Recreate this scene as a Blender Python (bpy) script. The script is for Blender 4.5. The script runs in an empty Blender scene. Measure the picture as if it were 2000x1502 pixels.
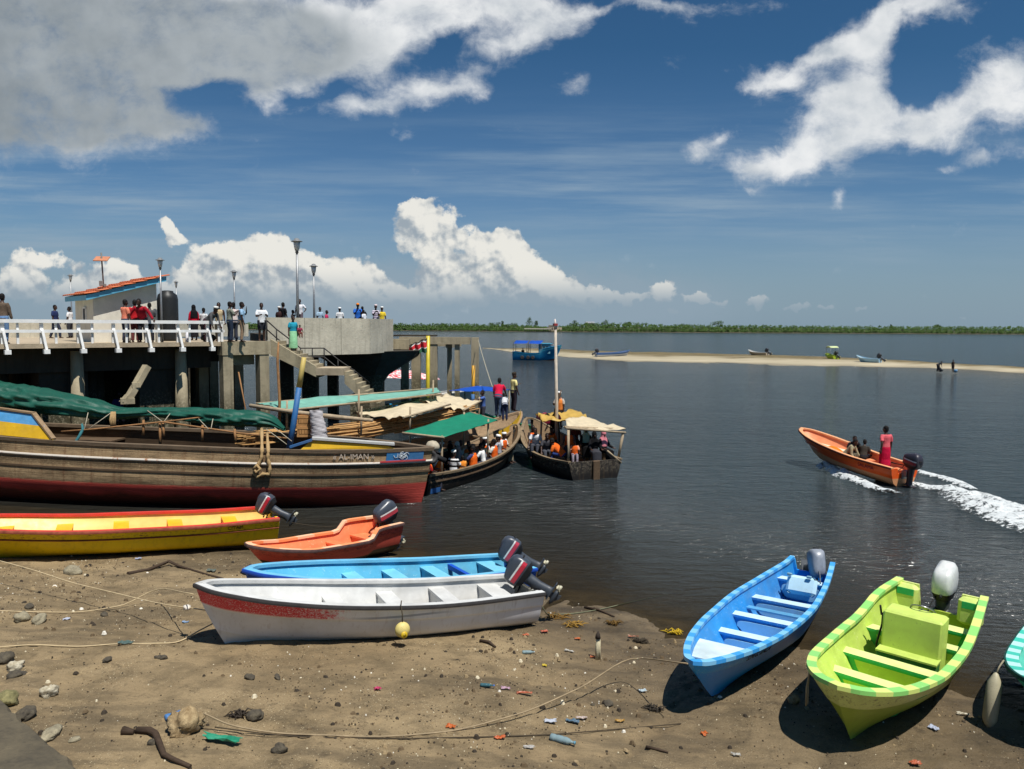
import bpy, bmesh, math, random
import numpy as np
from mathutils import Vector, Matrix, Euler
random.seed(7)
RNG = np.random.default_rng(11)
scene = bpy.context.scene
COL = scene.collection
pi = math.pi

# ------------------------------------------------------------------ camera model (world units: metres, water at z = 0)
FPX, CX, CY = 1557.0, 1000.0, 751.0
EYE = Vector((0.0, 0.0, 6.0))
PITCH, ROLL = math.atan(115.0 / FPX), math.radians(0.33)
_f = Vector((0, math.cos(PITCH), -math.sin(PITCH)))
_r0 = Vector((1, 0, 0)); _u0 = _r0.cross(_f)
_r = _r0 * math.cos(ROLL) + _u0 * math.sin(ROLL)
_u = -_r0 * math.sin(ROLL) + _u0 * math.cos(ROLL)

def ray(px, py):
    return _f + _r * ((px - CX) / FPX) - _u * ((py - CY) / FPX)
def G(px, py, z=0.0):
    """ground point: where the sight line of a photo pixel meets the level z"""
    d = ray(px, py); k = (z - EYE.z) / d.z
    return EYE + d * k
def D(px, py, Y):
    """point of the sight line at depth Y"""
    d = ray(px, py); return EYE + d * (Y / d.y)

# ------------------------------------------------------------------ maths helpers
def lerp(a, b, t): return a + (b - a) * t
def sstep(a, b, x):
    t = min(1.0, max(0.0, (x - a) / (b - a))); return t * t * (3 - 2 * t)
def curve(pts):
    """smooth monotone interpolation through (x, y) pairs"""
    xs = [p[0] for p in pts]; ys = [p[1] for p in pts]; n = len(xs)
    if n == 1: return lambda x: ys[0]
    h = [xs[i + 1] - xs[i] for i in range(n - 1)]
    d = [(ys[i + 1] - ys[i]) / h[i] for i in range(n - 1)]
    m = [0.0] * n
    m[0], m[-1] = d[0], d[-1]
    for i in range(1, n - 1):
        m[i] = 0.0 if d[i - 1] * d[i] <= 0 else 2 * d[i - 1] * d[i] / (d[i - 1] + d[i])
    def f(x):
        if x <= xs[0]: return ys[0]
        if x >= xs[-1]: return ys[-1]
        i = 0
        while x > xs[i + 1]: i += 1
        t = (x - xs[i]) / h[i]; t2, t3 = t * t, t * t * t
        return (2*t3 - 3*t2 + 1) * ys[i] + (t3 - 2*t2 + t) * h[i] * m[i] + (-2*t3 + 3*t2) * ys[i+1] + (t3 - t2) * h[i] * m[i+1]
    return f
def _hash(ix, iy, seed):
    n = (ix.astype(np.int64) * 374761393 + iy.astype(np.int64) * 668265263 + seed * 974634777) & 0xFFFFFFFF
    n = ((n ^ (n >> 13)) * 1274126177) & 0xFFFFFFFF
    n = n ^ (n >> 16)
    return (n & 0xFFFFFF) / float(0xFFFFFF)
def vnoise(x, y, seed=0):
    x = np.asarray(x, float); y = np.asarray(y, float)
    ix, iy = np.floor(x), np.floor(y); fx, fy = x - ix, y - iy
    fx = fx * fx * (3 - 2 * fx); fy = fy * fy * (3 - 2 * fy)
    a = _hash(ix, iy, seed); b = _hash(ix + 1, iy, seed); c = _hash(ix, iy + 1, seed); d = _hash(ix + 1, iy + 1, seed)
    return (a + (b - a) * fx) * (1 - fy) + (c + (d - c) * fx) * fy
def fbm(x, y, seed=0, oct=4, gain=0.5):
    s, a, t = 0.0, 1.0, 0.0
    for i in range(oct):
        s = s + a * vnoise(np.asarray(x) * 2 ** i, np.asarray(y) * 2 ** i, seed + i * 17); t += a; a *= gain
    return s / t

# ------------------------------------------------------------------ materials
def C(r, g, b):
    """sRGB 0-255 to linear"""
    f = lambda c: (c / 255 / 12.92) if c <= 10 else ((c / 255 + 0.055) / 1.055) ** 2.4
    return (f(r), f(g), f(b), 1.0)
class NT:
    def __init__(s, name):
        s.m = bpy.data.materials.new(name); s.m.use_nodes = True
        s.t = s.m.node_tree; s.b = s.t.nodes['Principled BSDF']
    def n(s, typ, **kw):
        nd = s.t.nodes.new(typ)
        for k, v in kw.items():
            if k in nd.inputs: nd.inputs[k].default_value = v
            else: setattr(nd, k, v)
        return nd
    def l(s, a, b): s.t.links.new(a, b)
    def math(s, op, a, b=None, c=None, clamp=False):
        nd = s.t.nodes.new('ShaderNodeMath'); nd.operation = op; nd.use_clamp = clamp
        for i, v in enumerate((a, b, c)):
            if v is None: continue
            if isinstance(v, (int, float)): nd.inputs[i].default_value = v
            else: s.l(v, nd.inputs[i])
        return nd.outputs[0]
    def mix(s, fac, a, b, mode='MIX'):
        nd = s.t.nodes.new('ShaderNodeMix'); nd.data_type = 'RGBA'; nd.blend_type = mode
        for sock, v in ((nd.inputs[0], fac), (nd.inputs[6], a), (nd.inputs[7], b)):
            if isinstance(v, (int, float)): sock.default_value = v
            elif isinstance(v, (tuple, list)): sock.default_value = tuple(v)
            else: s.l(v, sock)
        return nd.outputs[2]
    def mapr(s, v, a, b, c=0.0, d=1.0, smooth=False):
        nd = s.t.nodes.new('ShaderNodeMapRange'); nd.clamp = True
        if smooth: nd.interpolation_type = 'SMOOTHSTEP'
        s.l(v, nd.inputs[0])
        for i, q in enumerate((a, b, c, d)): nd.inputs[i + 1].default_value = q
        return nd.outputs[0]
    def noise(s, scale, detail=3, rough=0.55, vec=None, stretch=None, dist=0.0):
        nd = s.n('ShaderNodeTexNoise'); nd.inputs['Scale'].default_value = scale
        nd.inputs['Detail'].default_value = detail; nd.inputs['Roughness'].default_value = rough
        nd.inputs['Distortion'].default_value = dist
        if vec is None: vec = s.coord()
        if stretch:
            mp = s.n('ShaderNodeMapping'); mp.inputs['Scale'].default_value = stretch
            s.l(vec, mp.inputs['Vector']); vec = mp.outputs[0]
        s.l(vec, nd.inputs['Vector'])
        return nd.outputs[0]
    def coord(s, kind='Object'):
        if not hasattr(s, '_tc'): s._tc = s.n('ShaderNodeTexCoord')
        return s._tc.outputs[kind]
    def uv(s):
        if not hasattr(s, '_uv'):
            u = s.n('ShaderNodeUVMap'); u.uv_map = 'UVMap'
            sp = s.n('ShaderNodeSeparateXYZ'); s.l(u.outputs[0], sp.inputs[0]); s._uv = (sp.outputs[0], sp.outputs[1], u.outputs[0])
        return s._uv
    def sep(s, v):
        sp = s.n('ShaderNodeSeparateXYZ'); s.l(v, sp.inputs[0]); return sp.outputs
    def bump(s, h, strength=0.3, dist=0.02):
        b = s.n('ShaderNodeBump'); b.inputs['Strength'].default_value = strength; b.inputs['Distance'].default_value = dist
        s.l(h, b.inputs['Height']); s.l(b.outputs[0], s.b.inputs['Normal']); return b
    def col(s, v):
        if isinstance(v, (tuple, list)): s.b.inputs['Base Color'].default_value = tuple(v)
        else: s.l(v, s.b.inputs['Base Color'])
        return s
    def rough(s, v):
        if isinstance(v, (int, float)): s.b.inputs['Roughness'].default_value = v
        else: s.l(v, s.b.inputs['Roughness'])
        return s

def dark(c, k): return (c[0] * k, c[1] * k, c[2] * k, 1.0)
_MC = {}
def paint(name, col, worn=0.25, under=None, rough=0.4, scale=5.0, grime=0.25, spec=0.5):
    """brushed boat paint: blotches, rubbed-off chips and grime"""
    if name in _MC: return _MC[name]
    m = NT(name)
    a = m.noise(scale, 5, 0.6); b = m.noise(scale * 6, 4, 0.65); c = m.noise(1.3, 3)
    base = m.mix(m.mapr(a, 0.35, 0.7), dark(col, 0.86), col)
    base = m.mix(m.math('MULTIPLY', m.mapr(c, 0.45, 0.75), grime), base, dark((0.16, 0.13, 0.09), 1.0))
    if worn > 0:
        u = under or (0.35, 0.33, 0.29, 1)
        w = m.math('MULTIPLY', m.mapr(b, 0.66 - worn * 0.18, 0.72 - worn * 0.14), m.mapr(a, 0.42, 0.58))
        base = m.mix(m.math('MULTIPLY', w, 0.8), base, u)
    m.col(base); m.rough(m.mapr(a, 0.3, 0.7, rough - 0.08, rough + 0.15)); m.bump(b, 0.12, 0.01)
    m.b.inputs['Specular IOR Level'].default_value = spec
    _MC[name] = m.m; return m.m
def matte(name, col, var=0.2, rough=0.85, scale=8.0, bump=0.2, bscale=40):
    if name in _MC: return _MC[name]
    m = NT(name)
    a = m.noise(scale, 4, 0.6); b = m.noise(bscale, 3)
    m.col(m.mix(m.mapr(a, 0.3, 0.7), dark(col, 1 - var), dark(col, 1 + var * 0.5))); m.rough(rough)
    if bump: m.bump(b, bump, 0.01)
    m.b.inputs['Specular IOR Level'].default_value = 0.3
    _MC[name] = m.m; return m.m
def gloss(name, col, rough=0.25, metal=0.0):
    if name in _MC: return _MC[name]
    m = NT(name); a = m.noise(14, 4)
    m.col(m.mix(m.mapr(a, 0.35, 0.7), dark(col, 0.85), col)); m.rough(m.mapr(a, 0.3, 0.7, rough, rough + 0.15)); m.b.inputs['Metallic'].default_value = metal
    _MC[name] = m.m; return m.m
def wood(name, col, var=0.4, rough=0.8, along=(1, 14, 14), scale=1.5):
    if name in _MC: return _MC[name]
    m = NT(name)
    a = m.noise(scale, 6, 0.65, stretch=along); b = m.noise(3.0, 4, 0.6)
    c = m.mix(m.mapr(a, 0.3, 0.72), dark(col, 1 - var), dark(col, 1 + var * 0.6))
    c = m.mix(m.math('MULTIPLY', m.mapr(b, 0.45, 0.7), 0.5), c, dark(col, 0.5))
    m.col(c); m.rough(rough); m.bump(a, 0.35, 0.015); m.b.inputs['Specular IOR Level'].default_value = 0.25
    _MC[name] = m.m; return m.m

# ------------------------------------------------------------------ mesh building
class MB:
    def __init__(s): s.v = []; s.f = []; s.m = []; s.uv = {}; s.sm = []
    def add(s, vs, fs, mat=0, uvs=None, smooth=False):
        o = len(s.v); s.v += [tuple(p) for p in vs]
        for k, f in enumerate(fs):
            s.f.append(tuple(i + o for i in f)); s.m.append(mat if isinstance(mat, int) else mat[k]); s.sm.append(smooth)
        if uvs is not None:
            for i, u in enumerate(uvs): s.uv[o + i] = u
        return s
    def box(s, c, size, rot=None, mat=0, bev=0.0, taper=1.0):
        x, y, z = size[0] / 2, size[1] / 2, size[2] / 2
        if bev > 0:
            b = min(bev, x * 0.9, y * 0.9, z * 0.9); pts = []
            for zz, q in ((-z, b), (-z + b, 0), (z - b, 0), (z, b)):
                for sx, sy in ((-1, -1), (1, -1), (1, 1), (-1, 1)):
                    a1 = (sx * (x - q - b), sy * (y - q)); a2 = (sx * (x - q), sy * (y - q - b))
                    pr = (a1, a2) if sx * sy > 0 else (a2, a1)
                    # order counter-clockwise
                    pr = (a2, a1) if sx * sy > 0 else (a1, a2)
                    pts.append([Vector((p[0], p[1], zz)) for p in pr])
            ring = []
            for k in range(4):
                for j in range(4): ring += pts[k * 4 + j]
            vs = ring; fs = []
            for k in range(3):
                for j in range(8):
                    fs.append((k * 8 + j, k * 8 + (j + 1) % 8, (k + 1) * 8 + (j + 1) % 8, (k + 1) * 8 + j))
            fs.append(tuple(range(7, -1, -1))); fs.append(tuple(range(24, 32)))
        else:
            t = taper
            vs = [Vector(p) for p in ((-x, -y, -z), (x, -y, -z), (x, y, -z), (-x, y, -z), (-x*t, -y*t, z), (x*t, -y*t, z), (x*t, y*t, z), (-x*t, y*t, z))]
            fs = [(3, 2, 1, 0), (4, 5, 6, 7), (0, 1, 5, 4), (1, 2, 6, 5), (2, 3, 7, 6), (3, 0, 4, 7)]
        if rot is not None:
            R = rot if isinstance(rot, Matrix) else Euler(rot).to_matrix()
            vs = [R @ p for p in vs]
        c = Vector(c); return s.add([p + c for p in vs], fs, mat)
    def beam(s, a, b, w, h, mat=0, up=(0, 0, 1), bev=0.0):
        a, b = Vector(a), Vector(b); d = b - a; L = d.length; x = d / L
        u = Vector(up)
        if abs(x.dot(u)) > 0.99: u = Vector((1, 0, 0))
        y = u.cross(x).normalized(); z = x.cross(y)
        R = Matrix((x, y, z)).transposed()
        return s.box((a + b) / 2, (L, w, h), R, mat, bev)
    def tube(s, pts, r, n=8, mat=0, cap=True, smooth=True, flat=1.0):
        pts = [Vector(p) for p in pts]; N = len(pts)
        rs = r if isinstance(r, (list, tuple)) else [r] * N
        rings = []; up = None
        for i, p in enumerate(pts):
            t = (pts[min(i + 1, N - 1)] - pts[max(i - 1, 0)])
            if t.length < 1e-9: t = Vector((0, 0, 1))
            t.normalize()
            if up is None: up = Vector((0, 0, 1)) if abs(t.z) < 0.9 else Vector((1, 0, 0))
            x = up.cross(t)
            if x.length < 1e-6: x = Vector((1, 0, 0)).cross(t)
            x.normalize(); y = t.cross(x); up = y
            q = rs[i] if isinstance(rs[i], tuple) else (rs[i], rs[i] * flat)
            rings += [p + x * (q[0] * math.cos(2 * pi * k / n)) + y * (q[1] * math.sin(2 * pi * k / n)) for k in range(n)]
        fs = [(i * n + k, i * n + (k + 1) % n, (i + 1) * n + (k + 1) % n, (i + 1) * n + k) for i in range(N - 1) for k in range(n)]
        s.add(rings, fs, mat, smooth=smooth)
        if cap:
            o = len(s.v) - len(rings)
            s.f.append(tuple(o + k for k in range(n - 1, -1, -1))); s.m.append(mat); s.sm.append(False)
            s.f.append(tuple(o + (N - 1) * n + k for k in range(n))); s.m.append(mat); s.sm.append(False)
        return s
    def lathe(s, prof, n=16, mat=0, c=(0, 0, 0), R=None, smooth=True, sx=1.0, sy=1.0):
        vs = []; c = Vector(c)
        for r, z in prof:
            for k in range(n):
                p = Vector((r * math.cos(2 * pi * k / n) * sx, r * math.sin(2 * pi * k / n) * sy, z))
                vs.append((R @ p if R else p) + c)
        N = len(prof)
        fs = [(i * n + k, i * n + (k + 1) % n, (i + 1) * n + (k + 1) % n, (i + 1) * n + k) for i in range(N - 1) for k in range(n)]
        fs.append(tuple(range(n - 1, -1, -1))); fs.append(tuple((N - 1) * n + k for k in range(n)))
        return s.add(vs, fs, mat, smooth=smooth)
    def ball(s, c, r, n=10, m=7, mat=0, R=None, jit=0.0, rnd=random):
        r = r if isinstance(r, (tuple, list)) else (r, r, r); c = Vector(c); vs = []; fs = []
        vs.append(Vector((0, 0, -r[2])))
        for i in range(1, m):
            a = -pi / 2 + pi * i / m
            for k in range(n):
                q = 1 + (rnd.uniform(-jit, jit) if jit else 0)
                vs.append(Vector((r[0] * math.cos(a) * math.cos(2*pi*k/n), r[1] * math.cos(a) * math.sin(2*pi*k/n), r[2] * math.sin(a))) * q)
        vs.append(Vector((0, 0, r[2])))
        for k in range(n): fs.append((0, 1 + (k + 1) % n, 1 + k))
        for i in range(m - 2):
            for k in range(n): fs.append((1 + i*n + k, 1 + i*n + (k+1) % n, 1 + (i+1)*n + (k+1) % n, 1 + (i+1)*n + k))
        T = len(vs) - 1; b = 1 + (m - 2) * n
        for k in range(n): fs.append((b + k, b + (k + 1) % n, T))
        return s.add([(R @ p if R else p) + c for p in vs], fs, mat, smooth=True)
    def prism(s, poly, a, b, mat=0, R=None, c=(0, 0, 0)):
        """polygon in (x, z), extruded along y from a to b"""
        n = len(poly); c = Vector(c)
        vs = [Vector((p[0], a, p[1])) for p in poly] + [Vector((p[0], b, p[1])) for p in poly]
        fs = [tuple(range(n)), tuple(range(2 * n - 1, n - 1, -1))] + [((i + 1) % n, i, n + i, n + (i + 1) % n) for i in range(n)]
        return s.add([(R @ p if R else p) + c for p in vs], fs, mat)
    def sheet(s, grid, mat=0, thick=0.0, smooth=True, uvs=None):
        """grid[i][j] of points"""
        a, b = len(grid), len(grid[0]); vs = [p for row in grid for p in row]
        fs = [(i*b + j, i*b + j + 1, (i+1)*b + j + 1, (i+1)*b + j) for i in range(a - 1) for j in range(b - 1)]
        if thick:
            n = len(vs); vs = [Vector(p) for p in vs]; vs += [p - Vector((0, 0, thick)) for p in vs]
            fs += [tuple(n + q for q in reversed(f)) for f in fs[:]]
            rim = [j for j in range(b)] + [i*b + b - 1 for i in range(1, a)] + [(a-1)*b + j for j in range(b - 2, -1, -1)] + [i*b for i in range(a - 2, 0, -1)]
            for k in range(len(rim)):
                p, q = rim[k], rim[(k + 1) % len(rim)]; fs.append((q, p, n + p, n + q))
        return s.add(vs, fs, mat, smooth=smooth, uvs=uvs)
    def build(s, name, mats, parent=None, loc=None, matrix=None):
        me = bpy.data.meshes.new(name); me.from_pydata(s.v, [], s.f)
        if not isinstance(mats, (list, tuple)): mats = [mats]
        for m in mats: me.materials.append(m)
        me.polygons.foreach_set('material_index', s.m); me.polygons.foreach_set('use_smooth', s.sm)
        if s.uv:
            uvl = me.uv_layers.new(name='UVMap'); li = np.zeros(len(me.loops), dtype=np.int32)
            me.loops.foreach_get('vertex_index', li)
            arr = np.array([s.uv.get(i, (0, 0)) for i in range(len(s.v))], dtype=np.float32)
            uvl.data.foreach_set('uv', arr[li].ravel())
        me.update()
        o = bpy.data.objects.new(name, me); COL.objects.link(o)
        if parent is not None: o.parent = parent
        if loc is not None: o.location = loc
        return o
def empty(name, loc=(0, 0, 0), rot=(0, 0, 0)):
    o = bpy.data.objects.new(name, None); o.empty_display_size = 0.2; COL.objects.link(o)
    o.location = loc; o.rotation_euler = rot; return o
def tag(o, label=None, cat=None, group=None, kind=None):
    if label: o['label'] = label
    if cat: o['category'] = cat
    if group: o['group'] = group
    if kind: o['kind'] = kind
    return o
def copy_tree(o, parent=None):
    c = o.copy(); COL.objects.link(c); c.parent = parent
    for ch in [x for x in bpy.data.objects if x.parent == o]: copy_tree(ch, c)
    return c
def text_mesh(name, body, size, mat, parent, M, extrude=0.002):
    cu = bpy.data.curves.new(name, 'FONT'); cu.body = body; cu.size = size; cu.extrude = extrude; cu.align_x = 'CENTER'; cu.align_y = 'CENTER'
    tmp = bpy.data.objects.new(name + '_tmp', cu); COL.objects.link(tmp)
    bpy.context.view_layer.update()
    me = bpy.data.meshes.new_from_object(tmp.evaluated_get(bpy.context.evaluated_depsgraph_get()))
    bpy.data.objects.remove(tmp); me.materials.clear(); me.materials.append(mat)
    o = bpy.data.objects.new(name, me); COL.objects.link(o); o.parent = parent; o.matrix_local = M; return o
def sag(a, b, s=0.1, n=10):
    a, b = Vector(a), Vector(b)
    return [a.lerp(b, k / n) - Vector((0, 0, s * 4 * (k / n) * (1 - k / n))) for k in range(n + 1)]

cam_d = bpy.data.cameras.new('camera'); cam = bpy.data.objects.new('camera', cam_d); COL.objects.link(cam)
cam_d.sensor_width = 36.0; cam_d.lens = 36.0 * FPX / 2000.0; cam_d.clip_start = 0.1; cam_d.clip_end = 20000
cam.matrix_world = Matrix.Translation(EYE) @ Matrix((_r, _u, -_f)).transposed().to_4x4()
scene.camera = cam
scene.view_settings.view_transform = 'Standard'; scene.view_settings.look = 'None'
scene.view_settings.exposure = 0.25; scene.view_settings.gamma = 1.0
scene.cycles.use_denoising = True
scene.cycles.max_bounces = 6; scene.cycles.transparent_max_bounces = 12
scene.cycles.caustics_reflective = False; scene.cycles.caustics_refractive = False
# ------------------------------------------------------------------ sun and sky
SUN_DIR = Vector((0.24, -0.33, 0.912)).normalized()
sun_d = bpy.data.lights.new('sun', 'SUN'); sun_d.energy = 4.8; sun_d.angle = math.radians(0.5); sun_d.color = (1.0, 0.965, 0.90)
sun = bpy.data.objects.new('sun', sun_d); COL.objects.link(sun)
sun.rotation_euler = SUN_DIR.to_track_quat('Z', 'Y').to_euler(); sun.location = (0, 0, 60)

def make_world():
    w = bpy.data.worlds.new('World'); scene.world = w; w.use_nodes = True
    t = w.node_tree; t.nodes.clear()
    N = lambda typ: t.nodes.new(typ)
    L = t.links.new
    out = N('ShaderNodeOutputWorld'); bg = N('ShaderNodeBackground'); L(bg.outputs[0], out.inputs[0]); bg.inputs[1].default_value = 0.10
    sky = N('ShaderNodeTexSky'); sky.sky_type = 'NISHITA'; sky.sun_disc = False
    sky.sun_elevation = math.asin(SUN_DIR.z); sky.sun_rotation = math.atan2(SUN_DIR.x, SUN_DIR.y)
    sky.air_density = 1.0; sky.dust_density = 0.6; sky.ozone_density = 2.2; sky.altitude = 0
    tc = N('ShaderNodeTexCoord')
    def M(op, a, b=None, c=None, clamp=False, tree=t):
        nd = tree.nodes.new('ShaderNodeMath'); nd.operation = op; nd.use_clamp = clamp
        for i, v in enumerate((a, b, c)):
            if v is None: continue
            if isinstance(v, (int, float)): nd.inputs[i].default_value = v
            else: tree.links.new(v, nd.inputs[i])
        return nd.outputs[0]
    def V(op, a, b=None, scale=None, tree=t):
        nd = tree.nodes.new('ShaderNodeVectorMath'); nd.operation = op
        for i, v in enumerate((a, b)):
            if v is None: continue
            if isinstance(v, tuple): nd.inputs[i].default_value = v
            else: tree.links.new(v, nd.inputs[i])
        if scale is not None:
            if isinstance(scale, (int, float)): nd.inputs['Scale'].default_value = scale
            else: tree.links.new(scale, nd.inputs['Scale'])
        return nd.outputs[0] if op not in ('LENGTH', 'DOT_PRODUCT') else nd.outputs['Value']
    def mix(f, a, b, mode='MIX'):
        nd = N('ShaderNodeMix'); nd.data_type = 'RGBA'; nd.blend_type = mode
        for sck, v in ((nd.inputs[0], f), (nd.inputs[6], a), (nd.inputs[7], b)):
            if isinstance(v, (int, float)): sck.default_value = v
            elif isinstance(v, tuple): sck.default_value = v
            else: L(v, sck)
        return nd.outputs[2]
    def mapr(v, a, b, c=0.0, d=1.0, smooth=True):
        nd = N('ShaderNodeMapRange'); nd.clamp = True
        if smooth: nd.interpolation_type = 'SMOOTHSTEP'
        L(v, nd.inputs[0])
        for i, q in enumerate((a, b, c, d)): nd.inputs[i + 1].default_value = q
        return nd.outputs[0]
    def noise(vec, scale, detail=6, rough=0.6, stretch=None, tree=t):
        nd = tree.nodes.new('ShaderNodeTexNoise'); nd.inputs['Scale'].default_value = scale; nd.inputs['Detail'].default_value = detail; nd.inputs['Roughness'].default_value = rough
        if stretch:
            mp = tree.nodes.new('ShaderNodeMapping'); mp.inputs['Scale'].default_value = stretch; tree.links.new(vec, mp.inputs[0]); vec = mp.outputs[0]
        tree.links.new(vec, nd.inputs['Vector']); return nd.outputs
    sp = N('ShaderNodeSeparateXYZ'); L(tc.outputs['Generated'], sp.inputs[0])
    yy = M('MAXIMUM', sp.outputs[1], 0.02)
    u, v = M('DIVIDE', sp.outputs[0], yy), M('DIVIDE', sp.outputs[2], yy)
    cb = N('ShaderNodeCombineXYZ'); L(u, cb.inputs[0]); L(v, cb.inputs[1]); P = cb.outputs[0]
    front = mapr(sp.outputs[1], 0.25, 0.5)
    def group(name, ells):
        g = bpy.data.node_groups.new(name, 'ShaderNodeTree')
        g.interface.new_socket('p', in_out='INPUT', socket_type='NodeSocketVector')
        g.interface.new_socket('F', in_out='OUTPUT', socket_type='NodeSocketFloat')
        gi = g.nodes.new('NodeGroupInput'); go = g.nodes.new('NodeGroupOutput'); last = None
        for (px, py, rx, ry, an, s) in ells:
            s = s * (1.65 if rx < 40 else 1.45 if rx < 70 else 1.1); rx, ry = rx * 1.12, ry * 1.12
            d = ray(px, py); c = (d.x / d.y, d.z / d.y)
            mp = g.nodes.new('ShaderNodeMapping'); mp.vector_type = 'TEXTURE'
            mp.inputs['Location'].default_value = (c[0], c[1], 0); mp.inputs['Rotation'].default_value = (0, 0, -math.radians(an))
            mp.inputs['Scale'].default_value = (rx / FPX, ry / FPX, 1)
            if last is None: g.links.new(gi.outputs[0], mp.inputs[0])
            else:   # a negligible link to the previous term keeps the evaluation sequential
                ma = g.nodes.new('ShaderNodeVectorMath'); ma.operation = 'MULTIPLY_ADD'; g.links.new(last, ma.inputs[0]); ma.inputs[1].default_value = (1e-7, 1e-7, 1e-7)
                g.links.new(gi.outputs[0], ma.inputs[2]); g.links.new(ma.outputs[0], mp.inputs[0])
            r2 = V('DOT_PRODUCT', mp.outputs[0], mp.outputs[0], tree=g)
            ex = M('EXPONENT', M('MULTIPLY', r2, -1.9, tree=g), tree=g)
            last = M('MULTIPLY', ex, s, tree=g) if last is None else M('MULTIPLY_ADD', ex, s, last, tree=g)
        g.links.new(last, go.inputs[0]); return g
    def use(g, vec):
        nd = N('ShaderNodeGroup'); nd.node_tree = g; L(vec, nd.inputs[0]); return nd.outputs[0]
    HIGH = [(100, 60, 420, 130, 0, 1.2), (40, 190, 300, 90, -2, 1.2), (240, 225, 150, 52, 4, 1.0), (330, 258, 90, 26, 0, .7), (470, 70, 300, 95, 6, 1.1), (560, 130, 80, 60, 0, .7), (690, 60, 200, 75, -6, 1.0), (800, 25, 200, 62, -6, .9), (950, 25, 160, 60, -6, .8), (1080, 45, 100, 50, -20, .7), (1000, 92, 60, 30, -20, .55), (410, 195, 85, 36, -12, -1.1), (470, 235, 70, 30, 0, -.5), (640, 185, 110, 24, -10, -.5), (860, 100, 90, 26, -24, -.4),
            (1250, 2, 260, 18, -2, .7), (520, 206, 40, 32, 0, .62), (735, 200, 90, 44, -10, .62), (860, 168, 110, 34, -14, .75), (940, 158, 50, 24, -14, .4), (785, 268, 48, 20, -12, .42), (1116, 155, 30, 28, -30, .40), (680, 225, 60, 26, -8, .4),
            (1500, 135, 62, 34, -12, .65), (1590, 118, 100, 38, -20, .8), (1690, 75, 120, 42, -26, .85), (1800, 25, 130, 44, -24, .9), (1880, 45, 60, 26, -20, .4), (1690, 150, 40, 60, 15, .5), (1650, 205, 90, 60, -20, 1.0), (1720, 245, 130, 60, -4, .9), (1830, 255, 130, 56, 0, .8), (1900, 210, 110, 60, -16, .8), (1980, 190, 70, 90, -30, .8), (1790, 170, 70, 46, 0, -.8),
            (1600, 290, 120, 50, -22, .9), (1460, 328, 75, 30, -8, .65), (1530, 312, 80, 40, -10, .7), (1352, 312, 56, 30, -32, .62), (1930, 322, 66, 20, -14, .5), (1850, 337, 36, 12, -20, .35), (1645, 395, 30, 20, -40, .42), (1465, 372, 26, 12, 0, .3), (1990, 130, 36, 60, 20, .5), (1650, 335, 36, 50, 0, .4), (1400, 275, 30, 14, -40, .3)]
    CUM = [(150, 560, 190, 40, 0, .4), (60, 585, 120, 26, 0, .4), (330, 585, 160, 30, 0, .45), (470, 565, 130, 36, 0, .45), (560, 590, 160, 26, 0, .4), (720, 585, 130, 28, 0, .45), (850, 565, 90, 40, 0, .3), (930, 545, 110, 40, 10, .4), (1060, 580, 120, 24, 0, .45), (1180, 590, 110, 16, 0, .4), (808, 410, 34, 38, 0, .9), (838, 448, 52, 50, 0, 1.0), (900, 490, 92, 56, 20, 1.1), (985, 482, 52, 52, 0, 1.0), (1010, 520, 95, 46, 18, 1.0), (1078, 548, 78, 30, 12, .9), (960, 545, 170, 40, 5, .7),
           (428, 495, 62, 26, 12, .9), (520, 492, 60, 44, 0, 1.0), (560, 520, 100, 42, 12, 1.0), (470, 535, 120, 40, 0, .8), (640, 530, 76, 40, 0, .95), (690, 545, 86, 36, 0, .9), (610, 570, 190, 38, 0, .7), (326, 440, 24, 18, 40, .6), (340, 465, 24, 26, 30, .5), (90, 505, 105, 24, 6, .8), (30, 545, 76, 34, 0, .75), (240, 535, 52, 34, 0, .85), (200, 570, 120, 30, 0, .6), (380, 555, 60, 34, 0, .8),
           (770, 580, 96, 26, 0, .7), (880, 578, 80, 20, 0, .7), (1000, 568, 70, 26, 0, .75), (1130, 575, 60, 20, 0, .75), (1215, 582, 60, 14, 0, .7), (1292, 568, 34, 26, 0, .75), (1365, 580, 32, 13, 0, .8), (1412, 585, 20, 9, 0, .6), (1412, 598, 24, 8, 0, .5), (1478, 587, 28, 11, 0, .75), (1480, 600, 14, 6, 0, .5), (1553, 599, 34, 11, -8, .75), (1610, 601, 24, 7, 0, .65), (1683, 605, 18, 6, 0, .6), (1880, 619, 14, 5, 0, .5), (1315, 609, 20, 7, 0, .5)]
    GREY = [(0, 170, 420, 210, 0, 1.3), (330, 70, 480, 120, 8, 1.2), (540, 50, 200, 80, 4, .6), (250, 240, 200, 60, 0, .9), (520, 130, 120, 60, 0, .7)]
    HAZEB = [(560, 600, 900, 110, 0, 1.0), (1050, 590, 420, 70, 0, .9)]
    gH, gC, gG, gZ = group('high_cloud_field', HIGH), group('cumulus_field', CUM), group('grey_field', GREY), group('haze_field', HAZEB)
    # domain warp
    def warp(p, scale, amt, detail=5, stretch=None):
        n = noise(p, scale, detail, 0.62, stretch)[1]
        return V('ADD', p, V('SCALE', V('SUBTRACT', n, (0.5, 0.5, 0.5)), scale=amt))
    pH = warp(warp(P, 6, 0.085, 2), 20, 0.035, 6)
    fH = use(gH, pH)
    nH = noise(warp(P, 9, 0.03, 2), 13, 7, 0.64, (1, 1.5, 1))[0]; nH2 = noise(P, 7, 5, 0.6)[0]
    nH3 = noise(pH, 42, 5, 0.65, (1, 1.3, 1))[0]
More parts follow.
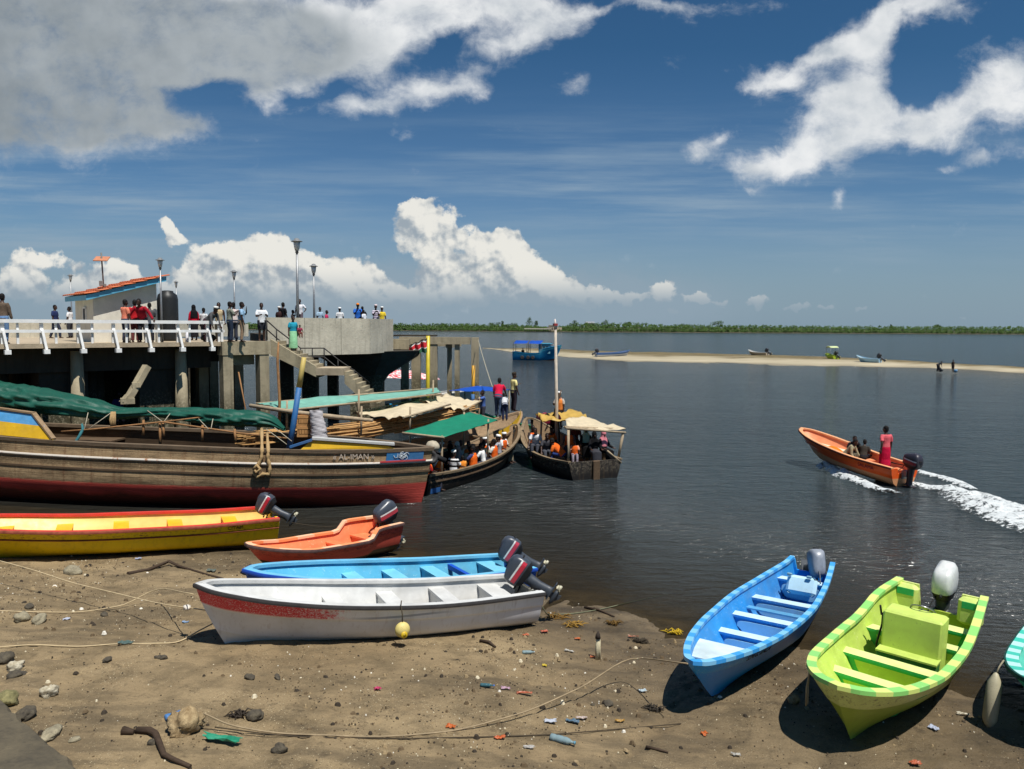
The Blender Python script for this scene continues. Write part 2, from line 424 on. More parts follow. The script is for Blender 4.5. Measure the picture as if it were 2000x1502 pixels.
    dH = M('ADD', M('SUBTRACT', M('MINIMUM', M('MULTIPLY_ADD', use(gG, pH), 0.35, fH), 1.25), 0.50), M('ADD', M('ADD', M('MULTIPLY', M('SUBTRACT', nH, 0.5), 1.75), M('MULTIPLY', M('SUBTRACT', nH3, 0.5), 0.75)), M('MULTIPLY', M('SUBTRACT', nH2, 0.5), 0.5)))
    aH = mapr(dH, -0.30, 0.92)
    pC = warp(warp(P, 26, 0.026, 3), 80, 0.014, 5)
    fC = use(gC, pC)
    nC = noise(P, 60, 8, 0.6)[0]
    nC2 = noise(P, 17, 3, 0.5)[0]
    dC = M('ADD', M('SUBTRACT', M('MINIMUM', fC, 1.0), 0.50), M('ADD', M('MULTIPLY', M('SUBTRACT', nC, 0.5), 1.2), M('MULTIPLY', M('SUBTRACT', nC2, 0.5), 1.9)))
    aC = M('MULTIPLY', mapr(dC, -0.06, 0.26), mapr(fC, 0.06, 0.20))
    # relief of the puffs: light comes from the upper right
    def relief(scale, off, detail, k):
        a = noise(P, scale, detail, 0.55)[0]; b = noise(V('ADD', P, off), scale, detail, 0.55)[0]
        return M('MULTIPLY', M('SUBTRACT', a, b), k)
    rC = M('ADD', M('ADD', relief(20, (0.008, 0.016, 0), 3, 2.4), relief(50, (0.003, 0.006, 0), 4, 1.6)), M('MULTIPLY', M('SUBTRACT', fC, use(gC, V('ADD', pC, (0.006, 0.014, 0)))), 0.45))
    rH = M('ADD', relief(7, (0.02, 0.03, 0), 3, 1.0), relief(22, (0.006, 0.012, 0), 4, 0.5))
    # colours
    K = lambda r, g, b: tuple(c / 0.123 for c in C(r, g, b)[:3]) + (1.0,)
    hs = N('ShaderNodeHueSaturation'); hs.inputs['Saturation'].default_value = 1.0; hs.inputs['Value'].default_value = 1.0; L(sky.outputs[0], hs.inputs['Color']); hs.inputs['Value'].default_value = 0.81
    skyc = mix(1.0, hs.outputs[0], mix(mapr(v, 0.0, 0.34, smooth=False), (0.56, 0.68, 0.84, 1), (0.24, 0.47, 0.62, 1)), 'MULTIPLY')
    # thin veil of high cirrus, stretched level
    ci = noise(P, 5, 7, 0.62, (0.55, 7.5, 1))[0]; ci2 = noise(P, 1.6, 3, 0.5, (0.8, 2.5, 1))[0]
    band = M('MULTIPLY', mapr(v, 0.03, 0.09), mapr(v, 0.30, 0.14))
    veil = M('MULTIPLY', M('MULTIPLY', mapr(ci, 0.36, 0.75), mapr(ci2, 0.3, 0.6)), band)
    c0 = mix(M('MULTIPLY', veil, 0.95), skyc, K(150, 172, 190))
    c0 = mix(mapr(v, 0.17, 0.0, 0.0, 0.80), c0, K(134, 158, 176))
    hz = M('MULTIPLY', mapr(M('ADD', use(gZ, pC), M('MULTIPLY', M('SUBTRACT', nH2, 0.5), 0.6)), 0.15, 1.0), 0.8)
    c1 = mix(M('MULTIPLY', hz, front), c0, K(146, 165, 180))
    litC = M('ADD', 0.70, rC)
    colC = mix(mapr(litC, 0.2, 1.05), K(158, 170, 180), K(240, 238, 230))
    lowC = mapr(v, 0.018, 0.075)
    colC = mix(lowC, K(150, 167, 180), colC)
    c2 = mix(M('MULTIPLY', M('MULTIPLY', aC, front), mapr(v, 0.005, 0.05, 0.45, 0.96)), c1, colC)
    pG = warp(P, 5, 0.09, 4)
    gm = mapr(M('ADD', use(gG, pG), M('MULTIPLY', M('SUBTRACT', nH2, 0.5), 0.5)), 0.30, 1.15)
    litH = M('ADD', 0.70, rH)
    colH = mix(mapr(litH, 0.15, 1.0), K(172, 184, 194), K(246, 247, 247))
    greyc = mix(mapr(M('ADD', M('MULTIPLY_ADD', rH, 0.45, 0.62), M('MULTIPLY', u, 0.45)), -0.05, 0.75), K(108, 119, 126), K(186, 193, 197))
    colH = mix(gm, colH, greyc)
    c3 = mix(M('MULTIPLY', M('MULTIPLY', aH, front), 0.96), c2, colH)
    L(c3, bg.inputs[0])
    try: w.cycles.sampling_method = 'NONE'
    except Exception: pass
make_world()

# ------------------------------------------------------------------ shoreline and ground
WL = [(-60, 27), (-30, 25.5), (-16, 24.2), (-9, 22.2), (-7, 21.2), (-2.9, 20.2), (-0.5, 18.6), (0.85, 17.6), (3, 16), (3.6, 15.1), (5.2, 14.4), (7, 12.6), (9, 11), (14, 8), (24, 1), (60, -30)]
def shore_dist(x, y):
    """signed distance to the waterline, positive on the land side (towards the camera)"""
    x = np.asarray(x, float); y = np.asarray(y, float); best = np.full(x.shape, 1e9); sgn = np.ones(x.shape)
    for (ax, ay), (bx, by) in zip(WL[:-1], WL[1:]):
        dx, dy = bx - ax, by - ay; L2 = dx * dx + dy * dy
        t = np.clip(((x - ax) * dx + (y - ay) * dy) / L2, 0, 1); qx, qy = ax + t * dx, ay + t * dy
        d = np.hypot(x - qx, y - qy); cr = dx * (y - ay) - dy * (x - ax)
        m = d < best; best = np.where(m, d, best); sgn = np.where(m, np.where(cr > 0, -1.0, 1.0), sgn)
    return best * sgn
def ground_h(x, y, fine=True):
    s = shore_dist(x, y)
    s = s + (fbm(np.asarray(x) * 0.5, np.asarray(y) * 0.5, 3, 3) - 0.5) * 1.3
    xx = np.asarray(x, float); e = np.clip((xx + 1.0) / 4.0, 0, 1); slope = 0.093 - 0.04 * e * e * (3 - 2 * e)
    h = np.where(s > 0, slope * s + 0.01 * np.minimum(s, 1), 0.075 * s)
    h = np.maximum(h, -2.2); h = np.where(h > 0.75, 0.75 + (h - 0.75) * 0.5, h)
    if fine:
        k = np.clip((s + 1.0) / 2.0, 0, 1)
        h = h + k * ((fbm(np.asarray(x) * 1.2, np.asarray(y) * 1.2, 8, 4) - 0.5) * 0.07 + (fbm(np.asarray(x) * 6, np.asarray(y) * 6, 21, 3) - 0.5) * 0.03)
        # tidal runnels: thin channels wandering down the beach
        w = np.abs(fbm(np.asarray(x) * 0.35 + np.asarray(y) * 0.22, np.asarray(y) * 1.1 - np.asarray(x) * 0.42, 31, 4) - 0.5)
        h = h - k * 0.028 * np.exp(-(w / 0.012) ** 2)
    return h
def gz(x, y): return float(ground_h(np.array([x]), np.array([y]))[0])
def on_ground(px, py):
    p = G(px, py, 0.25)
    for _ in range(4): p = G(px, py, gz(p.x, p.y))
    return p

def axis(segs):
    out = [segs[0][0]]
    for a, b, st in segs:
        n = max(1, int(round((b - a) / st))); out += [a + (b - a) * (i + 1) / n for i in range(n)]
    return np.array(out)
def grid_mesh(name, xs, ys, zf, mat, attr=None):
    X, Y = np.meshgrid(xs, ys); Z = zf(X, Y); nx, ny = len(xs), len(ys)
    co = np.stack([X, Y, Z], -1).reshape(-1, 3)
    i = np.arange(nx * ny).reshape(ny, nx)
    q = np.stack([i[:-1, :-1], i[:-1, 1:], i[1:, 1:], i[1:, :-1]], -1).reshape(-1, 4)
    me = bpy.data.meshes.new(name); me.vertices.add(len(co)); me.vertices.foreach_set('co', co.ravel())
    me.loops.add(q.size); me.loops.foreach_set('vertex_index', q.ravel().astype(np.int32)); me.polygons.add(len(q))
    me.polygons.foreach_set('loop_start', np.arange(0, q.size, 4, dtype=np.int32)); me.update(calc_edges=True)
    me.polygons.foreach_set('use_smooth', np.ones(len(q), bool)); me.materials.append(mat)
    if attr:
        for k, f in attr.items():
            a = me.attributes.new(k, 'FLOAT', 'POINT'); a.data.foreach_set('value', f(X, Y).ravel().astype(np.float32))
    o = bpy.data.objects.new(name, me); COL.objects.link(o); return o

def sand_material():
    m = NT('beach_mud')
    at = m.n('ShaderNodeAttribute'); at.attribute_name = 'height'; H = at.outputs['Fac']
    P = m.coord('Object')
    big = m.noise(0.35, 5, 0.6); mid = m.noise(1.6, 6, 0.65); fine = m.noise(16, 5, 0.7); grit = m.noise(70, 3, 0.7)
    streak = m.noise(0.55, 5, 0.62, stretch=(0.55, 2.4, 1))
    base = m.mix(m.mapr(big, 0.33, 0.68), C(134, 115, 86), C(158, 138, 105))
    base = m.mix(m.mapr(mid, 0.45, 0.72), base, C(104, 90, 67))
    base = m.mix(m.math('MULTIPLY', m.mapr(streak, 0.52, 0.62), 0.6), base, C(88, 77, 60))
    base = m.mix(m.math('MULTIPLY', m.mapr(grit, 0.55, 0.70), 0.6), base, C(70, 60, 45))
    base = m.mix(m.math('MULTIPLY', m.mapr(fine, 0.60, 0.76), 0.5), base, C(156, 138, 104))
    # shell grit: small pale and dark cells, in patches
    vo = m.n('ShaderNodeTexVoronoi'); vo.inputs['Scale'].default_value = 42; m.l(P, vo.inputs['Vector'])
    sel = m.sep(vo.outputs['Color'])[0]
    patch = m.mapr(m.noise(0.9, 5, 0.7), 0.44, 0.60)
    base = m.mix(m.math('MULTIPLY', m.mapr(m.noise(3.4, 5, 0.75), 0.56, 0.66), 0.5), base, C(74, 64, 49))
    dot = m.math('MULTIPLY', m.mapr(vo.outputs['Distance'], 0.34, 0.22), m.math('MULTIPLY', m.mapr(sel, 0.80, 0.82), patch))
    base = m.mix(m.math('MULTIPLY', dot, 0.8), base, C(205, 190, 155))
    dot2 = m.math('MULTIPLY', m.mapr(vo.outputs['Distance'], 0.4, 0.28), m.math('MULTIPLY', m.mapr(sel, 0.2, 0.18), patch))
    base = m.mix(m.math('MULTIPLY', dot2, 0.75), base, C(60, 51, 38))
    damp = m.noise(0.28, 5, 0.68, stretch=(0.7, 1.5, 1)); base = m.mix(m.math('MULTIPLY', m.mapr(damp, 0.50, 0.64), 0.42), base, C(84, 73, 56))
    # wet margin
    wn = m.math('ADD', H, m.math('MULTIPLY', m.math('SUBTRACT', mid, 0.5), 0.09))
    wet = m.mapr(wn, 0.38, 0.06, smooth=True)
    wetc = m.mix(0.85, base, m.mix(1.0, base, (0.46, 0.46, 0.48, 1), 'MULTIPLY'))
    base = m.mix(wet, base, wetc)
    m.col(base); m.rough(m.math('SUBTRACT', m.mapr(fine, 0.3, 0.7, 0.78, 0.95), m.math('MULTIPLY', wet, 0.32)))
    m.b.inputs['Specular IOR Level'].default_value = 0.25
    hb = m.math('ADD', m.math('MULTIPLY', fine, 0.8), m.math('ADD', m.math('MULTIPLY', grit, 0.4), m.math('MULTIPLY', mid, 0.8)))
    m.bump(hb, 0.8, 0.05)
    return m.m
SAND = sand_material()
gxs = axis([(-3000, -200, 400), (-200, -40, 20), (-40, -14, 1.0), (-14, 12.5, 0.07), (12.5, 40, 1.0), (40, 200, 20), (200, 3000, 400)])
gys = axis([(-1500, -40, 300), (-40, 4, 3), (4, 8, 0.5), (8, 21.5, 0.07), (21.5, 60, 1.0), (60, 200, 20), (200, 4000, 400)])
def ground_prints(X, Y):
    """the beach with trails of footprints and keel furrows pressed into it"""
    Z = ground_h(X, Y); r = np.random.default_rng(12); near = (X > -14) & (X < 12.5) & (Y > 8) & (Y < 21.5); xs_, ys_ = X[near], Y[near]; dz = np.zeros(xs_.shape)
    for (x0, y0, x1, y1) in ((-9.5, 9.5, -5.5, 12.2), (-8, 16.8, -1, 13.2), (-1, 13.0, 2.2, 11.2), (-3, 9.2, 1.8, 14.6), (-11, 14.5, -6.5, 11.5), (1.0, 9.4, 3.2, 13.2), (-6, 10.4, 0.5, 9.8), (3.6, 9.6, 6.2, 10.4), (-2.5, 12.4, -7.5, 12.9), (-10.5, 12.2, -7.2, 15.6)):
        L = math.hypot(x1 - x0, y1 - y0); n = int(L / .33); dx, dy = (x1 - x0) / L, (y1 - y0) / L
        for k in range(n):
            s = (-1) ** k * .11 + r.normal(0, .04); cx, cy = x0 + dx * k * .33 - dy * s, y0 + dy * k * .33 + dx * s
            u, v = (xs_ - cx) * dx + (ys_ - cy) * dy, -(xs_ - cx) * dy + (ys_ - cy) * dx; q = (u / .13) ** 2 + (v / .065) ** 2; m = q < 6
            dz[m] += -.030 * np.exp(-q[m]) + .011 * np.exp(-((np.sqrt(q[m]) - 1.5) / .45) ** 2)
    for (x0, y0, x1, y1, d) in ((.1, 15.6, 1.3, 17.6, .05), (-5.6, 12.4, -8.5, 10.8, .03), (2.5, 11.6, 1.2, 9.6, .035), (4.6, 10.9, 3.5, 9.4, .035)):
        L = math.hypot(x1 - x0, y1 - y0); dx, dy = (x1 - x0) / L, (y1 - y0) / L; u, v = (xs_ - x0) * dx + (ys_ - y0) * dy, -(xs_ - x0) * dy + (ys_ - y0) * dx; w = np.clip(u / .4, 0, 1) * np.clip((L - u) / .8, 0, 1); dz += w * (-d * np.exp(-(v / .10) ** 2) + d * .4 * np.exp(-((np.abs(v) - .22) / .08) ** 2))
    Z[near] += dz; return Z
ground = grid_mesh('ground', gxs, gys, ground_prints, SAND, {'height': lambda X, Y: ground_h(X, Y, False)})
tag(ground, kind='structure')

# the sandbar: outline in (x, y) with its own low crown
bar_near = [(940, 682), (960, 685), (1000, 694), (1100, 706), (1150, 711), (1220, 717), (1320, 722), (1480, 726), (1640, 729.5), (1800, 732.5), (1900, 733), (2000, 736), (2200, 741)]
bar_far = [(940, 679), (960, 679), (1000, 680), (1100, 683.5), (1200, 687), (1300, 689), (1400, 691.5), (1500, 694), (1600, 698), (1700, 703.5), (1800, 711), (1900, 716), (2000, 720.5), (2200, 730)]
def bar_mesh():
    nf = curve([(G(*p).x, G(*p).y) for p in bar_near]); ff = curve([(G(*p).x, G(*p).y) for p in bar_far])
    x0, x1 = G(*bar_near[0]).x, G(*bar_near[-1]).x; mb = []
    NX, NY = 160, 46
    co = []; hh = []
    for i in range(NX):
        x = lerp(G(*bar_near[0]).x, x1, i / (NX - 1)); a, b = nf(x), ff(x)
        e = sstep(-8.5, 4, x)
        w = (fbm(x * .12, 3.3, 5, 4) - .5) * 7; mid = (a + b) / 2 + w * .2
        a = lerp(mid, a, e) - 2.0; b = lerp(mid, max(b, a + 3), e) + 3.0
        for j in range(NY):
            t = j / (NY - 1); y = lerp(a, b, t)
            q = 1 - abs(2 * t ** 2.0 - 1) ** 2.4
            z = -0.35 + 0.80 * q * (0.55 + 0.45 * e) + (float(fbm(x * .25, y * .12, 9, 4)) - .5) * 0.32
            co.append((x, y, z)); hh.append(t)
    fs = [(i*NY + j, (i+1)*NY + j, (i+1)*NY + j + 1, i*NY + j + 1) for i in range(NX - 1) for j in range(NY - 1)]
    m = NT('sandbar_sand'); P = m.coord('Object'); z = m.sep(P)[2]
    uvx, uvy, _ = m.uv()
    n = m.noise(0.16, 5, 0.6, stretch=(0.5, 1.4, 1)); n2 = m.noise(1.2, 4)
    sandc = m.mix(m.mapr(n, 0.35, 0.65), C(150, 139, 113), C(178, 166, 140))
    weed = m.mix(m.mapr(n2, 0.35, 0.65), C(84, 76, 48), C(116, 100, 64))
    far = m.mapr(m.math('ADD', uvy, m.math('MULTIPLY', m.math('SUBTRACT', n, 0.5), 0.5)), 0.49, 0.62)
    near = m.mapr(m.math('ADD', uvy, m.math('MULTIPLY', m.math('SUBTRACT', n, 0.5), 0.3)), 0.20, 0.13)
    wet = m.mapr(z, 0.1, 0.02)
    c = m.mix(far, sandc, weed); c = m.mix(m.math('MULTIPLY', near, 0.75), c, weed)
    c = m.mix(m.math('MULTIPLY', wet, 0.55), c, C(84, 80, 66)); m.col(c); m.rough(0.9); m.bump(n2, 0.4, 0.1)
    o = MB().add(co, fs, 0, [(k // NY, h) for k, h in enumerate(hh)], True).build('sandbar', m.m); tag(o, kind='structure')
    return nf, ff
BAR_N, BAR_F = bar_mesh()

def water_material():
    m = NT('sea_water'); t = m.t
    at = m.n('ShaderNodeAttribute'); at.attribute_name = 'depth'; dep = at.outputs['Fac']
    P = m.coord('Object')
    w1 = m.noise(1.0, 3, 0.55, stretch=(0.5, 1.2, 1), dist=0.6); w2 = m.noise(3.6, 4, 0.65, stretch=(0.5, 1.1, 1), dist=0.8); w3 = m.noise(0.16, 3, 0.5, stretch=(0.6, 1.2, 1))
    calm = m.mapr(dep, 0.0, 1.2, 0.35, 1.0)
    w4 = m.noise(1.9, 2, 0.5, stretch=(0.42, 1.25, 1), dist=0.9); w1 = m.math('ADD', w1, m.math('MULTIPLY', w4, 0.9))
    hgt = m.math('ADD', m.math('ADD', m.math('MULTIPLY', w1, 1.0), m.math('MULTIPLY', w2, 0.95)), m.math('MULTIPLY', w3, 2.0))
    b = m.bump(hgt, 1.0, 0.60); m.l(m.math('MULTIPLY', calm, 1.0), b.inputs['Strength'])
    patch = m.noise(0.03, 4, 0.6, stretch=(0.4, 1.5, 1))
    deep = m.mix(m.mapr(patch, 0.35, 0.65), C(38, 47, 51), C(49, 58, 62))
    col = m.mix(m.mapr(dep, 0.05, 1.1), C(54, 52, 46), deep)
    m.col(col); m.rough(0.12); m.b.inputs['IOR'].default_value = 1.33; m.b.inputs['Specular IOR Level'].default_value = 0.36
    # the shallows let the bed show through
    tr = m.n('ShaderNodeBsdfTransparent'); tr.inputs[0].default_value = (0.60, 0.58, 0.52, 1); mx = m.n('ShaderNodeMixShader')
    al = m.math('SUBTRACT', 1.0, m.math('POWER', 2.718, m.math('MULTIPLY', m.math('MAXIMUM', dep, 0.0), -5.5)), clamp=True)
    m.l(m.math('MAXIMUM', al, 0.12), mx.inputs[0]); m.l(tr.outputs[0], mx.inputs[1]); m.l(m.b.outputs[0], mx.inputs[2])
    out = [n for n in t.nodes if n.type == 'OUTPUT_MATERIAL'][0]; m.l(mx.outputs[0], out.inputs[0])
    return m.m
wxs = axis([(-6000, -400, 800), (-400, -40, 40), (-40, 40, 0.5), (40, 400, 40), (400, 6000, 800)])
wys = axis([(-60, 4, 16), (4, 34, 0.4), (34, 60, 3), (60, 400, 40), (400, 900, 100), (900, 12900, 1500)])
water = grid_mesh('water', wxs, wys, lambda X, Y: X * 0.0, water_material(), {'depth': lambda X, Y: -ground_h(X, Y, False)})
tag(water, kind='structure')
# ------------------------------------------------------------------ boats: a lofted open hull
class Hull:
    """local frame: x from the stern (0) to the bow (L), y to port, z up from the keel line"""
    def __init__(s, L, beam, sheer, keel=((0, 0), (.8, 0), (.92, .02), (1, .12)), breadth=None, mid=None, bow=None, rake=0.5, floor=0.2, th=0.05, nT=46, step=None, tw=0.62, endx=0.72, ns=0.45):
        s.L, s.B = L, beam; s.sheer, s.keel = curve(sheer), curve(keel)
        s.breadth = curve(breadth or [(0, .80), (.25, .95), (.45, 1.0), (.65, .95), (.8, .80), (.9, .58), (.96, .36), (1, 0.0)])
        s.mid = curve(mid or [(0, 0), (.12, .42), (.3, .76), (.6, .90), (1, 1)]); s.bow = curve(bow or [(0, .02), (.3, .22), (.6, .52), (.85, .84), (1, 1)])
        s.rake, s.floor, s.th, s.step = rake, floor, th, step
        s.bt = curve([(ns, 0), (.8, .6), (1, 1)])
        a = [i / (nT - 1) for i in range(nT)]
        s.ts = [1 - (1 - q) ** 1.9 if endx is None else (lerp(q, 1 - (1 - q) ** 2.6, 0.75)) for q in a]; s.ts[-1] = 1.0
        s.vs = [0, .04, .1, .18, .28, .4, .52, .64, .74, .82, .9, 1.0]
        if step: s.vs = sorted(set([v for v in s.vs if abs(v - step[0]) > .03] + [step[0] - .012, step[0] + .012]))
    def yf(s, t, v):
        b = s.bt(t); y = lerp(s.mid(v), s.bow(v), b)
        if s.step and v > s.step[0]: y *= 1 + s.step[1]
        return y
    def O(s, t, v, side=1):
        k, h = s.keel(t), s.sheer(t); z = lerp(k, h, v)
        y = s.B / 2 * s.breadth(t) * s.yf(t, v)
        x = s.L * t - s.rake * (1 - v) ** 1.25 * sstep(.45, 1.0, t)
        return Vector((x, side * y, z))
    def I(s, t, v, side=1):
        tt = t * (1 - s.th * 1.3 / s.L * sstep(.6, 1, t)); p = s.O(tt, v, 1); y = max(0.0, p.y - s.th)
        return Vector((p.x - s.th * 0.8 * sstep(.8, 1, t), side * y, p.z))
    def v_at(s, t, z):
        k, h = s.keel(t), s.sheer(t); return (z - k) / (h - k)
    def half(s, t, z): return max(0.02, s.I(t, min(1, max(0, s.v_at(t, z)))).y)
    def outside(s):
        mb = MB()
        for side in (1, -1):
            co = []; uv = []
            for t in s.ts:
                for v in s.vs: p = s.O(t, v, side); co.append(p); uv.append((t * s.L, v))
            n = len(s.vs); fs = []
            for i in range(len(s.ts) - 1):
                for j in range(n - 1):
                    f = (i*n + j, (i+1)*n + j, (i+1)*n + j + 1, i*n + j + 1); fs.append(f if side < 0 else f[::-1])
            mb.add(co, fs, 0, uv, True)
        return mb
    def inside(s, deck=None):
        mb = MB()
        for side in (1, -1):
            co = []; uv = []; m = 9
            for t in s.ts:
                fl = max(s.floor, s.keel(t) + .06); v0 = min(.8, s.v_at(t, fl))
                for j in range(m):
                    v = lerp(v0, 1.0, j / (m - 1)); co.append(s.I(t, v, side)); uv.append((t * s.L, j / (m - 1)))
                p = s.I(t, v0, side); co.append(Vector((p.x, 0, p.z))); uv.append((t * s.L, 0))
            n = m + 1; fs = []
            for i in range(len(s.ts) - 1):
                for j in range(m - 1):
                    f = (i*n + j, (i+1)*n + j, (i+1)*n + j + 1, i*n + j + 1); fs.append(f if side > 0 else f[::-1])
                f = (i*n + m, (i+1)*n + m, (i+1)*n, i*n); fs.append(f if side > 0 else f[::-1])
            mb.add(co, fs, 0, uv, True)
        return mb
    def edge(s, v=1.0, t0=0.0, dz=0.0, out=0.0):
        """rim line: from the port quarter round the bow to the starboard quarter"""
        ts = [t for t in s.ts if t >= t0 - 1e-6]
        a = [s.O(t, v, 1) for t in ts]; b = [s.O(t, v, -1) for t in ts[::-1]]
        if (a[-1] - b[0]).length < 1e-3: b = b[1:]
        p = [q + Vector((0, 0, dz)) for q in a + b]
        return s.offset(p, out) if out else p
    @staticmethod
    def normals(p):
        out = []
        for i in range(len(p)):
            t = p[min(i + 1, len(p) - 1)] - p[max(i - 1, 0)]; n = Vector((t.y, -t.x, 0)) * -1
            n = n.normalized() if n.length > 1e-9 else Vector((1, 0, 0)); out.append(n)
        return [ -n for n in out]
    def offset(s, p, d):
        n = s.normals(p); c = Vector((s.L * .4, 0, 0)); return [q + (m if m.dot(q - c) > 0 else -m) * d for q, m in zip(p, n)]
    def strip(s, prof, v=1.0, t0=0.0, mat=0, mb=None, dz=0.0, ut=True):
        """sweeps a closed profile [(outward, up)] along the rim"""
        mb = mb or MB(); p = s.edge(v, t0, dz); c = Vector((s.L * .4, 0, 0))
        ns = [m if m.dot(q - c) > 0 else -m for q, m in zip(p, s.normals(p))]
        k = len(prof); co = []; uv = []; acc = 0
        for i, (q, m) in enumerate(zip(p, ns)):
            if i: acc += (q - p[i - 1]).length
            for (o, u) in prof: co.append(q + m * o + Vector((0, 0, u))); uv.append((acc, o))
        fs = [(i*k + j, i*k + (j+1) % k, (i+1)*k + (j+1) % k, (i+1)*k + j) for i in range(len(p) - 1) for j in range(k)]
        fs.append(tuple(range(k))); fs.append(tuple((len(p) - 1) * k + j for j in range(k - 1, -1, -1)))
        return mb.add(co, fs, mat, uv)
    def transom(s, notch=0.0, nw=0.32, th=0.06, t=0.0, v0=0.0):
        """stern board with a low place in its middle for the motor"""
        vs = [v for v in s.vs if v >= v0]; half = [s.O(t, v, 1) for v in vs]; out = [(p.y, p.z) for p in half]
        top = out[-1]; poly = [(-y, z) for y, z in out[::-1]][:-1] + out  # starboard top .. keel .. port top
        w = min(nw, top[0] * .8)
        if notch > 0: poly += [(w + .05, top[1]), (w, top[1] - notch), (-w, top[1] - notch), (-w - .05, top[1])]
        x = half[0].x; mb = MB(); n = len(poly)
        # fan from the centre line so that the notch stays open
        a = [Vector((x - .004, y, z)) for y, z in poly]; b = [Vector((x + th, y, z)) for y, z in poly]
        mb.add(a + b, [tuple(range(n)), tuple(range(2*n - 1, n - 1, -1))] + [((i+1) % n, i, n + i, n + (i+1) % n) for i in range(n)], 0, [(p.y, (p.z - s.keel(0)) / (s.sheer(0) - s.keel(0))) for p in a + b])
        return mb
    def bench(s, t, z, w=0.28, th=0.045, riser=True, mat_top=0, mat_side=1, hole=None, mat_hole=2, tilt=0.0, inset=0.0):
        """seat across the boat; riser panels close it down to the floor"""
        mb = MB(); x = s.L * t; t2 = (x + w) / s.L
        h1, h2 = s.half(t, z) - inset, s.half(min(t2, .985), z) - inset
        for (z0, z1, m) in ((z - th, z, mat_top),):
            vs = [(x, -h1, z0), (x + w, -h2, z0), (x + w, h2, z0), (x, h1, z0), (x, -h1, z1), (x + w, -h2, z1), (x + w, h2, z1), (x, h1, z1)]
            mb.add(vs, [(3, 2, 1, 0), (4, 5, 6, 7)], m); mb.add(vs, [(0, 1, 5, 4), (1, 2, 6, 5), (2, 3, 7, 6), (3, 0, 4, 7)], mat_side)
        if riser:
            for (xx, hh, fl) in ((x + .03, h1, 1), (x + w - .03, h2, -1)):
                zf = s.floor; g = lambda zz: max(.02, min(s.half(xx / s.L, zz) + .005, s.B))
                rows = [zf, lerp(zf, z, .35), lerp(zf, z, .7), z - th]
                n = 12
                grid = []
                for zz in rows: grid.append([Vector((xx, lerp(-g(zz), g(zz), q / n), zz)) for q in range(n + 1)])
                fs = []; co = [p for r in grid for p in r]
                for i in range(3):
                    for j in range(n):
                        if hole and i in hole[1] and hole[0][0] <= j < hole[0][1]: continue
                        fs.append((i*(n+1) + j, i*(n+1) + j + 1, (i+1)*(n+1) + j + 1, (i+1)*(n+1) + j))
                mb.add(co, fs, mat_side)
        return mb

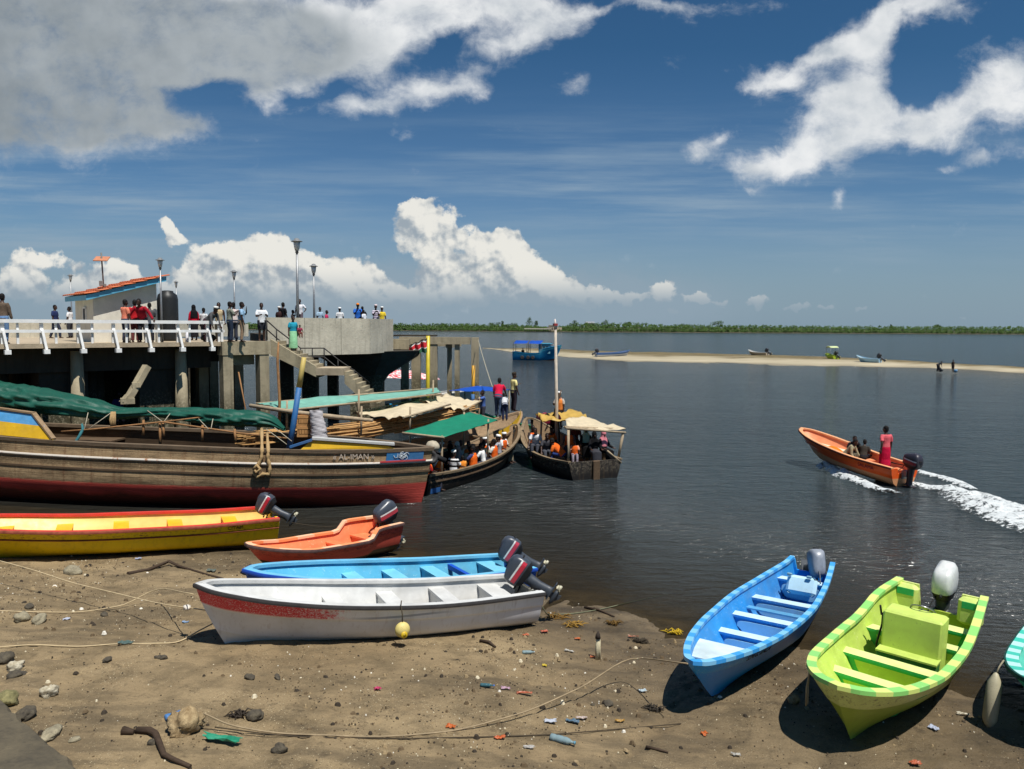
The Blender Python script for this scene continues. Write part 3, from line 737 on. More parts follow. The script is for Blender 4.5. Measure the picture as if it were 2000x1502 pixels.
def outboard(parent, loc, tilt=60, steer=0, col=(70, 76, 84), stripe=None, S=1.0, tiller=True, prop=True, rot_mat=None, leg_col=(60, 66, 74), white_band=True, name='outboard_motor'):
    """outboard motor; local frame: x points forward (into the boat), pivot at the transom top"""
    R = Euler((0, math.radians(tilt), math.radians(steer)), 'XYZ').to_matrix()
    legm = gloss('outboard_leg_%d_%d_%d' % leg_col, C(*leg_col), .4); cowm = gloss('outboard_cowl_%d_%d_%d' % col, C(*col), .28)
    blk = matte('outboard_black', C(28, 28, 30), .2, .6); metal = gloss('clamp_alloy', C(150, 150, 145), .4, .6)
    mb = MB()                                                   # clamp bracket on the transom
    mb.box((.02, 0, -.12), (.1, .26, .3), None, 0, .02); mb.box((-.08, .1, -.05), (.16, .03, .22), None, 0, .01); mb.box((-.08, -.1, -.05), (.16, .03, .22), None, 0, .01)
    mb.tube([(.07, .08, -.2), (.16, .08, -.2)], .012, 6); mb.tube([(.07, -.08, -.2), (.16, -.08, -.2)], .012, 6)
    root = mb.build(name, metal, parent); root.location = loc; root.scale = (S, S, S)
    tp = lambda p: R @ Vector((p[0], p[1], p[2] if p[2] > -.1 else -.1 + (p[2] + .1) * .56))
    m = MB()                                                    # midsection, gearcase, skeg, cavitation plate
    def lp(l): return [tp(p) for p in l]
    prof = [(.30, .12, .14), (.10, .11, .13), (-.10, .09, .12), (-.45, .07, .125), (-.62, .065, .14), (-.66, .08, .18)]
    rings = []; n = 10
    for z, ry, rx in prof: rings += [tp((-.22 + rx * math.cos(2*pi*k/n) - (0.02 if z < -.4 else 0), ry * math.sin(2*pi*k/n), z)) for k in range(n)]
    m.add(rings, [(i*n + k, i*n + (k+1) % n, (i+1)*n + (k+1) % n, (i+1)*n + k) for i in range(len(prof) - 1) for k in range(n)] + [tuple(range(n)), tuple(range(len(rings) - 1, len(rings) - n - 1, -1))], 0, smooth=True)
    Rm = R
    m.box(tp((-.30, 0, -.67)), (.42, .20, .018), Rm, 0); m.box(tp((-.22, 0, -.78)), (.14, .05, .22), Rm, 0, .02)
    m.tube(lp([(-.02, 0, -.88), (-.10, 0, -.88), (-.30, 0, -.88), (-.40, 0, -.88)]), [.012, .05, .06, .045], 10)
    sk = [(-.10, -.92), (-.30, -.92), (-.34, -1.10), (-.24, -1.10)]
    m.add([tp((x, y, z)) for y in (-.012, .012) for x, z in sk], [(3, 2, 1, 0), (4, 5, 6, 7), (0, 1, 5, 4), (1, 2, 6, 5), (2, 3, 7, 6), (3, 0, 4, 7)], 0)
    m.build('leg', legm, root)
    c = MB()                                                    # cowling
    prof = [(.28, .80, 0), (.33, .97, 0), (.43, 1.0, .0), (.54, .98, .01), (.63, .90, .02), (.69, .74, .03), (.715, .38, .05)]
    n = 20; rings = []
    for z, q, dx in prof:
        for k in range(n):
            a = 2 * pi * k / n; ca, sa = math.cos(a), math.sin(a)
            ex = lambda w: math.copysign(abs(w) ** .50, w)
            rings.append(tp((-.22 + dx + .34 * q * ex(ca), .175 * q * ex(sa) * (1 - .14 * ca), z - (.05 * ca if z > .5 else 0))))
    c.add(rings, [(i*n + k, i*n + (k+1) % n, (i+1)*n + (k+1) % n, (i+1)*n + k) for i in range(len(prof) - 1) for k in range(n)] + [tuple(range(n - 1, -1, -1)), tuple(len(rings) - n + k for k in range(n))], 0, smooth=True)
    cow = c.build('cowling', cowm, root)
    gh = MB(); gh.tube(lp([(-.50, -.06, .50), (-.575, -.06, .53), (-.575, .06, .53), (-.50, .06, .50)]), .018, 6); gh.build('grab_handle', blk, root)
    pc = MB(); pc.tube(lp([(.10, .02, .30), (.17, .02, .30)]), .022, 8); pc.tube(lp([(.05, -.06, .28), (.16, -.10, .20), (.28, -.14, .02), (.40, -.12, -.12)]), .012, 6); pc.build('starter_cord', blk, root)
    b = MB(); n = 20; rings = []
    for z in (.20, .325):
        for k in range(n):
            a = 2 * pi * k / n; ca, sa = math.cos(a), math.sin(a); ex = lambda w: math.copysign(abs(w) ** .50, w)
            rings.append(tp((-.22 + (.322 if z > .3 else .22) * ex(ca), (.168 if z > .3 else .13) * ex(sa) * (1 - .14 * ca), z)))
    b.add(rings, [(k, (k+1) % n, n + (k+1) % n, n + k) for k in range(n)] + [tuple(range(n - 1, -1, -1)), tuple(n + k for k in range(n))], 0)
    b.build('lower_cowl', blk, root)
    if stripe:
        for sd in (-1, 1):
            d = MB()                                      # decal stripes on the flanks, a hand's breadth above the seam
            for (z0, z1, x0, x1, mi) in ((.475, .515, -.52, .03, 1), (.37, .47, -.52, .04, 0)):
                q = []
                for i in range(9):
                    x = lerp(x0, x1, i / 8); ca = max(-1, min(1, (x + .22) / .34)); ca = math.copysign(abs(ca) ** (1 / .50), ca); sa = math.sqrt(max(0, 1 - ca * ca))
                    for z in (z0, z1): q.append(tp((x, sd * (.175 * sa ** .50 * (1 - .14 * (x + .22) / .34) * (1.0 if z < .5 else .99) + .006), z)))
                d.add(q, [(2*i, 2*i + 2, 2*i + 3, 2*i + 1) for i in range(8)], mi)
            d.build('decal', [gloss('decal_%d_%d_%d' % stripe, C(*stripe), .35), gloss('decal_white', C(215, 215, 212), .35)], root)
    if prop:
        p = MB(); p.tube(lp([(-.38, 0, -.88), (-.52, 0, -.88)]), [.05, .03], 8)
        for k in range(3):
            a = 2 * pi * k / 3; u = Vector((0, math.cos(a), math.sin(a))); w = Vector((0, -math.sin(a), math.cos(a)))
            o = Vector((-.45, 0, -.88))
            q = [o + u*.03 + w*-.02 + Vector((.03, 0, 0)), o + u*.09 + w*-.06 + Vector((.04, 0, 0)), o + u*.15 + w*-.02 + Vector((.02, 0, 0)), o + u*.14 + w*.05 + Vector((-.03, 0, 0)), o + u*.04 + w*.03 + Vector((-.03, 0, 0))]
            p.add([tp(x) for x in q], [(0, 1, 2, 3, 4)], 0)
        p.build('propeller', gloss('prop_paint', C(190, 185, 160), .4), root)
    if tiller:
        t_ = MB(); t_.tube(lp([(.02, .04, .22), (.14, .05, .20), (.42, .08, .16)]), [.022, .018, .018], 6); t_.tube(lp([(.42, .08, .16), (.56, .09, .15)]), .024, 8)
        t_.build('tiller', blk, root)
    return root

def place(o, stern, bow, keel_dz=0.0, pitch=None, roll=0.0):
    """puts a boat so that its stern centre and bow tip keel line run from one world point to another"""
    a, b = Vector(stern), Vector(bow); d = b - a; yaw = math.atan2(d.y, d.x); pt = -math.atan2(d.z, math.hypot(d.x, d.y)) if pitch is None else pitch
    o.location = a; o.rotation_euler = Euler((math.radians(roll), pt, yaw), 'XYZ'); o.rotation_mode = 'XYZ'
    return o

# ---- hull paints that need bands along the hull (UV: metres from the stern, height fraction)
def white_hull_paint():
    m = NT('white_hull_paint'); u, v, _ = m.uv(); P = m.coord('Object')
    n = m.noise(9, 6, 0.7); n2 = m.noise(2.5, 4); n3 = m.noise(55, 5, 0.75, stretch=(0.6, 1, 1))
    base = m.mix(m.mapr(n2, 0.4, 0.75), C(230, 230, 230), C(212, 209, 202))
    low = m.mapr(m.math('ADD', v, m.math('MULTIPLY', n2, 0.06)), 0.30, 0.27); base = m.mix(m.math('MULTIPLY', low, 0.5), base, C(206, 196, 160))
    # blue-grey wave along the side band
    wv = m.math('MULTIPLY', m.math('SINE', m.math('MULTIPLY_ADD', u, 1.9, 0.9)), 0.05)
    band = m.math('MULTIPLY', m.mapr(m.math('ABSOLUTE', m.math('SUBTRACT', m.math('ADD', v, wv), 0.80)), 0.030, 0.022), m.math('MULTIPLY', m.mapr(u, 1.8, 2.4), m.mapr(u, 3.9, 3.4)))
    base = m.mix(m.math('MULTIPLY', band, 0.85), base, C(150, 155, 165))
    side = m.mapr(v, 0.70, 0.69); base = m.mix(m.math('MULTIPLY', side, 0.30), base, C(176, 180, 196))
    # scrubbed red bow band
    fade = m.math('ADD', m.mapr(u, 3.2, 5.4), m.math('MULTIPLY', m.math('SUBTRACT', n, 0.5), 0.9))
    red = m.math('MULTIPLY', m.math('MULTIPLY', m.mapr(v, 0.70, 0.74), m.mapr(fade, 0.30, 0.5)), m.mapr(m.math('ADD', n3, m.math('MULTIPLY', m.mapr(u, 3.0, 5.6), -0.10)), 0.56, 0.46))
    base = m.mix(red, base, m.mix(m.mapr(n3, 0.35, 0.6), C(205, 20, 40), C(214, 62, 76)))
    drip = m.noise(1.0, 4, 0.6, stretch=(16, 16, 0.7))
    base = m.mix(m.math('MULTIPLY', m.mapr(drip, 0.55, 0.75), 0.28), base, C(140, 112, 84))
    m.col(base); m.rough(0.35); m.bump(n3, 0.05, 0.01); return m.m
def rubbed_paint(name, main, low=None, v_low=0.0, scuff=(0.5, 0.5, 0.5, 1), band=None, amount=0.5, dirt=0.3, rough=0.4, streaks=None, vband=0.74):
    """main colour with a scuffed top band (rubbing) and a differently painted bottom"""
    m = NT(name); u, v, _ = m.uv(); P = m.coord('Object')
    n = m.noise(7, 6, 0.7, stretch=(0.6, 1, 1.4)); n2 = m.noise(1.6, 4); n3 = m.noise(30, 4, 0.7, stretch=(0.35, 1, 1))
    base = m.mix(m.mapr(n2, 0.35, 0.7), dark(main, 0.9), main)
    if band: base = m.mix(m.mapr(v, vband - .01, vband + .01), base, band)
    base = m.mix(m.math('MULTIPLY', m.math('MULTIPLY', m.mapr(n3, 0.60 - amount * .2, 0.72 - amount * .2), m.mapr(n, 0.42, 0.6)), m.mapr(v, 0.55, 0.8)), base, scuff)
    if low: base = m.mix(m.mapr(m.math('ADD', v, m.math('MULTIPLY', m.math('SUBTRACT', n, 0.5), 0.04)), v_low + .012, v_low - .012), base, low)
    d = m.noise(1.0, 5, 0.65, stretch=(9, 9, 0.8))
    base = m.mix(m.math('MULTIPLY', m.mapr(d, 0.5, 0.75), dirt), base, C(92, 74, 52))
    m.col(base); m.rough(rough); m.bump(n3, 0.08, 0.01); m.b.inputs['Specular IOR Level'].default_value = 0.25; return m.m
def striped_rim(name, a, b, period=0.5, worn=(0.4, 0.38, 0.33, 1)):
    m = NT(name); u, o, _ = m.uv(); n = m.noise(16, 5, 0.7)
    fr = m.math('FRACT', m.math('MULTIPLY', m.math('ADD', u, m.math('MULTIPLY', m.math('SUBTRACT', n, 0.5), 0.03)), 1 / period))
    c = m.mix(m.mapr(fr, 0.46, 0.48), a, b); c = m.mix(m.math('MULTIPLY', m.mapr(n, 0.62, 0.72), 0.6), c, worn)
    m.col(c); m.rough(0.45); return m.m

RUBBER = matte('rubber_rail', C(58, 56, 56), .25, .6)
CAV = matte('seat_cavity', C(30, 30, 30), .2, .9)
PANGA_SHEER = [(0, .66), (.3, .64), (.55, .70), (.8, .86), (1, 1.06)]

def open_boat(name, label, group, H, mats, rail=None, gun_w=.11, gun_h=.05, benches=(), notch=.14, rim_t0=0.0, transom_mat=None, bench_kw=None, strip_prof=None):
    """mats: hull, interior, gunwale, bench top, bench side"""
    root = empty(name); tag(root, label, 'boat', group)
    H.outside().build('hull', mats[0], root); H.inside().build('interior', mats[1], root)
    H.strip(strip_prof or [(.02, -.01), (.02, gun_h), (-gun_w, gun_h), (-gun_w, -.01)], 1.0, rim_t0).build('gunwale', mats[2], root)
    if rail: H.strip([(.048, -.02), (.052, .01), (.046, .042), (.022, .048), (.018, -.03)], 1.0, rim_t0).build('rub_rail', rail, root)
    H.transom(notch).build('transom', transom_mat or mats[0], root)
    for b in benches: H.bench(*b, **(bench_kw or {})).build('bench', [mats[3], mats[4], CAV], root)
    return root
# ------------------------------------------------------------------ the boats on the beach
BG = 'open fibreglass boats drawn up along the beach'
W_WHITE = paint('white_boat_interior', C(210, 210, 207), .2, C(160, 154, 142), .45, 5, .35)
# white boat with a scrubbed red bow
H = Hull(6.2, 1.54, [(0, .80), (.3, .76), (.55, .82), (.8, .96), (1, 1.14)], [(0, 0), (.8, 0), (.92, .02), (1, .12)], floor=.16, rake=.52, step=(.70, .035))
wb = open_boat('panga_boat', 'white open boat with scrubbed red bow band and round yellow buoy on its side', BG, H,
    (white_hull_paint(), W_WHITE, W_WHITE, W_WHITE, W_WHITE), RUBBER, benches=((.25, .64, .32), (.42, .62, .32), (.59, .64, .32), (.07, .66, .42)), transom_mat=W_WHITE, bench_kw=dict(hole=((3, 9), (0, 1))))
MB().box((.14, 0, .66), (.05, .62, .34), None, 0, .02).build('motor_pad', paint('motor_pad_plate', C(118, 116, 104), .4, C(80, 70, 55), .6), wb)
place(wb, (.31, 15.46, .08), (-5.21, 12.78, .57), roll=0)
outboard(wb, (-.0, 0, .68), 60, -34, (62, 68, 78), (186, 36, 58), S=.88)
# buoy hanging from the rail
o = H.O(.47, 1.0, 1)
b = MB(); b.ball((0, 0, 0), (.135, .10, .135), 14, 10); b.lathe([(.05, -.02), (.062, 0), (.05, .02), (.03, .02), (.03, -.02)], 14, 1, (0, .10, -.06), Euler((pi/2, 0, 0)).to_matrix())
buoy = b.build('float', [paint('buoy_yellowed_foam', C(214, 196, 120), .5, C(120, 105, 60), .6, 14), paint('buoy_yellow', C(205, 172, 30), .3)], None)
tag(buoy, 'round yellowed foam float hanging on the side of the white boat', 'buoy')
rp = MB(); rp.tube([(0, 0, .12), (-.01, -.03, .26), (.0, -.08, .40), (-.03, -.14, .46)], .011, 6); rp.build('rope', matte('dark_cord', C(70, 62, 50)), buoy)

# pale blue boat behind it
sky_b = paint('pale_blue_interior', C(86, 178, 216), .4, C(150, 200, 215), .5, 3, .3)
deep_b = rubbed_paint('royal_blue_hull_paint', C(20, 92, 190), None, 0, C(170, 195, 225), None, .35, .05)
H2 = Hull(6.15, 1.62, [(0, .80), (.3, .82), (.55, .90), (.8, 1.02), (1, 1.15)], [(0, 0), (.8, 0), (.92, .02), (1, .12)], floor=.14, rake=.72, step=(.72, .03))
bb = open_boat('panga_boat', 'pale blue open boat with royal blue sides lying behind the white boat', BG, H2,
    (deep_b, sky_b, paint('pale_blue_rim', C(112, 190, 226), .2, C(80, 130, 190), .4), paint('pale_blue_seat', C(122, 200, 226), .15), sky_b), gloss('royal_blue_rail', C(30, 74, 170), .35),
    benches=((.60, .74, .32), (.45, .70, .32), (.30, .69, .32), (.06, .70, .40)), bench_kw=dict(hole=((3, 9), (0, 1))))
H2.bench(.225, .70, .10, .1, False, 0, 0).build('cross_beam', gloss('royal_blue_beam', C(20, 80, 190), .4), bb)
place(bb, (.16, 17.75, -.16), (-5.04, 14.45, .28), roll=0)
outboard(bb, (-.0, 0, .70), 60, -28, (66, 72, 82), (190, 60, 80), S=.88)

# small orange boat with raised quarters
or_i = paint('orange_boat_interior', C(240, 132, 84), .3, C(245, 190, 150), .45, 4, .15)
or_h = rubbed_paint('faded_red_hull_paint', C(196, 84, 70), C(72, 62, 48), .38, C(120, 46, 44), None, .8, .2)
H3 = Hull(4.15, 1.42, [(0, .86), (.20, .84), (.225, .82), (.265, .62), (.30, .58), (.65, .58), (.85, .66), (1, .76)], [(0, 0), (.7, 0), (.85, .03), (1, .22)], floor=.14, breadth=[(0, .82), (.25, .96), (.45, 1.0), (.65, .97), (.8, .86), (.9, .66), (.955, .46), (.985, .26), (1, 0.0)], rake=.5, step=(.74, .03))
ob = open_boat('skiff', 'small orange skiff with faded red sides and raised stern corners', BG, H3,
    (or_h, or_i, striped_rim('orange_rim_paint', C(240, 190, 150), C(238, 150, 96), 1.1), or_i, or_i), matte('dark_rub_rail', C(86, 66, 64), .4, .6),
    benches=((.50, .34, .36), (.30, .40, .30), (.08, .50, .48)), bench_kw=dict(hole=((4, 9), (0, 1))), notch=.22)
place(ob, (-3.3, 20.7, -.02), (-5.9, 17.5, .28), roll=0)
outboard(ob, (.06, -.08, .56), 24, -6, (66, 72, 82), (170, 60, 70), S=1.0)
can = MB().box((.62, .25, .62), (.30, .22, .24), (0, 0, .3), 0, .05); can.tube([(.55, .25, .76), (.62, .26, .80), (.70, .28, .76)], .015, 6)
can.build('fuel_bag', paint('orange_bag', C(232, 140, 96), .3), ob)

# long yellow boat
yl = rubbed_paint('yellow_hull_paint', C(236, 200, 24), C(246, 212, 30), .20, C(130, 80, 48), None, .5, .3)
cr = paint('cream_yellow_interior', C(242, 204, 112), .2, C(220, 170, 100), .45, 4, .12)
H4 = Hull(8.5, 1.95, [(0, .84), (.25, .76), (.5, .76), (.75, .86), (1, 1.1)], [(0, 0), (.8, 0), (.92, .02), (1, .12)], floor=.14, rake=.9, step=(.76, .02))
yb = open_boat('panga_boat', 'long yellow open boat with red rim and orange seats', BG, H4,
    (yl, cr, paint('red_rim_paint', C(214, 56, 44), .35, C(190, 120, 100), .5), paint('seat_yellow', C(246, 186, 30), .12), paint('seat_orange', C(232, 112, 62), .2)), matte('faded_red_rail', C(150, 78, 58), .4, .7),
    benches=((.11, .64, .36), (.27, .60, .36), (.42, .60, .36), (.57, .60, .36), (.72, .64, .36)), bench_kw=dict(riser=True))
H4.strip([(.03, -.02), (.045, 0), (.03, .02), (.0, .02), (.0, -.02)], .74).build('rub_strake', matte('rust_red_strake', C(122, 66, 40), .4), yb)
place(yb, (-6.5, 21.4, .02), (-14.15, 17.72, .50), roll=0)
outboard(yb, (-.0, 0, .72), 62, -28, (66, 70, 80), (180, 40, 60), S=.88)
tw = text_mesh('lettering', 'CITAM', .13, matte('faded_brown_paint', C(92, 70, 20)), yb, Matrix.Identity(4))
p0, p1 = H4.O(.10, .88, 1), H4.O(.16, .88, 1); xd = (p0 - p1).normalized(); zd = (H4.O(.13, .97, 1) - H4.O(.13, .8, 1)).normalized(); nd_ = xd.cross(zd).normalized(); zd = nd_.cross(xd)
tw.matrix_local = Matrix.Translation((p0 + p1) / 2 + nd_ * .012) @ Matrix((xd, zd, nd_)).transposed().to_4x4()

# bright blue boat with white hoops on its rim
bl = paint('sky_blue_interior', C(44, 142, 214), .4, C(140, 190, 225), .45, 4, .32)
blh = rubbed_paint('blue_hull_paint', C(0, 134, 222), None, 0, C(130, 180, 210), C(40, 150, 220), .3, .03, vband=.77)
seatw = paint('seat_white_blue', C(196, 228, 244), .2, C(90, 160, 220), .45, 8)
H5 = Hull(7.3, 1.50, [(0, .82), (.06, .76), (.3, .72), (.55, .74), (.8, .82), (1, .92)], [(0, 0), (.8, 0), (.92, .02), (1, .12)], [(0, .60), (.25, .88), (.45, 1.0), (.65, .92), (.8, .74), (.9, .52), (.955, .34), (.985, .20), (1, 0.0)], floor=.14, rake=.85, step=(.78, .03))
b5 = open_boat('panga_boat', 'bright blue open boat with white hoops on its rim and a grey motor', BG, H5,
    (blh, bl, striped_rim('blue_white_rim', C(58, 150, 218), C(120, 184, 222), .46), seatw, bl), None,
    benches=((.10, .58, .24), (.30, .52, .24), (.46, .50, .24), (.61, .52, .24)), gun_w=.085, notch=.24)
for t, z0, w, zs in ((.30, .17, .8, .52), (.46, .17, .82, .50), (.61, .17, .7, .52), (.10, .2, .6, .58)):
    pan = MB(); x = H5.L * t + .21; pl = []
    hw = H5.half(x / H5.L, .36) * .92; zc, hz_ = (H5.floor + zs) / 2 - .02, (zs - H5.floor) / 2 - .07
    for k in range(28):
        a = 2*pi*k/28; ex = lambda q: math.copysign(abs(q) ** .4, q); pl.append((hw * ex(math.cos(a)) * (1 if math.sin(a) > 0 else .86), zc + hz_ * ex(math.sin(a))))
    pan.add([(x + .022, y, z) for y, z in pl] + [(x + .034, y, z) for y, z in pl], [tuple(range(27, -1, -1)), tuple(range(28, 56))] + [(k, (k+1) % 28, 28 + (k+1) % 28, 28 + k) for k in range(28)], 0)
    pan.build('seat_panel', paint('panel_pale_blue', C(150, 206, 236), .15), b5)
fd = MB(); nf = 14
g = []
for i in range(8):
    t = lerp(.80, .93, i / 7); z = H5.sheer(t) - .10; w = H5.half(t, z)
    g.append([Vector((H5.L * t - .1, lerp(-w, w, j / nf), z)) for j in range(nf + 1)])
fd.sheet(g, 0, .02, False).build('fore_deck', paint('fore_deck_white', C(210, 228, 232), .25, C(120, 180, 215)), b5)
MB().beam((2.72, .5, .40), (2.72, -.62, .40), .16, .03).build('loose_plank', paint('plank_blue', C(88, 160, 205), .3), b5)
MB().tube([(3.55, .52, .52), (2.9, .58, .56), (2.35, .60, .60), (2.0, .58, .62)], .022, 6).build('push_pole', matte('grey_pole', C(120, 112, 112)), b5)
place(b5, (6.72, 17.45, -.02), (2.42, 10.98, .14), roll=0)
outboard(b5, (-.02, 0, .46), 62, 30, (140, 146, 156), None, S=.92)
tank = MB().box((1.12, .05, .55), (.14, .62, .40), (0, -.5, 0), 0, .07); tank.box((1.14, .2, .76), (.06, .10, .05), None, 1, .01); tank.box((1.14, -.2, .76), (.06, .10, .05), None, 1, .01)
fuel = tank.build('fuel_tank', [paint('tank_white_blue', C(186, 222, 236), .15), matte('tank_cap', C(120, 160, 180))], None); fuel.parent = b5
MB().tube([(1.1, .3, .72), (.9, .38, .62), (.7, .34, .50), (.6, .3, .70), (.2, .15, .80)], .012, 6).build('fuel_hose', matte('grey_hose', C(96, 100, 104)), b5)
lt = text_mesh('lettering', 'S.M.G. LALA', .15, matte('lettering_dark', C(52, 46, 60)), b5, Matrix.Identity(4))
p0, p1 = H5.O(.86, .89, 1), H5.O(.74, .89, 1); xd = (p1 - p0).normalized(); zd = (H5.O(.80, .97, 1) - H5.O(.80, .82, 1)).normalized(); nd_ = xd.cross(zd).normalized(); zd = nd_.cross(xd)
lt.matrix_local = Matrix.Translation((p0 + p1) / 2 + nd_ * .02) @ Matrix((xd, zd, nd_)).transposed().to_4x4()

# lime green boat with a steering console
lg = paint('lime_interior', C(190, 214, 92), .35, C(220, 228, 160), .45, 4, .30)
lgh = rubbed_paint('lime_hull_paint', C(158, 178, 66), None, 0, C(120, 120, 80), C(206, 216, 130), .45, .22, vband=.70)
grn = paint('mint_green_paint', C(28, 176, 96), .12)
H6 = Hull(6.0, 1.78, [(0, 1.06), (.12, 1.04), (.20, 1.0), (.30, .88), (.40, .82), (.6, .84), (.8, .96), (1, 1.12)], [(0, 0), (.8, 0), (.92, .02), (1, .10)], [(0, .84), (.25, .97), (.45, 1.0), (.62, .97), (.78, .86), (.88, .70), (.94, .52), (.98, .30), (1, 0.0)], floor=.16, rake=.80, step=(.68, .035))
b6 = open_boat('panga_boat', 'lime green open boat with green striped rim and steering console', BG, H6,
    (lgh, lg, striped_rim('lime_mint_rim', C(206, 222, 122), C(136, 204, 108), .62), paint('lime_seat', C(222, 234, 150), .12), grn), None,
    benches=((.66, .60, .26), (.50, .58, .28), (.27, .60, .26), (.13, .66, .30)), gun_w=.115, notch=0.42, bench_kw=dict(riser=False))
for (t, z) in ((.66, .60), (.50, .58), (.27, .60), (.13, .66)):      # green-framed panel closing each seat front
    pm = MB(); x = H6.L * t + .24; n = 24; rows = [H6.floor, H6.floor + .05, lerp(H6.floor, z, .5), z - .09, z - .05]
    co = [Vector((x, lerp(-H6.half(x / H6.L, q), H6.half(x / H6.L, q), j / n), q)) for q in rows for j in range(n + 1)]
    fs = [(i*(n+1) + j, i*(n+1) + j + 1, (i+1)*(n+1) + j + 1, (i+1)*(n+1) + j) for i in range(4) for j in range(n)]
    pm.add(co, fs, [1 if (i in (0, 3) or j < 2 or j >= n - 2) else 0 for i in range(4) for j in range(n)])
    pm.build('seat_panel', [lg, grn], b6)
cs = MB(); cs.box((2.15, .06, .66), (.50, .92, 1.02), None, 0, .03); cs.box((2.50, .06, .34), (.30, .92, .36), None, 1, .012); cs.box((2.5, .06, .535), (.32, .94, .03), None, 0)
con = cs.build('console', [paint('console_lime', C(198, 220, 104), .3, C(160, 176, 90), .45, 4, .3), paint('console_dark_green', C(14, 104, 56), .1)], b6)
sw = MB(); Rw = Euler((0, math.radians(-35), 0)).to_matrix()
ring = [Rw @ Vector((.19 * math.cos(a), .19 * math.sin(a), 0)) + Vector((1.88, .10, 1.16)) for a in [2*pi*k/24 for k in range(25)]]
sw.tube(ring, .014, 6, cap=False)
for k in range(3): sw.tube([Vector((1.88, .10, 1.16)), ring[k * 8]], .009, 5)
sw.tube([(1.88, .10, 1.16), (1.95, .10, 1.06)], .03, 8); sw.build('steering_wheel', gloss('wheel_chrome', C(150, 150, 148), .25, .8), con)
thr = MB(); thr.box((2.1, -.44, .92), (.16, .07, .24), None, 0, .02); thr.tube([(2.12, -.49, .98), (2.2, -.50, 1.16)], .018, 6); thr.tube([(2.15, -.46, .82), (2.3, -.49, .5), (2.2, -.46, .25), (2.0, -.44, .18)], .018, 6)
thr.build('throttle', matte('throttle_black', C(26, 26, 28), .2, .5), con)
for sd in (-1, 1):       # raised stern corners, with the well for the motor between them
    sm = MB(); sm.box((.14, sd * .55, .80), (.24, .42, .50), None, 0, .06); sm.box((.262, sd * .56, .93), (.012, .30, .13), None, 1, .004)
    sm.build('stern_corner', [paint('lime_corner', C(206, 222, 120), .1), grn], b6)
MB().lathe([(.13, 0), (.13, .012)], 20, 0, (1.04, -.34, .40), Euler((0, pi/2, 0)).to_matrix()).build('hatch_dark_disc', matte('hatch_black', C(12, 14, 10), .1, .9), b6)  # solid black disc; the dark of an opening is put into its colour
place(b6, (8.17, 14.9, -.02), (4.40, 10.40, .08), roll=-2)
mo = outboard(b6, (-.04, 0, .56), 2, 0, (206, 208, 206), None, S=1.22, tiller=False, leg_col=(70, 76, 72))
mo.scale = (1.02, 1.12, 1.25)
MB().tube([(5.50, -.44, 1.09), (5.54, -.53, 1.04), (5.56, -.55, .80), (5.52, -.55, .52), (5.49, -.54, .55), (5.53, -.54, .95)], .012, 6).build('painter_rope', matte('grey_rope', C(150, 140, 116)), b6)

# turquoise boat leaving the frame
tq = paint('turquoise_interior', C(96, 196, 176), .15, C(200, 225, 215), .4, 4)
H7 = Hull(6.0, 1.70, [(0, .86), (.3, .70), (.6, .72), (.8, .84), (1, 1.0)], [(0, 0), (.8, 0), (.92, .02), (1, .12)], [(0, .84), (.25, .97), (.45, 1.0), (.62, .97), (.78, .86), (.88, .70), (.94, .52), (.98, .30), (1, 0.0)], floor=.16, rake=.62, step=(.70, .03))
b7 = open_boat('panga_boat', 'turquoise green open boat with pale hoops, only its bow in view', BG, H7,
    (rubbed_paint('turquoise_hull_paint', C(22, 150, 122), None, 0, C(90, 120, 110), C(40, 170, 146), .4, .15), tq, striped_rim('turquoise_rim', C(60, 186, 164), C(176, 220, 214), .5), tq, grn), matte('dark_teal_rail', C(14, 66, 60), .2), benches=((.66, .5, .26), (.45, .5, .26)), gun_w=.15)
place(b7, (11.5, 15.0, .0), (7.5, 10.72, .06))
fn = MB(); fn.lathe([(.02, -.40), (.06, -.36), (.10, -.28), (.105, 0), (.10, .26), (.05, .36), (.03, .40), (.0, .42)], 14)
fend = fn.build('fender', paint('fender_dirty_white', C(176, 168, 140), .4, C(90, 80, 60), .5, 10)); tag(fend, 'dirty white cylinder fender hanging off the turquoise boat', 'fender')
fp = D(1938, 1368, 11.45); fend.location = fp; fend.rotation_euler = (math.radians(-6), math.radians(9), 0)
MB().tube([(0, 0, .38), (.03, .0, .50), (.12, .05, .60)], .012, 6).build('rope', matte('grey_rope', C(150, 140, 116)), fend)
bpy.context.view_layer.update()
wm = wb.matrix_basis
po = H.O(.47, 1.0, 1); pw = Matrix.LocRotScale(wb.location, wb.rotation_euler, None) @ Vector((po.x, po.y + .14, po.z - .33))
buoy.location = pw; buoy.rotation_euler = (0, 0, wb.rotation_euler.z)
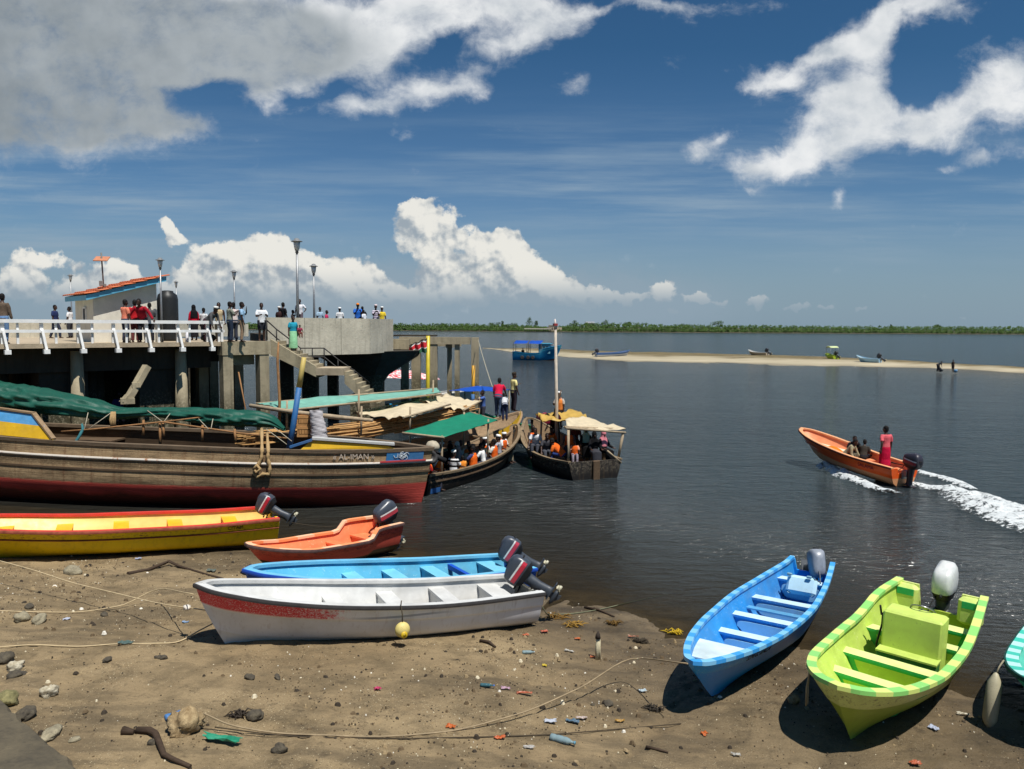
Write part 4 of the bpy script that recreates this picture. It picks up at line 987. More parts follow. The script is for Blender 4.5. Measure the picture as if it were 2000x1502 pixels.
# ------------------------------------------------------------------ the wooden dhows at the pier
def old_planks(name, top, red=None, v_red=0.35, v_top=None, slime=True, white=None, red_dark=None, curve_amt=0.0, L=16):
    """weathered carvel planking: grey-brown above, red antifouling below, seams, nail stains and salt"""
    m = NT(name); u, v, uvv = m.uv(); P = m.coord('Object')
    n1 = m.noise(1.2, 6, 0.68, vec=uvv, stretch=(0.5, 7, 1)); n2 = m.noise(5, 6, 0.75, vec=uvv, stretch=(0.8, 9, 1)); n3 = m.noise(0.8, 4); n4 = m.noise(16, 5, 0.85)
    c = m.mix(m.mapr(n1, 0.32, 0.66), dark(top, 0.24), dark(top, 1.12))
    c = m.mix(m.math('MULTIPLY', m.mapr(n2, 0.52, 0.68), 0.6), c, C(146, 122, 96))
    c = m.mix(m.math('MULTIPLY', m.mapr(n4, 0.55, 0.7), 0.5), c, dark(top, 0.30))
    st = m.noise(1.0, 5, 0.65, vec=uvv, stretch=(5, 0.9, 1)); c = m.mix(m.math('MULTIPLY', m.mapr(st, 0.50, 0.70), 0.6), c, C(92, 54, 34))
    seam = m.math('MULTIPLY', m.mapr(m.math('ABSOLUTE', m.math('SUBTRACT', m.math('FRACT', m.math('MULTIPLY', v, 13)), 0.5)), 0.455, 0.49), 0.7)
    c = m.mix(seam, c, dark(top, 0.16))
    if L > 15:
        bandk = m.math('MULTIPLY', m.mapr(m.math('ABSOLUTE', m.math('SUBTRACT', v, 0.775)), 0.05, 0.03), 0.62); c = m.mix(bandk, c, dark(top, 0.16))
        spk = m.noise(30, 4, 0.8); c = m.mix(m.math('MULTIPLY', m.math('MULTIPLY', m.mapr(spk, 0.52, 0.62), m.mapr(n1, 0.36, 0.56)), 0.75), c, C(176, 152, 116))
    if red:
        edge = m.math('ADD', v, m.math('MULTIPLY', m.math('SUBTRACT', n2, 0.5), 0.05))
        r = m.mix(m.mapr(n1, 0.3, 0.7), dark(red, 0.7), dark(red, 1.15)); r = m.mix(m.math('MULTIPLY', m.mapr(n4, 0.56, 0.7), 0.35), r, C(96, 72, 54))
        if slime:
            sl = m.math('MULTIPLY', m.mapr(m.math('ADD', v, m.math('MULTIPLY', m.math('SUBTRACT', n3, 0.5), 0.24)), v_red - .10, v_red - .16), m.mapr(u, L - 1.0, L - 4.0))
            r = m.mix(m.math('MULTIPLY', sl, 0.8), r, C(70, 48, 34))
        c = m.mix(m.mapr(edge, v_red + .012, v_red - .012), c, r)
    m.col(c); m.rough(0.85); m.b.inputs['Specular IOR Level'].default_value = 0.2
    hb = m.math('ADD', m.math('MULTIPLY', n2, 0.6), m.math('ADD', m.math('MULTIPLY', n4, 0.4), m.math('MULTIPLY', seam, -1.2))); m.bump(hb, 0.6, 0.03)
    return m.m
TIMBER = wood('weathered_timber', C(150, 126, 98), .35)
TIMBER_D = wood('dark_timber', C(96, 78, 60), .4)
POLE = wood('bleached_pole', C(168, 150, 124), .3, along=(2, 2, 2), scale=4)
STICK = wood('mangrove_stick', C(150, 110, 72), .4, along=(3, 3, 3), scale=4)
ROPE = matte('hemp_rope', C(168, 140, 98), .3, .9, 30)
ROPE_G = matte('grey_line', C(176, 168, 148), .25, .9, 30)
BLUE_OLD = paint('old_blue_paint', C(38, 100, 158), .5, C(110, 120, 120), .6, 6)
YEL_OLD = paint('old_yellow_paint', C(222, 176, 26), .35, C(120, 96, 50), .6, 6)
def tarp_mat(name, col, weave=False, thin=0.25):
    m = NT(name); a = m.noise(3, 5, 0.6); b = m.noise(18, 4, 0.6, stretch=(1, 1, 1))
    m.col(m.mix(m.mapr(a, 0.3, 0.7), dark(col, 0.82), dark(col, 1.1))); m.rough(0.55); m.bump(m.math('ADD', a, m.math('MULTIPLY', b, 0.3)), 0.4, 0.05)
    tr = m.n('ShaderNodeBsdfTranslucent'); tr.inputs[0].default_value = col; mx = m.n('ShaderNodeMixShader'); mx.inputs[0].default_value = thin
    out = [n for n in m.t.nodes if n.type == 'OUTPUT_MATERIAL'][0]; m.l(m.b.outputs[0], mx.inputs[1]); m.l(tr.outputs[0], mx.inputs[2]); m.l(mx.outputs[0], out.inputs[0]); return m.m
TARP_G = tarp_mat('dark_green_tarpaulin', C(20, 88, 72)); TARP_E = tarp_mat('emerald_tarpaulin', C(22, 136, 104)); TARP_C = tarp_mat('cream_canvas', C(216, 200, 168), thin=.15); TARP_Y = tarp_mat('yellow_canvas', C(206, 170, 84))
TARP_T = tarp_mat('pale_green_shade_net', C(132, 190, 172)); TARP_B = tarp_mat('blue_tarpaulin', C(16, 84, 190))
def canopy(corners, nu=18, nv=12, sagd=.12, fold=.05, seed=0, thick=.012, edge_drop=0.0):
    """cloth stretched between four corners (a, b, c, d in order) with sag, wrinkles and a thickness"""
    a, b, c, d = [Vector(p) for p in corners]; g = []
    for i in range(nu + 1):
        s = i / nu; row = []
        for j in range(nv + 1):
            t = j / nv; p = a.lerp(b, s).lerp(d.lerp(c, s), t)
            w = math.sin(pi * s) * math.sin(pi * t)
            e = 4 * s * (1 - s) * (1 - min(1, 4 * t * (1 - t) + .0)) + 4 * t * (1 - t) * (1 - min(1, 4 * s * (1 - s)))
            p = p - Vector((0, 0, sagd * w + edge_drop * e)) + Vector((0, 0, fold * (float(fbm(s * 5 + seed, t * 9 + seed * 3.1, 4, 3)) - .5) * 2))
            row.append(p)
        g.append(row)
    return MB().sheet(g, 0, thick)

# ======== the big dhow across the middle
HA = Hull(17.2, 4.3, [(0, 2.95), (.25, 2.75), (.5, 2.66), (.75, 2.56), (1, 2.46)], [(0, .0), (.6, 0), (1, .0)],
    [(0, .62), (.2, .88), (.45, 1.0), (.65, .95), (.8, .76), (.9, .48), (.96, .22), (1, .02)],
    mid=[(0, .0), (.08, .22), (.2, .55), (.34, .86), (.46, .98), (.56, 1.0), (.7, .985), (1, .93)], bow=[(0, .10), (.2, .50), (.42, .86), (.60, .98), (.8, 1.0), (1, .98)], rake=.55, floor=.9, th=.10, nT=60, ns=.5)
dw = old_planks('dhow_planking', C(156, 132, 100), C(184, 72, 62), .535, L=17.2)
dA = empty('dhow'); tag(dA, 'big weathered wooden dhow with red bottom and white rubbing line, moored across the middle', 'dhow', 'wooden dhows moored at the pier')
HA.outside().build('hull', dw, dA); HA.inside().build('interior', TIMBER_D, dA); HA.transom(0, th=.1).build('transom', dw, dA)
HA.strip([(.05, -.06), (.06, .05), (-.16, .05), (-.16, -.06)]).build('gunwale', wood('dhow_capping', C(112, 96, 78), .35), dA)
wl = NT('white_rubbing_paint'); n = wl.noise(5, 5, .7, stretch=(1, 1, 1)); wl.col(wl.mix(wl.mapr(n, .56, .68), C(196, 188, 176), C(150, 100, 66))); wl.rough(.7)
HA.strip([(-.02, -.045), (.04, -.04), (.06, 0), (.04, .04), (-.02, .045)], .835).build('rub_rail', wl.m, dA)
HA.strip([(-.02, -.03), (.035, -.03), (.035, .03), (-.02, .03)], .70).build('wale', TIMBER_D, dA)
# placed so that its port side faces the camera
place(dA, (-19.8, 28.3, -.62), (-2.95, 26.75, -.62), roll=0)
bpy.context.view_layer.update()
MA = dA.matrix_basis.copy() if False else Matrix.LocRotScale(dA.location, dA.rotation_euler, None); MAi = MA.inverted()
def a_side(px, py, off=.03, side=-1):
    """point on the camera side of the big dhow under a given photo pixel (local coordinates, found by search along the hull)"""
    best = None
    for it in range(160):
        t = .1 + .9 * it / 159
        for jt in range(40):
            v = .3 + .7 * jt / 39; p = MA @ HA.O(t, v, side); q = p - EYE
            k = 1 / q.dot(_f); X, Y = CX + FPX * q.dot(_r) * k, CY - FPX * q.dot(_u) * k
            e = (X - px) ** 2 + (Y - py) ** 2
            if best is None or e < best[0]: best = (e, t, v)
    return best[1], best[2]
def side_frame(H, t, v, side=-1):
    p = H.O(t, v, side); xd = (H.O(min(1, t + .02), v, side) - H.O(max(0, t - .02), v, side)).normalized(); zd = (H.O(t, min(1, v + .06), side) - H.O(t, max(0, v - .06), side)).normalized()
    n = (zd.cross(xd)).normalized() * (1 if side > 0 else -1)
    if n.y * side < 0: n = -n
    zd = n.cross(xd).normalized()
    if zd.z < 0: zd = -zd
    xd = zd.cross(n).normalized()
    return p, xd, zd, n
# name, carved in pale letters between two small flourishes
t_, v_ = a_side(694, 893); p, xd, zd, nn = side_frame(HA, t_, v_)
tm = text_mesh('lettering', '\u00ab AL-IMAN \u00bb', .245, matte('pale_lettering', C(190, 176, 160), .3), dA, Matrix.Identity(4), .006)
tm.matrix_local = Matrix.Translation(p + nn * .03) @ Matrix((xd, zd, nn)).transposed().to_4x4()
# blue carved bow panel with white scroll work
t0, v0 = a_side(752, 896); t1, v1 = .985, .93
bp = MB(); g = []
for i in range(13):
    t = lerp(t0, t1, i / 12); row = []
    for v in (.865, .895, .93, .965, .985): q, a_, b_, n_ = side_frame(HA, t, v); row.append(q + n_ * .035)
    g.append(row)
bp.sheet(g, 0, 0, False); bpo = bp.build('bow_panel', paint('panel_blue', C(34, 108, 162), .3, C(150, 170, 180), .6, 8), dA)
sc = MB()
for k in range(7):
    t = lerp(t0 + .02, t1 - .03, .35 + .6 * k / 6); q, a_, b_, n_ = side_frame(HA, t, .925 + .02 * math.sin(k * 2.2))
    pts = [q + n_ * .05 + a_ * (r * math.cos(an)) + b_ * (r * math.sin(an)) for an, r in [(j * .55 + k, .10 - j * .008) for j in range(11)]]
    sc.tube(pts, .010, 5)
q, a_, b_, n_ = side_frame(HA, lerp(t0, t1, .30), .925)
sc.tube([q + n_ * .05 + a_ * x + b_ * z for x, z in ((-.14, .02), (-.10, -.06), (-.02, -.05), (0, .08), (.03, -.05), (.10, -.06), (.14, .03))], .010, 5)
sc.build('scroll_carving', matte('carving_white', C(196, 202, 206), .2), bpo)
rb = MB(); g = []
for i in range(13):
    t = lerp(t0 - .01, .99, i / 12); row = []
    for v, o in ((.845, .02), (.845, .07), (.865, .07), (.865, .02)): q, a_, b_, n_ = side_frame(HA, t, v); row.append(q + n_ * o)
    g.append(row)
rb.sheet(g, 0, 0, False); rb.build('red_moulding', paint('moulding_red', C(190, 58, 62), .4, C(120, 70, 60), .6), dA)
# stern quarter board: blue over yellow, sloping off at its forward end (left edge of the picture)
def quarter(name, pxs, mats, dz=0.0):
    """pxs: outline corners as (t, height above the rim); board stands on the rim with a thickness"""
    for poly, mi, nm in pxs:
        m_ = MB(); q = []
        for t, h in poly:
            p = HA.O(t, 1, -1); q.append(p + Vector((0, .02 + .34 * (h - .05), h)))
        n = len(q); m_.add(q + [w + Vector((0, .10, 0)) for w in q], [tuple(range(n)), tuple(range(2*n - 1, n - 1, -1))] + [((i+1) % n, i, n + i, n + (i+1) % n) for i in range(n)]); m_.build(nm, mats[mi], dA)
quarter('q', [([(0, .05), (.285, .05), (.262, .46), (0, .55)], 0, 'yellow_board'), ([(0, .55), (.262, .46), (.235, .80), (0, .95)], 1, 'blue_board')],
    (YEL_OLD, paint('quarter_blue', C(84, 164, 222), .3, C(170, 180, 185), .6, 6)))
MB().beam(HA.O(.285, 1, -1) + Vector((0, .06, .08)), HA.O(.232, 1, -1) + Vector((0, .32, .86)), .16, .06).build('rail_cap', TIMBER, dA)
MB().beam(HA.O(.234, 1, -1) + Vector((0, .32, .86)), HA.O(.0, 1, -1) + Vector((0, .36, 1.0)), .16, .06).build('rail_cap', TIMBER, dA)
# forward rail boards: yellow with blue-white capping
ts0, _v = a_side(585, 872); ts1, _v = a_side(770, 880)
quarter('q2', [([(ts0, .05), (ts1, .05), (ts1 - .01, .14), (ts0 + .018, .34)], 0, 'yellow_board')], (YEL_OLD,))
MB().beam(HA.O(ts0 + .018, 1, -1) + Vector((0, .20, .40)), HA.O(ts1, 1, -1) + Vector((0, .12, .20)), .30, .07).build('rail_cap', paint('capping_white', C(190, 190, 186), .6, C(60, 80, 100), .6, 7), dA)
MB().beam(HA.O(ts0 - .02, 1, -1) + Vector((0, .08, .12)), HA.O(ts0 + .02, 1, -1) + Vector((0, .08, .36)), .16, .07).build('rail_cap', BLUE_OLD, dA)
# decks fore and aft, with a hold between
for ta, tb, z in ((.02, .30, 2.35), (.70, .965, 2.02)):
    g = [[Vector((HA.L * lerp(ta, tb, i / 10), lerp(-1, 1, j / 8) * HA.half(lerp(ta, tb, i / 10), z), z)) for j in range(9)] for i in range(11)]
    MB().sheet(g, 0, .06, False).build('deck', TIMBER_D, dA)
# deck gear: the awning pole, blue mast stump, its stays, bundled sail yard
W2A = lambda p: MAi @ Vector(p)
def on_A(px, py, Y): return W2A(D(px, py, Y))
m_ = MB(); m_.tube([on_A(564, 880, 27.6), on_A(574, 823, 27.7), on_A(584, 757, 27.8)], [.105, .10, .095], 10, 0); m_.tube([on_A(584, 757, 27.8), on_A(589, 727, 27.85), on_A(594, 698, 27.9)], [.095, .09, .08], 10, 1)
m_.build('mast', [BLUE_OLD, paint('mast_yellow', C(190, 168, 92), .5, C(140, 130, 110), .6, 7)], dA)
MB().tube([on_A(488, 792, 29.0), on_A(575, 805, 28.6), on_A(660, 815, 28.2), on_A(728, 821, 27.9)], [.07, .08, .085, .06], 8).build('yard', POLE, dA)
for k, (px, y0, y1) in enumerate(((313, 890, 825), (320, 872, 826), (395, 880, 830), (460, 882, 838), (280, 870, 820))):
    MB().tube([on_A(px, y0 - 20, 26.6), on_A(px + random.uniform(-2, 2), y1, 26.7)], [.05, .04], 6).build('stanchion', STICK, dA)
MB().tube([on_A(120, 843, 26.6), on_A(185, 838, 26.6), on_A(318, 824, 26.6), on_A(470, 846, 26.7), on_A(560, 856, 26.9)], .032, 6).build('rail_rope', STICK, dA)
MB().tube([on_A(318, 824, 26.6), on_A(400, 814, 27.2)], .026, 6).build('rail_rope', STICK, dA)
rr = random.Random(3)
for (a, b) in (((288, 802), (318, 824)), ((332, 808), (320, 824)), ((388, 818), (407, 838)), ((416, 818), (412, 838)), ((172, 806), (165, 838)), ((220, 804), (170, 840)), ((536, 835), (570, 862)), ((520, 838), (560, 868))):
    MB().tube([on_A(a[0], a[1], 27.0), on_A(b[0], b[1], 26.6)], .013, 5).build('lashing', ROPE_G, dA)
# thick hanging rope with a knot, over the side
def sA(px, py, off=.09):
    t, v = a_side(px, py); q, a, b, n = side_frame(HA, t, v); return q + n * off
kt = MB(); A1 = [on_A(511, 838, 26.6)] + [sA(*q) for q in ((512, 874), (512, 895), (507, 910), (498, 922), (503, 932), (514, 926), (526, 924), (529, 912), (526, 895), (523, 876))] + [on_A(521, 836, 26.8)]
tw = []
for i in range(len(A1) - 1):
    for k in range(4): tw.append(A1[i].lerp(A1[i + 1], k / 4))
kt.tube(tw, [.055 + .014 * math.sin(i * 1.9) for i in range(len(tw))], 8)
kt.tube([sA(500, 915, .14), sA(506, 922, .16), sA(512, 914, .15), sA(505, 908, .16), sA(499, 916, .15)], .06, 8)
kt.build('mooring_rope', ROPE, dA)
MB().tube([on_A(136, 881, 26.3), on_A(146, 866, 26.35), on_A(156, 850, 26.5), on_A(162, 838, 26.6), on_A(160, 828, 26.7)], [.05, .045, .05, .05, .03], 7).build('teal_rope', matte('teal_rope_mat', C(52, 110, 116), .4), dA)
hk = MB()
for k in range(5): hk.tube([on_A(221 + k * 1.6 - 3, 804, 26.8), on_A(219 + k * 2.4 - 4, 820 + 2 * (k % 2), 26.75), on_A(221 + k * 1.8 - 3, 836 - k % 3, 26.75)], .03, 6)
hk.build('rope_hank', ROPE, dA)
# the big dark green tarpaulin rolled along its boom
def roll_tarp():
    path = [(-60, 745), (0, 768), (60, 778), (120, 788), (180, 797), (240, 806), (285, 804), (330, 806), (390, 811), (440, 815), (500, 817), (530, 822), (556, 838)]
    dep = [27.0 + .35 * math.sin(i * .7) for i in range(len(path))]; hts = [1.1, .95, .95, .85, .72, .42, .34, .42, .58, .66, .62, .48, .14]
    cx_, cy_, ch = curve([(p[0], p[1]) for p in path]), None, curve([(p[0], h) for p, h in zip(path, hts)])
    g = []; NU, NV = 260, 40
    for i in range(NU + 1):
        px = lerp(-60, 556, i / NU); c = D(px, cx_(px), 27.6); h = ch(px); row = []
        for j in range(NV + 1):
            a = 2 * pi * j / NV; f = float(fbm(px * .012 + math.cos(a) * .7, math.sin(a) * .9 + px * .004, 5, 4)) - .5
            # folds that run slantwise round the roll, with sharp crests
            q = a * 1.11 + px * .006 + 2.2 * float(fbm(px * .007, math.cos(a) * .4 + 3, 23, 3)); r1 = 1 - (abs((q % 1.0) - .5) * 2) ** 2; q2 = a * 1.75 - px * .012 + 2.4 * float(fbm(px * .012, math.sin(a) * .5 + 5, 29, 3)); r2 = abs((q2 % 1.0) - .5) * 2
            rad = 1 + .40 * f + .24 * (r1 - .6) + .15 * (r2 - .5)
            y, z = math.cos(a) * h * .85 * rad, (math.sin(a) * h * .46 - .05 * h) * rad
            if math.sin(a) < 0: z *= .85
            row.append(c + Vector((0, y, z)))
        g.append(row)
    return MB().sheet(g, 0)
tr_ = roll_tarp().build('tarpaulin', TARP_G); tag(tr_, 'dark green tarpaulin bundled along the boom above the big dhow', 'tarpaulin')
for px, py in ((285, 800), (440, 812)):
    pass
# crates of cargo and a plastic-wrapped bale on the big dhow, forward of the mast
def crate(px, py, Y, w, h, d, rz, label):
    c = D(px, py, Y); rt = empty('crate', c, (0, 0, rz)); tag(rt, label, 'crate', 'slatted wooden crates on the dhow')
    f = MB()
    for sx in (-1, 1):
        for sy in (-1, 1): f.box((sx * w / 2, sy * d / 2, h / 2), (.05, .05, h))
    for z in (.03, h - .03):
        for sy in (-1, 1): f.box((0, sy * (d / 2 + .028), z), (w + .08, .02, .09))
        for sx in (-1, 1): f.box((sx * (w / 2 + .028), 0, z), (.02, d + .02, .09))
    f.box((0, 0, h * .5), (w * .9, d * .9, h * .92), None, 1); f.build('frame', [wood('crate_wood', C(188, 140, 88), .3, scale=4), matte('crate_dark', C(60, 44, 28))], rt)
    for k in range(4): MB().box((lerp(-w / 2 + .08, w / 2 - .08, k / 3), -d / 2 - .03, h / 2), (.10 if k % 2 else .07, .02, h - .2)).build('slat', wood('crate_wood', C(188, 140, 88)), rt)
    MB().box((0, 0, h + .012), (w + .06, d + .06, .024)).build('lid', wood('crate_wood', C(188, 140, 88)), rt)
    return rt
crate(597, 851, 28.6, .46, .34, .42, .1, 'slatted wooden crate at the bottom of the pair beside the blue mast')
crate(596, 831, 28.6, .44, .36, .40, .05, 'slatted wooden crate on top of the pair beside the blue mast')
bl_ = MB(); c0 = D(624, 856, 28.3); g = []
for i in range(19):
    z = i / 18 * 1.0; row = []
    for j in range(25):
        a = 2 * pi * j / 24; r = .26 * (1 + .08 * math.sin(z * 40 + j)) * (1 - .25 * z) * (1 + .25 * (float(fbm(j * .3, z * 7, 3)) - .5))
        row.append(c0 + Vector((r * math.cos(a) * 1.15 + z * -.10, r * math.sin(a), z)))
    g.append(row)
bl_.sheet(g, 0); bo_ = bl_.build('wrapped_bale', NT('plastic_wrap').col(C(186, 182, 184)).rough(.25).m); tag(bo_, 'grey plastic wrapped bale standing beside the wooden crates', 'bale')

p = D(858, 893, 27.6)
m_ = MB(); m_.tube([Vector((-.85, .1, .16)), Vector((-.5, 0, .12)), Vector((-.1, 0, .02)), Vector((.22, .05, -.14))], [.08, .10, .10, .09], 10); o = m_.build('rolled_mat', matte('black_roll', C(30, 30, 32), .3, .7)); o.location = p; tag(o, 'thick black roll lying across the bow of the big dhow', 'roll')
m_ = MB(); m_.ball((0, 0, 0), (.26, .24, .22), 14, 10, jit=.05); o = m_.build('sack', matte('grey_sack', C(176, 166, 146), .3)); o.location = D(845, 872, 28.4); tag(o, 'pale rounded sack behind the black roll on the dhow bow', 'sack')
m_ = MB(); R_ = Euler((math.radians(70), 0, .5)).to_matrix(); m_.lathe([(.13, -.06), (.21, -.08), (.25, 0), (.21, .08), (.13, .06), (.11, 0)], 18, 0, (0, 0, 0), R_); o = m_.build('tyre', RUBBER); o.location = D(842, 893, 27.3); tag(o, 'old black tyre hanging at the bow of the big dhow', 'tyre')
# ======== boats with shade cloths between the big dhow and the pier
def pole(name, a, b, r, mat, parent=None): return MB().tube([a, b], [r, r * .85], 7).build(name, mat, parent)
HD = Hull(12.0, 3.0, [(0, 1.9), (.3, 1.6), (.6, 1.55), (.85, 1.9), (1, 2.3)], [(0, 0), (.7, 0), (1, .3)], [(0, .6), (.25, .9), (.5, 1), (.7, .9), (.85, .62), (.95, .28), (1, .03)], rake=1.3, floor=.7, th=.08, ns=.5)
dD = empty('dhow'); tag(dD, 'wooden dhow under two cream canvases, its bow pointing out beside the green canopy', 'dhow', 'wooden dhows moored at the pier')
dkw = old_planks('dhow_planking_dark', C(146, 128, 104), C(140, 60, 52), .35, L=12)
HD.outside().build('hull', dkw, dD); HD.inside().build('interior', TIMBER, dD); HD.transom(0, th=.09).build('transom', dkw, dD); HD.strip([(.05, -.05), (.06, .05), (-.13, .05), (-.13, -.05)]).build('gunwale', TIMBER, dD)
for t in (.3, .45, .6, .75, .85): HD.bench(t, 1.35 + .35 * max(0, t - .6), .22, .06, False, 0, 0).build('bench', TIMBER, dD)
place(dD, (-5.9, 28.9, -.55), (.35, 39.0, -.55))
for sg in ((.80, .06), (.83, .3)): pass
qb = MB(); g = []
for i in range(9):
    t = lerp(.66, .97, i / 8); row = []
    for h in (.05, .32): q = HD.O(t, 1, -1); row.append(q + Vector((0, .03, h)))
    g.append(row)
qb.sheet(g, 0, .0, False); qb.build('bow_board', YEL_OLD, dD)

def frame_canopy(name, label, corners, posts, mat, sagd=.12, fold=.05, seed=0, poles=True, edge_drop=0.0, group=None, prad=.045):
    rt = empty(name, Vector(corners[0])); tag(rt, label, 'canopy', group)
    o = Vector(corners[0]); loc = [Vector(c) - o for c in corners]
    canopy(loc, 20, 14, sagd, fold, seed, edge_drop=edge_drop).build('cloth', mat, rt)
    if poles:
        for i, j in ((0, 1), (3, 2)): pole('ridge_pole', loc[i] - Vector((0, 0, .03)), loc[j] - Vector((0, 0, .03)), prad, POLE, rt)
    for (p, h) in posts:
        q = Vector(p) - o; pole('post', q, q + Vector((.03, 0, h)), prad, POLE, rt)
    return rt
frame_canopy('canopy', 'long pale green shade net rising to the right over the moored boats', [D(500, 787, 31), D(850, 757, 37), D(862, 768, 34.5), D(560, 800, 29)], [(D(560, 845, 29.5), 1.2), (D(845, 800, 35), 1.3), (D(700, 830, 31), 1.4)], TARP_T, .10, .12, 3)
frame_canopy('canopy', 'cream canvas awning nearest the pale green net', [D(690, 806, 31.5), D(830, 776, 35), D(880, 788, 33.5), D(788, 814, 30)], [(D(800, 850, 30.5), 1.1), (D(705, 850, 30), 1.1)], TARP_C, .02, .14, 5, edge_drop=.10)
frame_canopy('canopy', 'cream canvas awning behind the emerald canopy', [D(820, 780, 34), D(870, 770, 37.5), D(940, 782, 36.5), D(905, 800, 33.5)], [(D(905, 850, 34), 1.2), (D(935, 830, 36.5), 1.3)], TARP_C, .02, .14, 8, edge_drop=.08)
# loads of mangrove poles and split sticks
def bundle(name, label, a, b, n, spread, h, seed, cat='sticks'):
    r = random.Random(seed); m = MB(); a, b = Vector(a), Vector(b); d = (b - a).normalized(); sd = d.cross(Vector((0, 0, 1))).normalized()
    for k in range(n):
        o = sd * r.uniform(-spread, spread) + Vector((0, 0, r.uniform(0, h))); e = d * r.uniform(-.4, .4)
        p = a + o + e; q = b + o + e * .7 + sd * r.uniform(-.1, .1); mid = (p + q) / 2 - Vector((0, 0, r.uniform(0, .08)))
        m.tube([p, mid, q], r.uniform(.018, .038), 5)
    o = m.build(name, wood('stick_light', C(196, 152, 98), .35, along=(4, 4, 4), scale=3)); tag(o, label, cat); return o
o = bundle('stick_bundle', 'heap of split brown sticks lying beside the dhow name', D(640, 862, 30), D(770, 842, 31.5), 60, .5, .55, 4, 'sticks'); o['kind'] = 'thing'
bundle('stick_bundle', 'brown poles stacked under the cream awning', D(770, 845, 31.5), D(915, 815, 35), 60, .4, .55, 5, 'sticks')
bundle('stick_bundle', 'pale poles heaped behind the green tarpaulin end', D(480, 866, 29), D(600, 852, 30), 34, .4, .4, 6, 'sticks')
# ------------------------------------------------------------------ people: one skinned body each, clothing and hair as parts
SKINS = []
for i, c in enumerate((C(62, 40, 30), C(74, 48, 36), C(52, 34, 27), C(88, 58, 42))):
    m_ = NT('skin_%s' % 'abcd'[i]); nz = m_.noise(12, 3); m_.col(m_.mix(m_.mapr(nz, .3, .7), dark(c, .85), dark(c, 1.1))); m_.rough(.48); m_.b.inputs['Specular IOR Level'].default_value = .4; SKINS.append(m_.m)
HAIR = matte('black_hair', C(18, 15, 14), .3, .8, 60, .5, 120)
def cloth(col, stripes=None):
    key = 'cloth_%d_%d_%d%s' % (col[0], col[1], col[2], '_striped' if stripes else '')
    if key in _MC: return _MC[key]
    m = NT(key); n = m.noise(7, 4, .6); n2 = m.noise(20, 3, .6)
    c = m.mix(m.mapr(n, .3, .7), dark(C(*col), .82), dark(C(*col), 1.08))
    if stripes:
        z = m.sep(m.coord('Object'))[2]
        f = m.math('FRACT', m.math('MULTIPLY', z, stripes[1])); c = m.mix(m.mapr(f, .60, .64), c, C(*stripes[0]))
    m.col(c); m.rough(.9); m.bump(m.math('ADD', n, m.math('MULTIPLY', n2, .5)), .5, .03); m.b.inputs['Specular IOR Level'].default_value = .15
    _MC[key] = m.m; return m.m
LIFE = cloth((226, 96, 30))
ARM = {'down': (4, 8, 12), 'fwd': (32, 10, 42), 'hold': (20, 10, 88), 'fold': (28, 4, 105), 'rail': (52, 12, 26), 'lap': (26, 10, 52), 'out': (20, 52, 30), 'raise': (150, 20, 40), 'hip': (-12, 34, 70), 'face': (48, 6, 128), 'reach': (78, 10, 12), 'low': (62, 6, 8), 'back': (-24, 10, 24), 'knee': (44, 12, 26)}
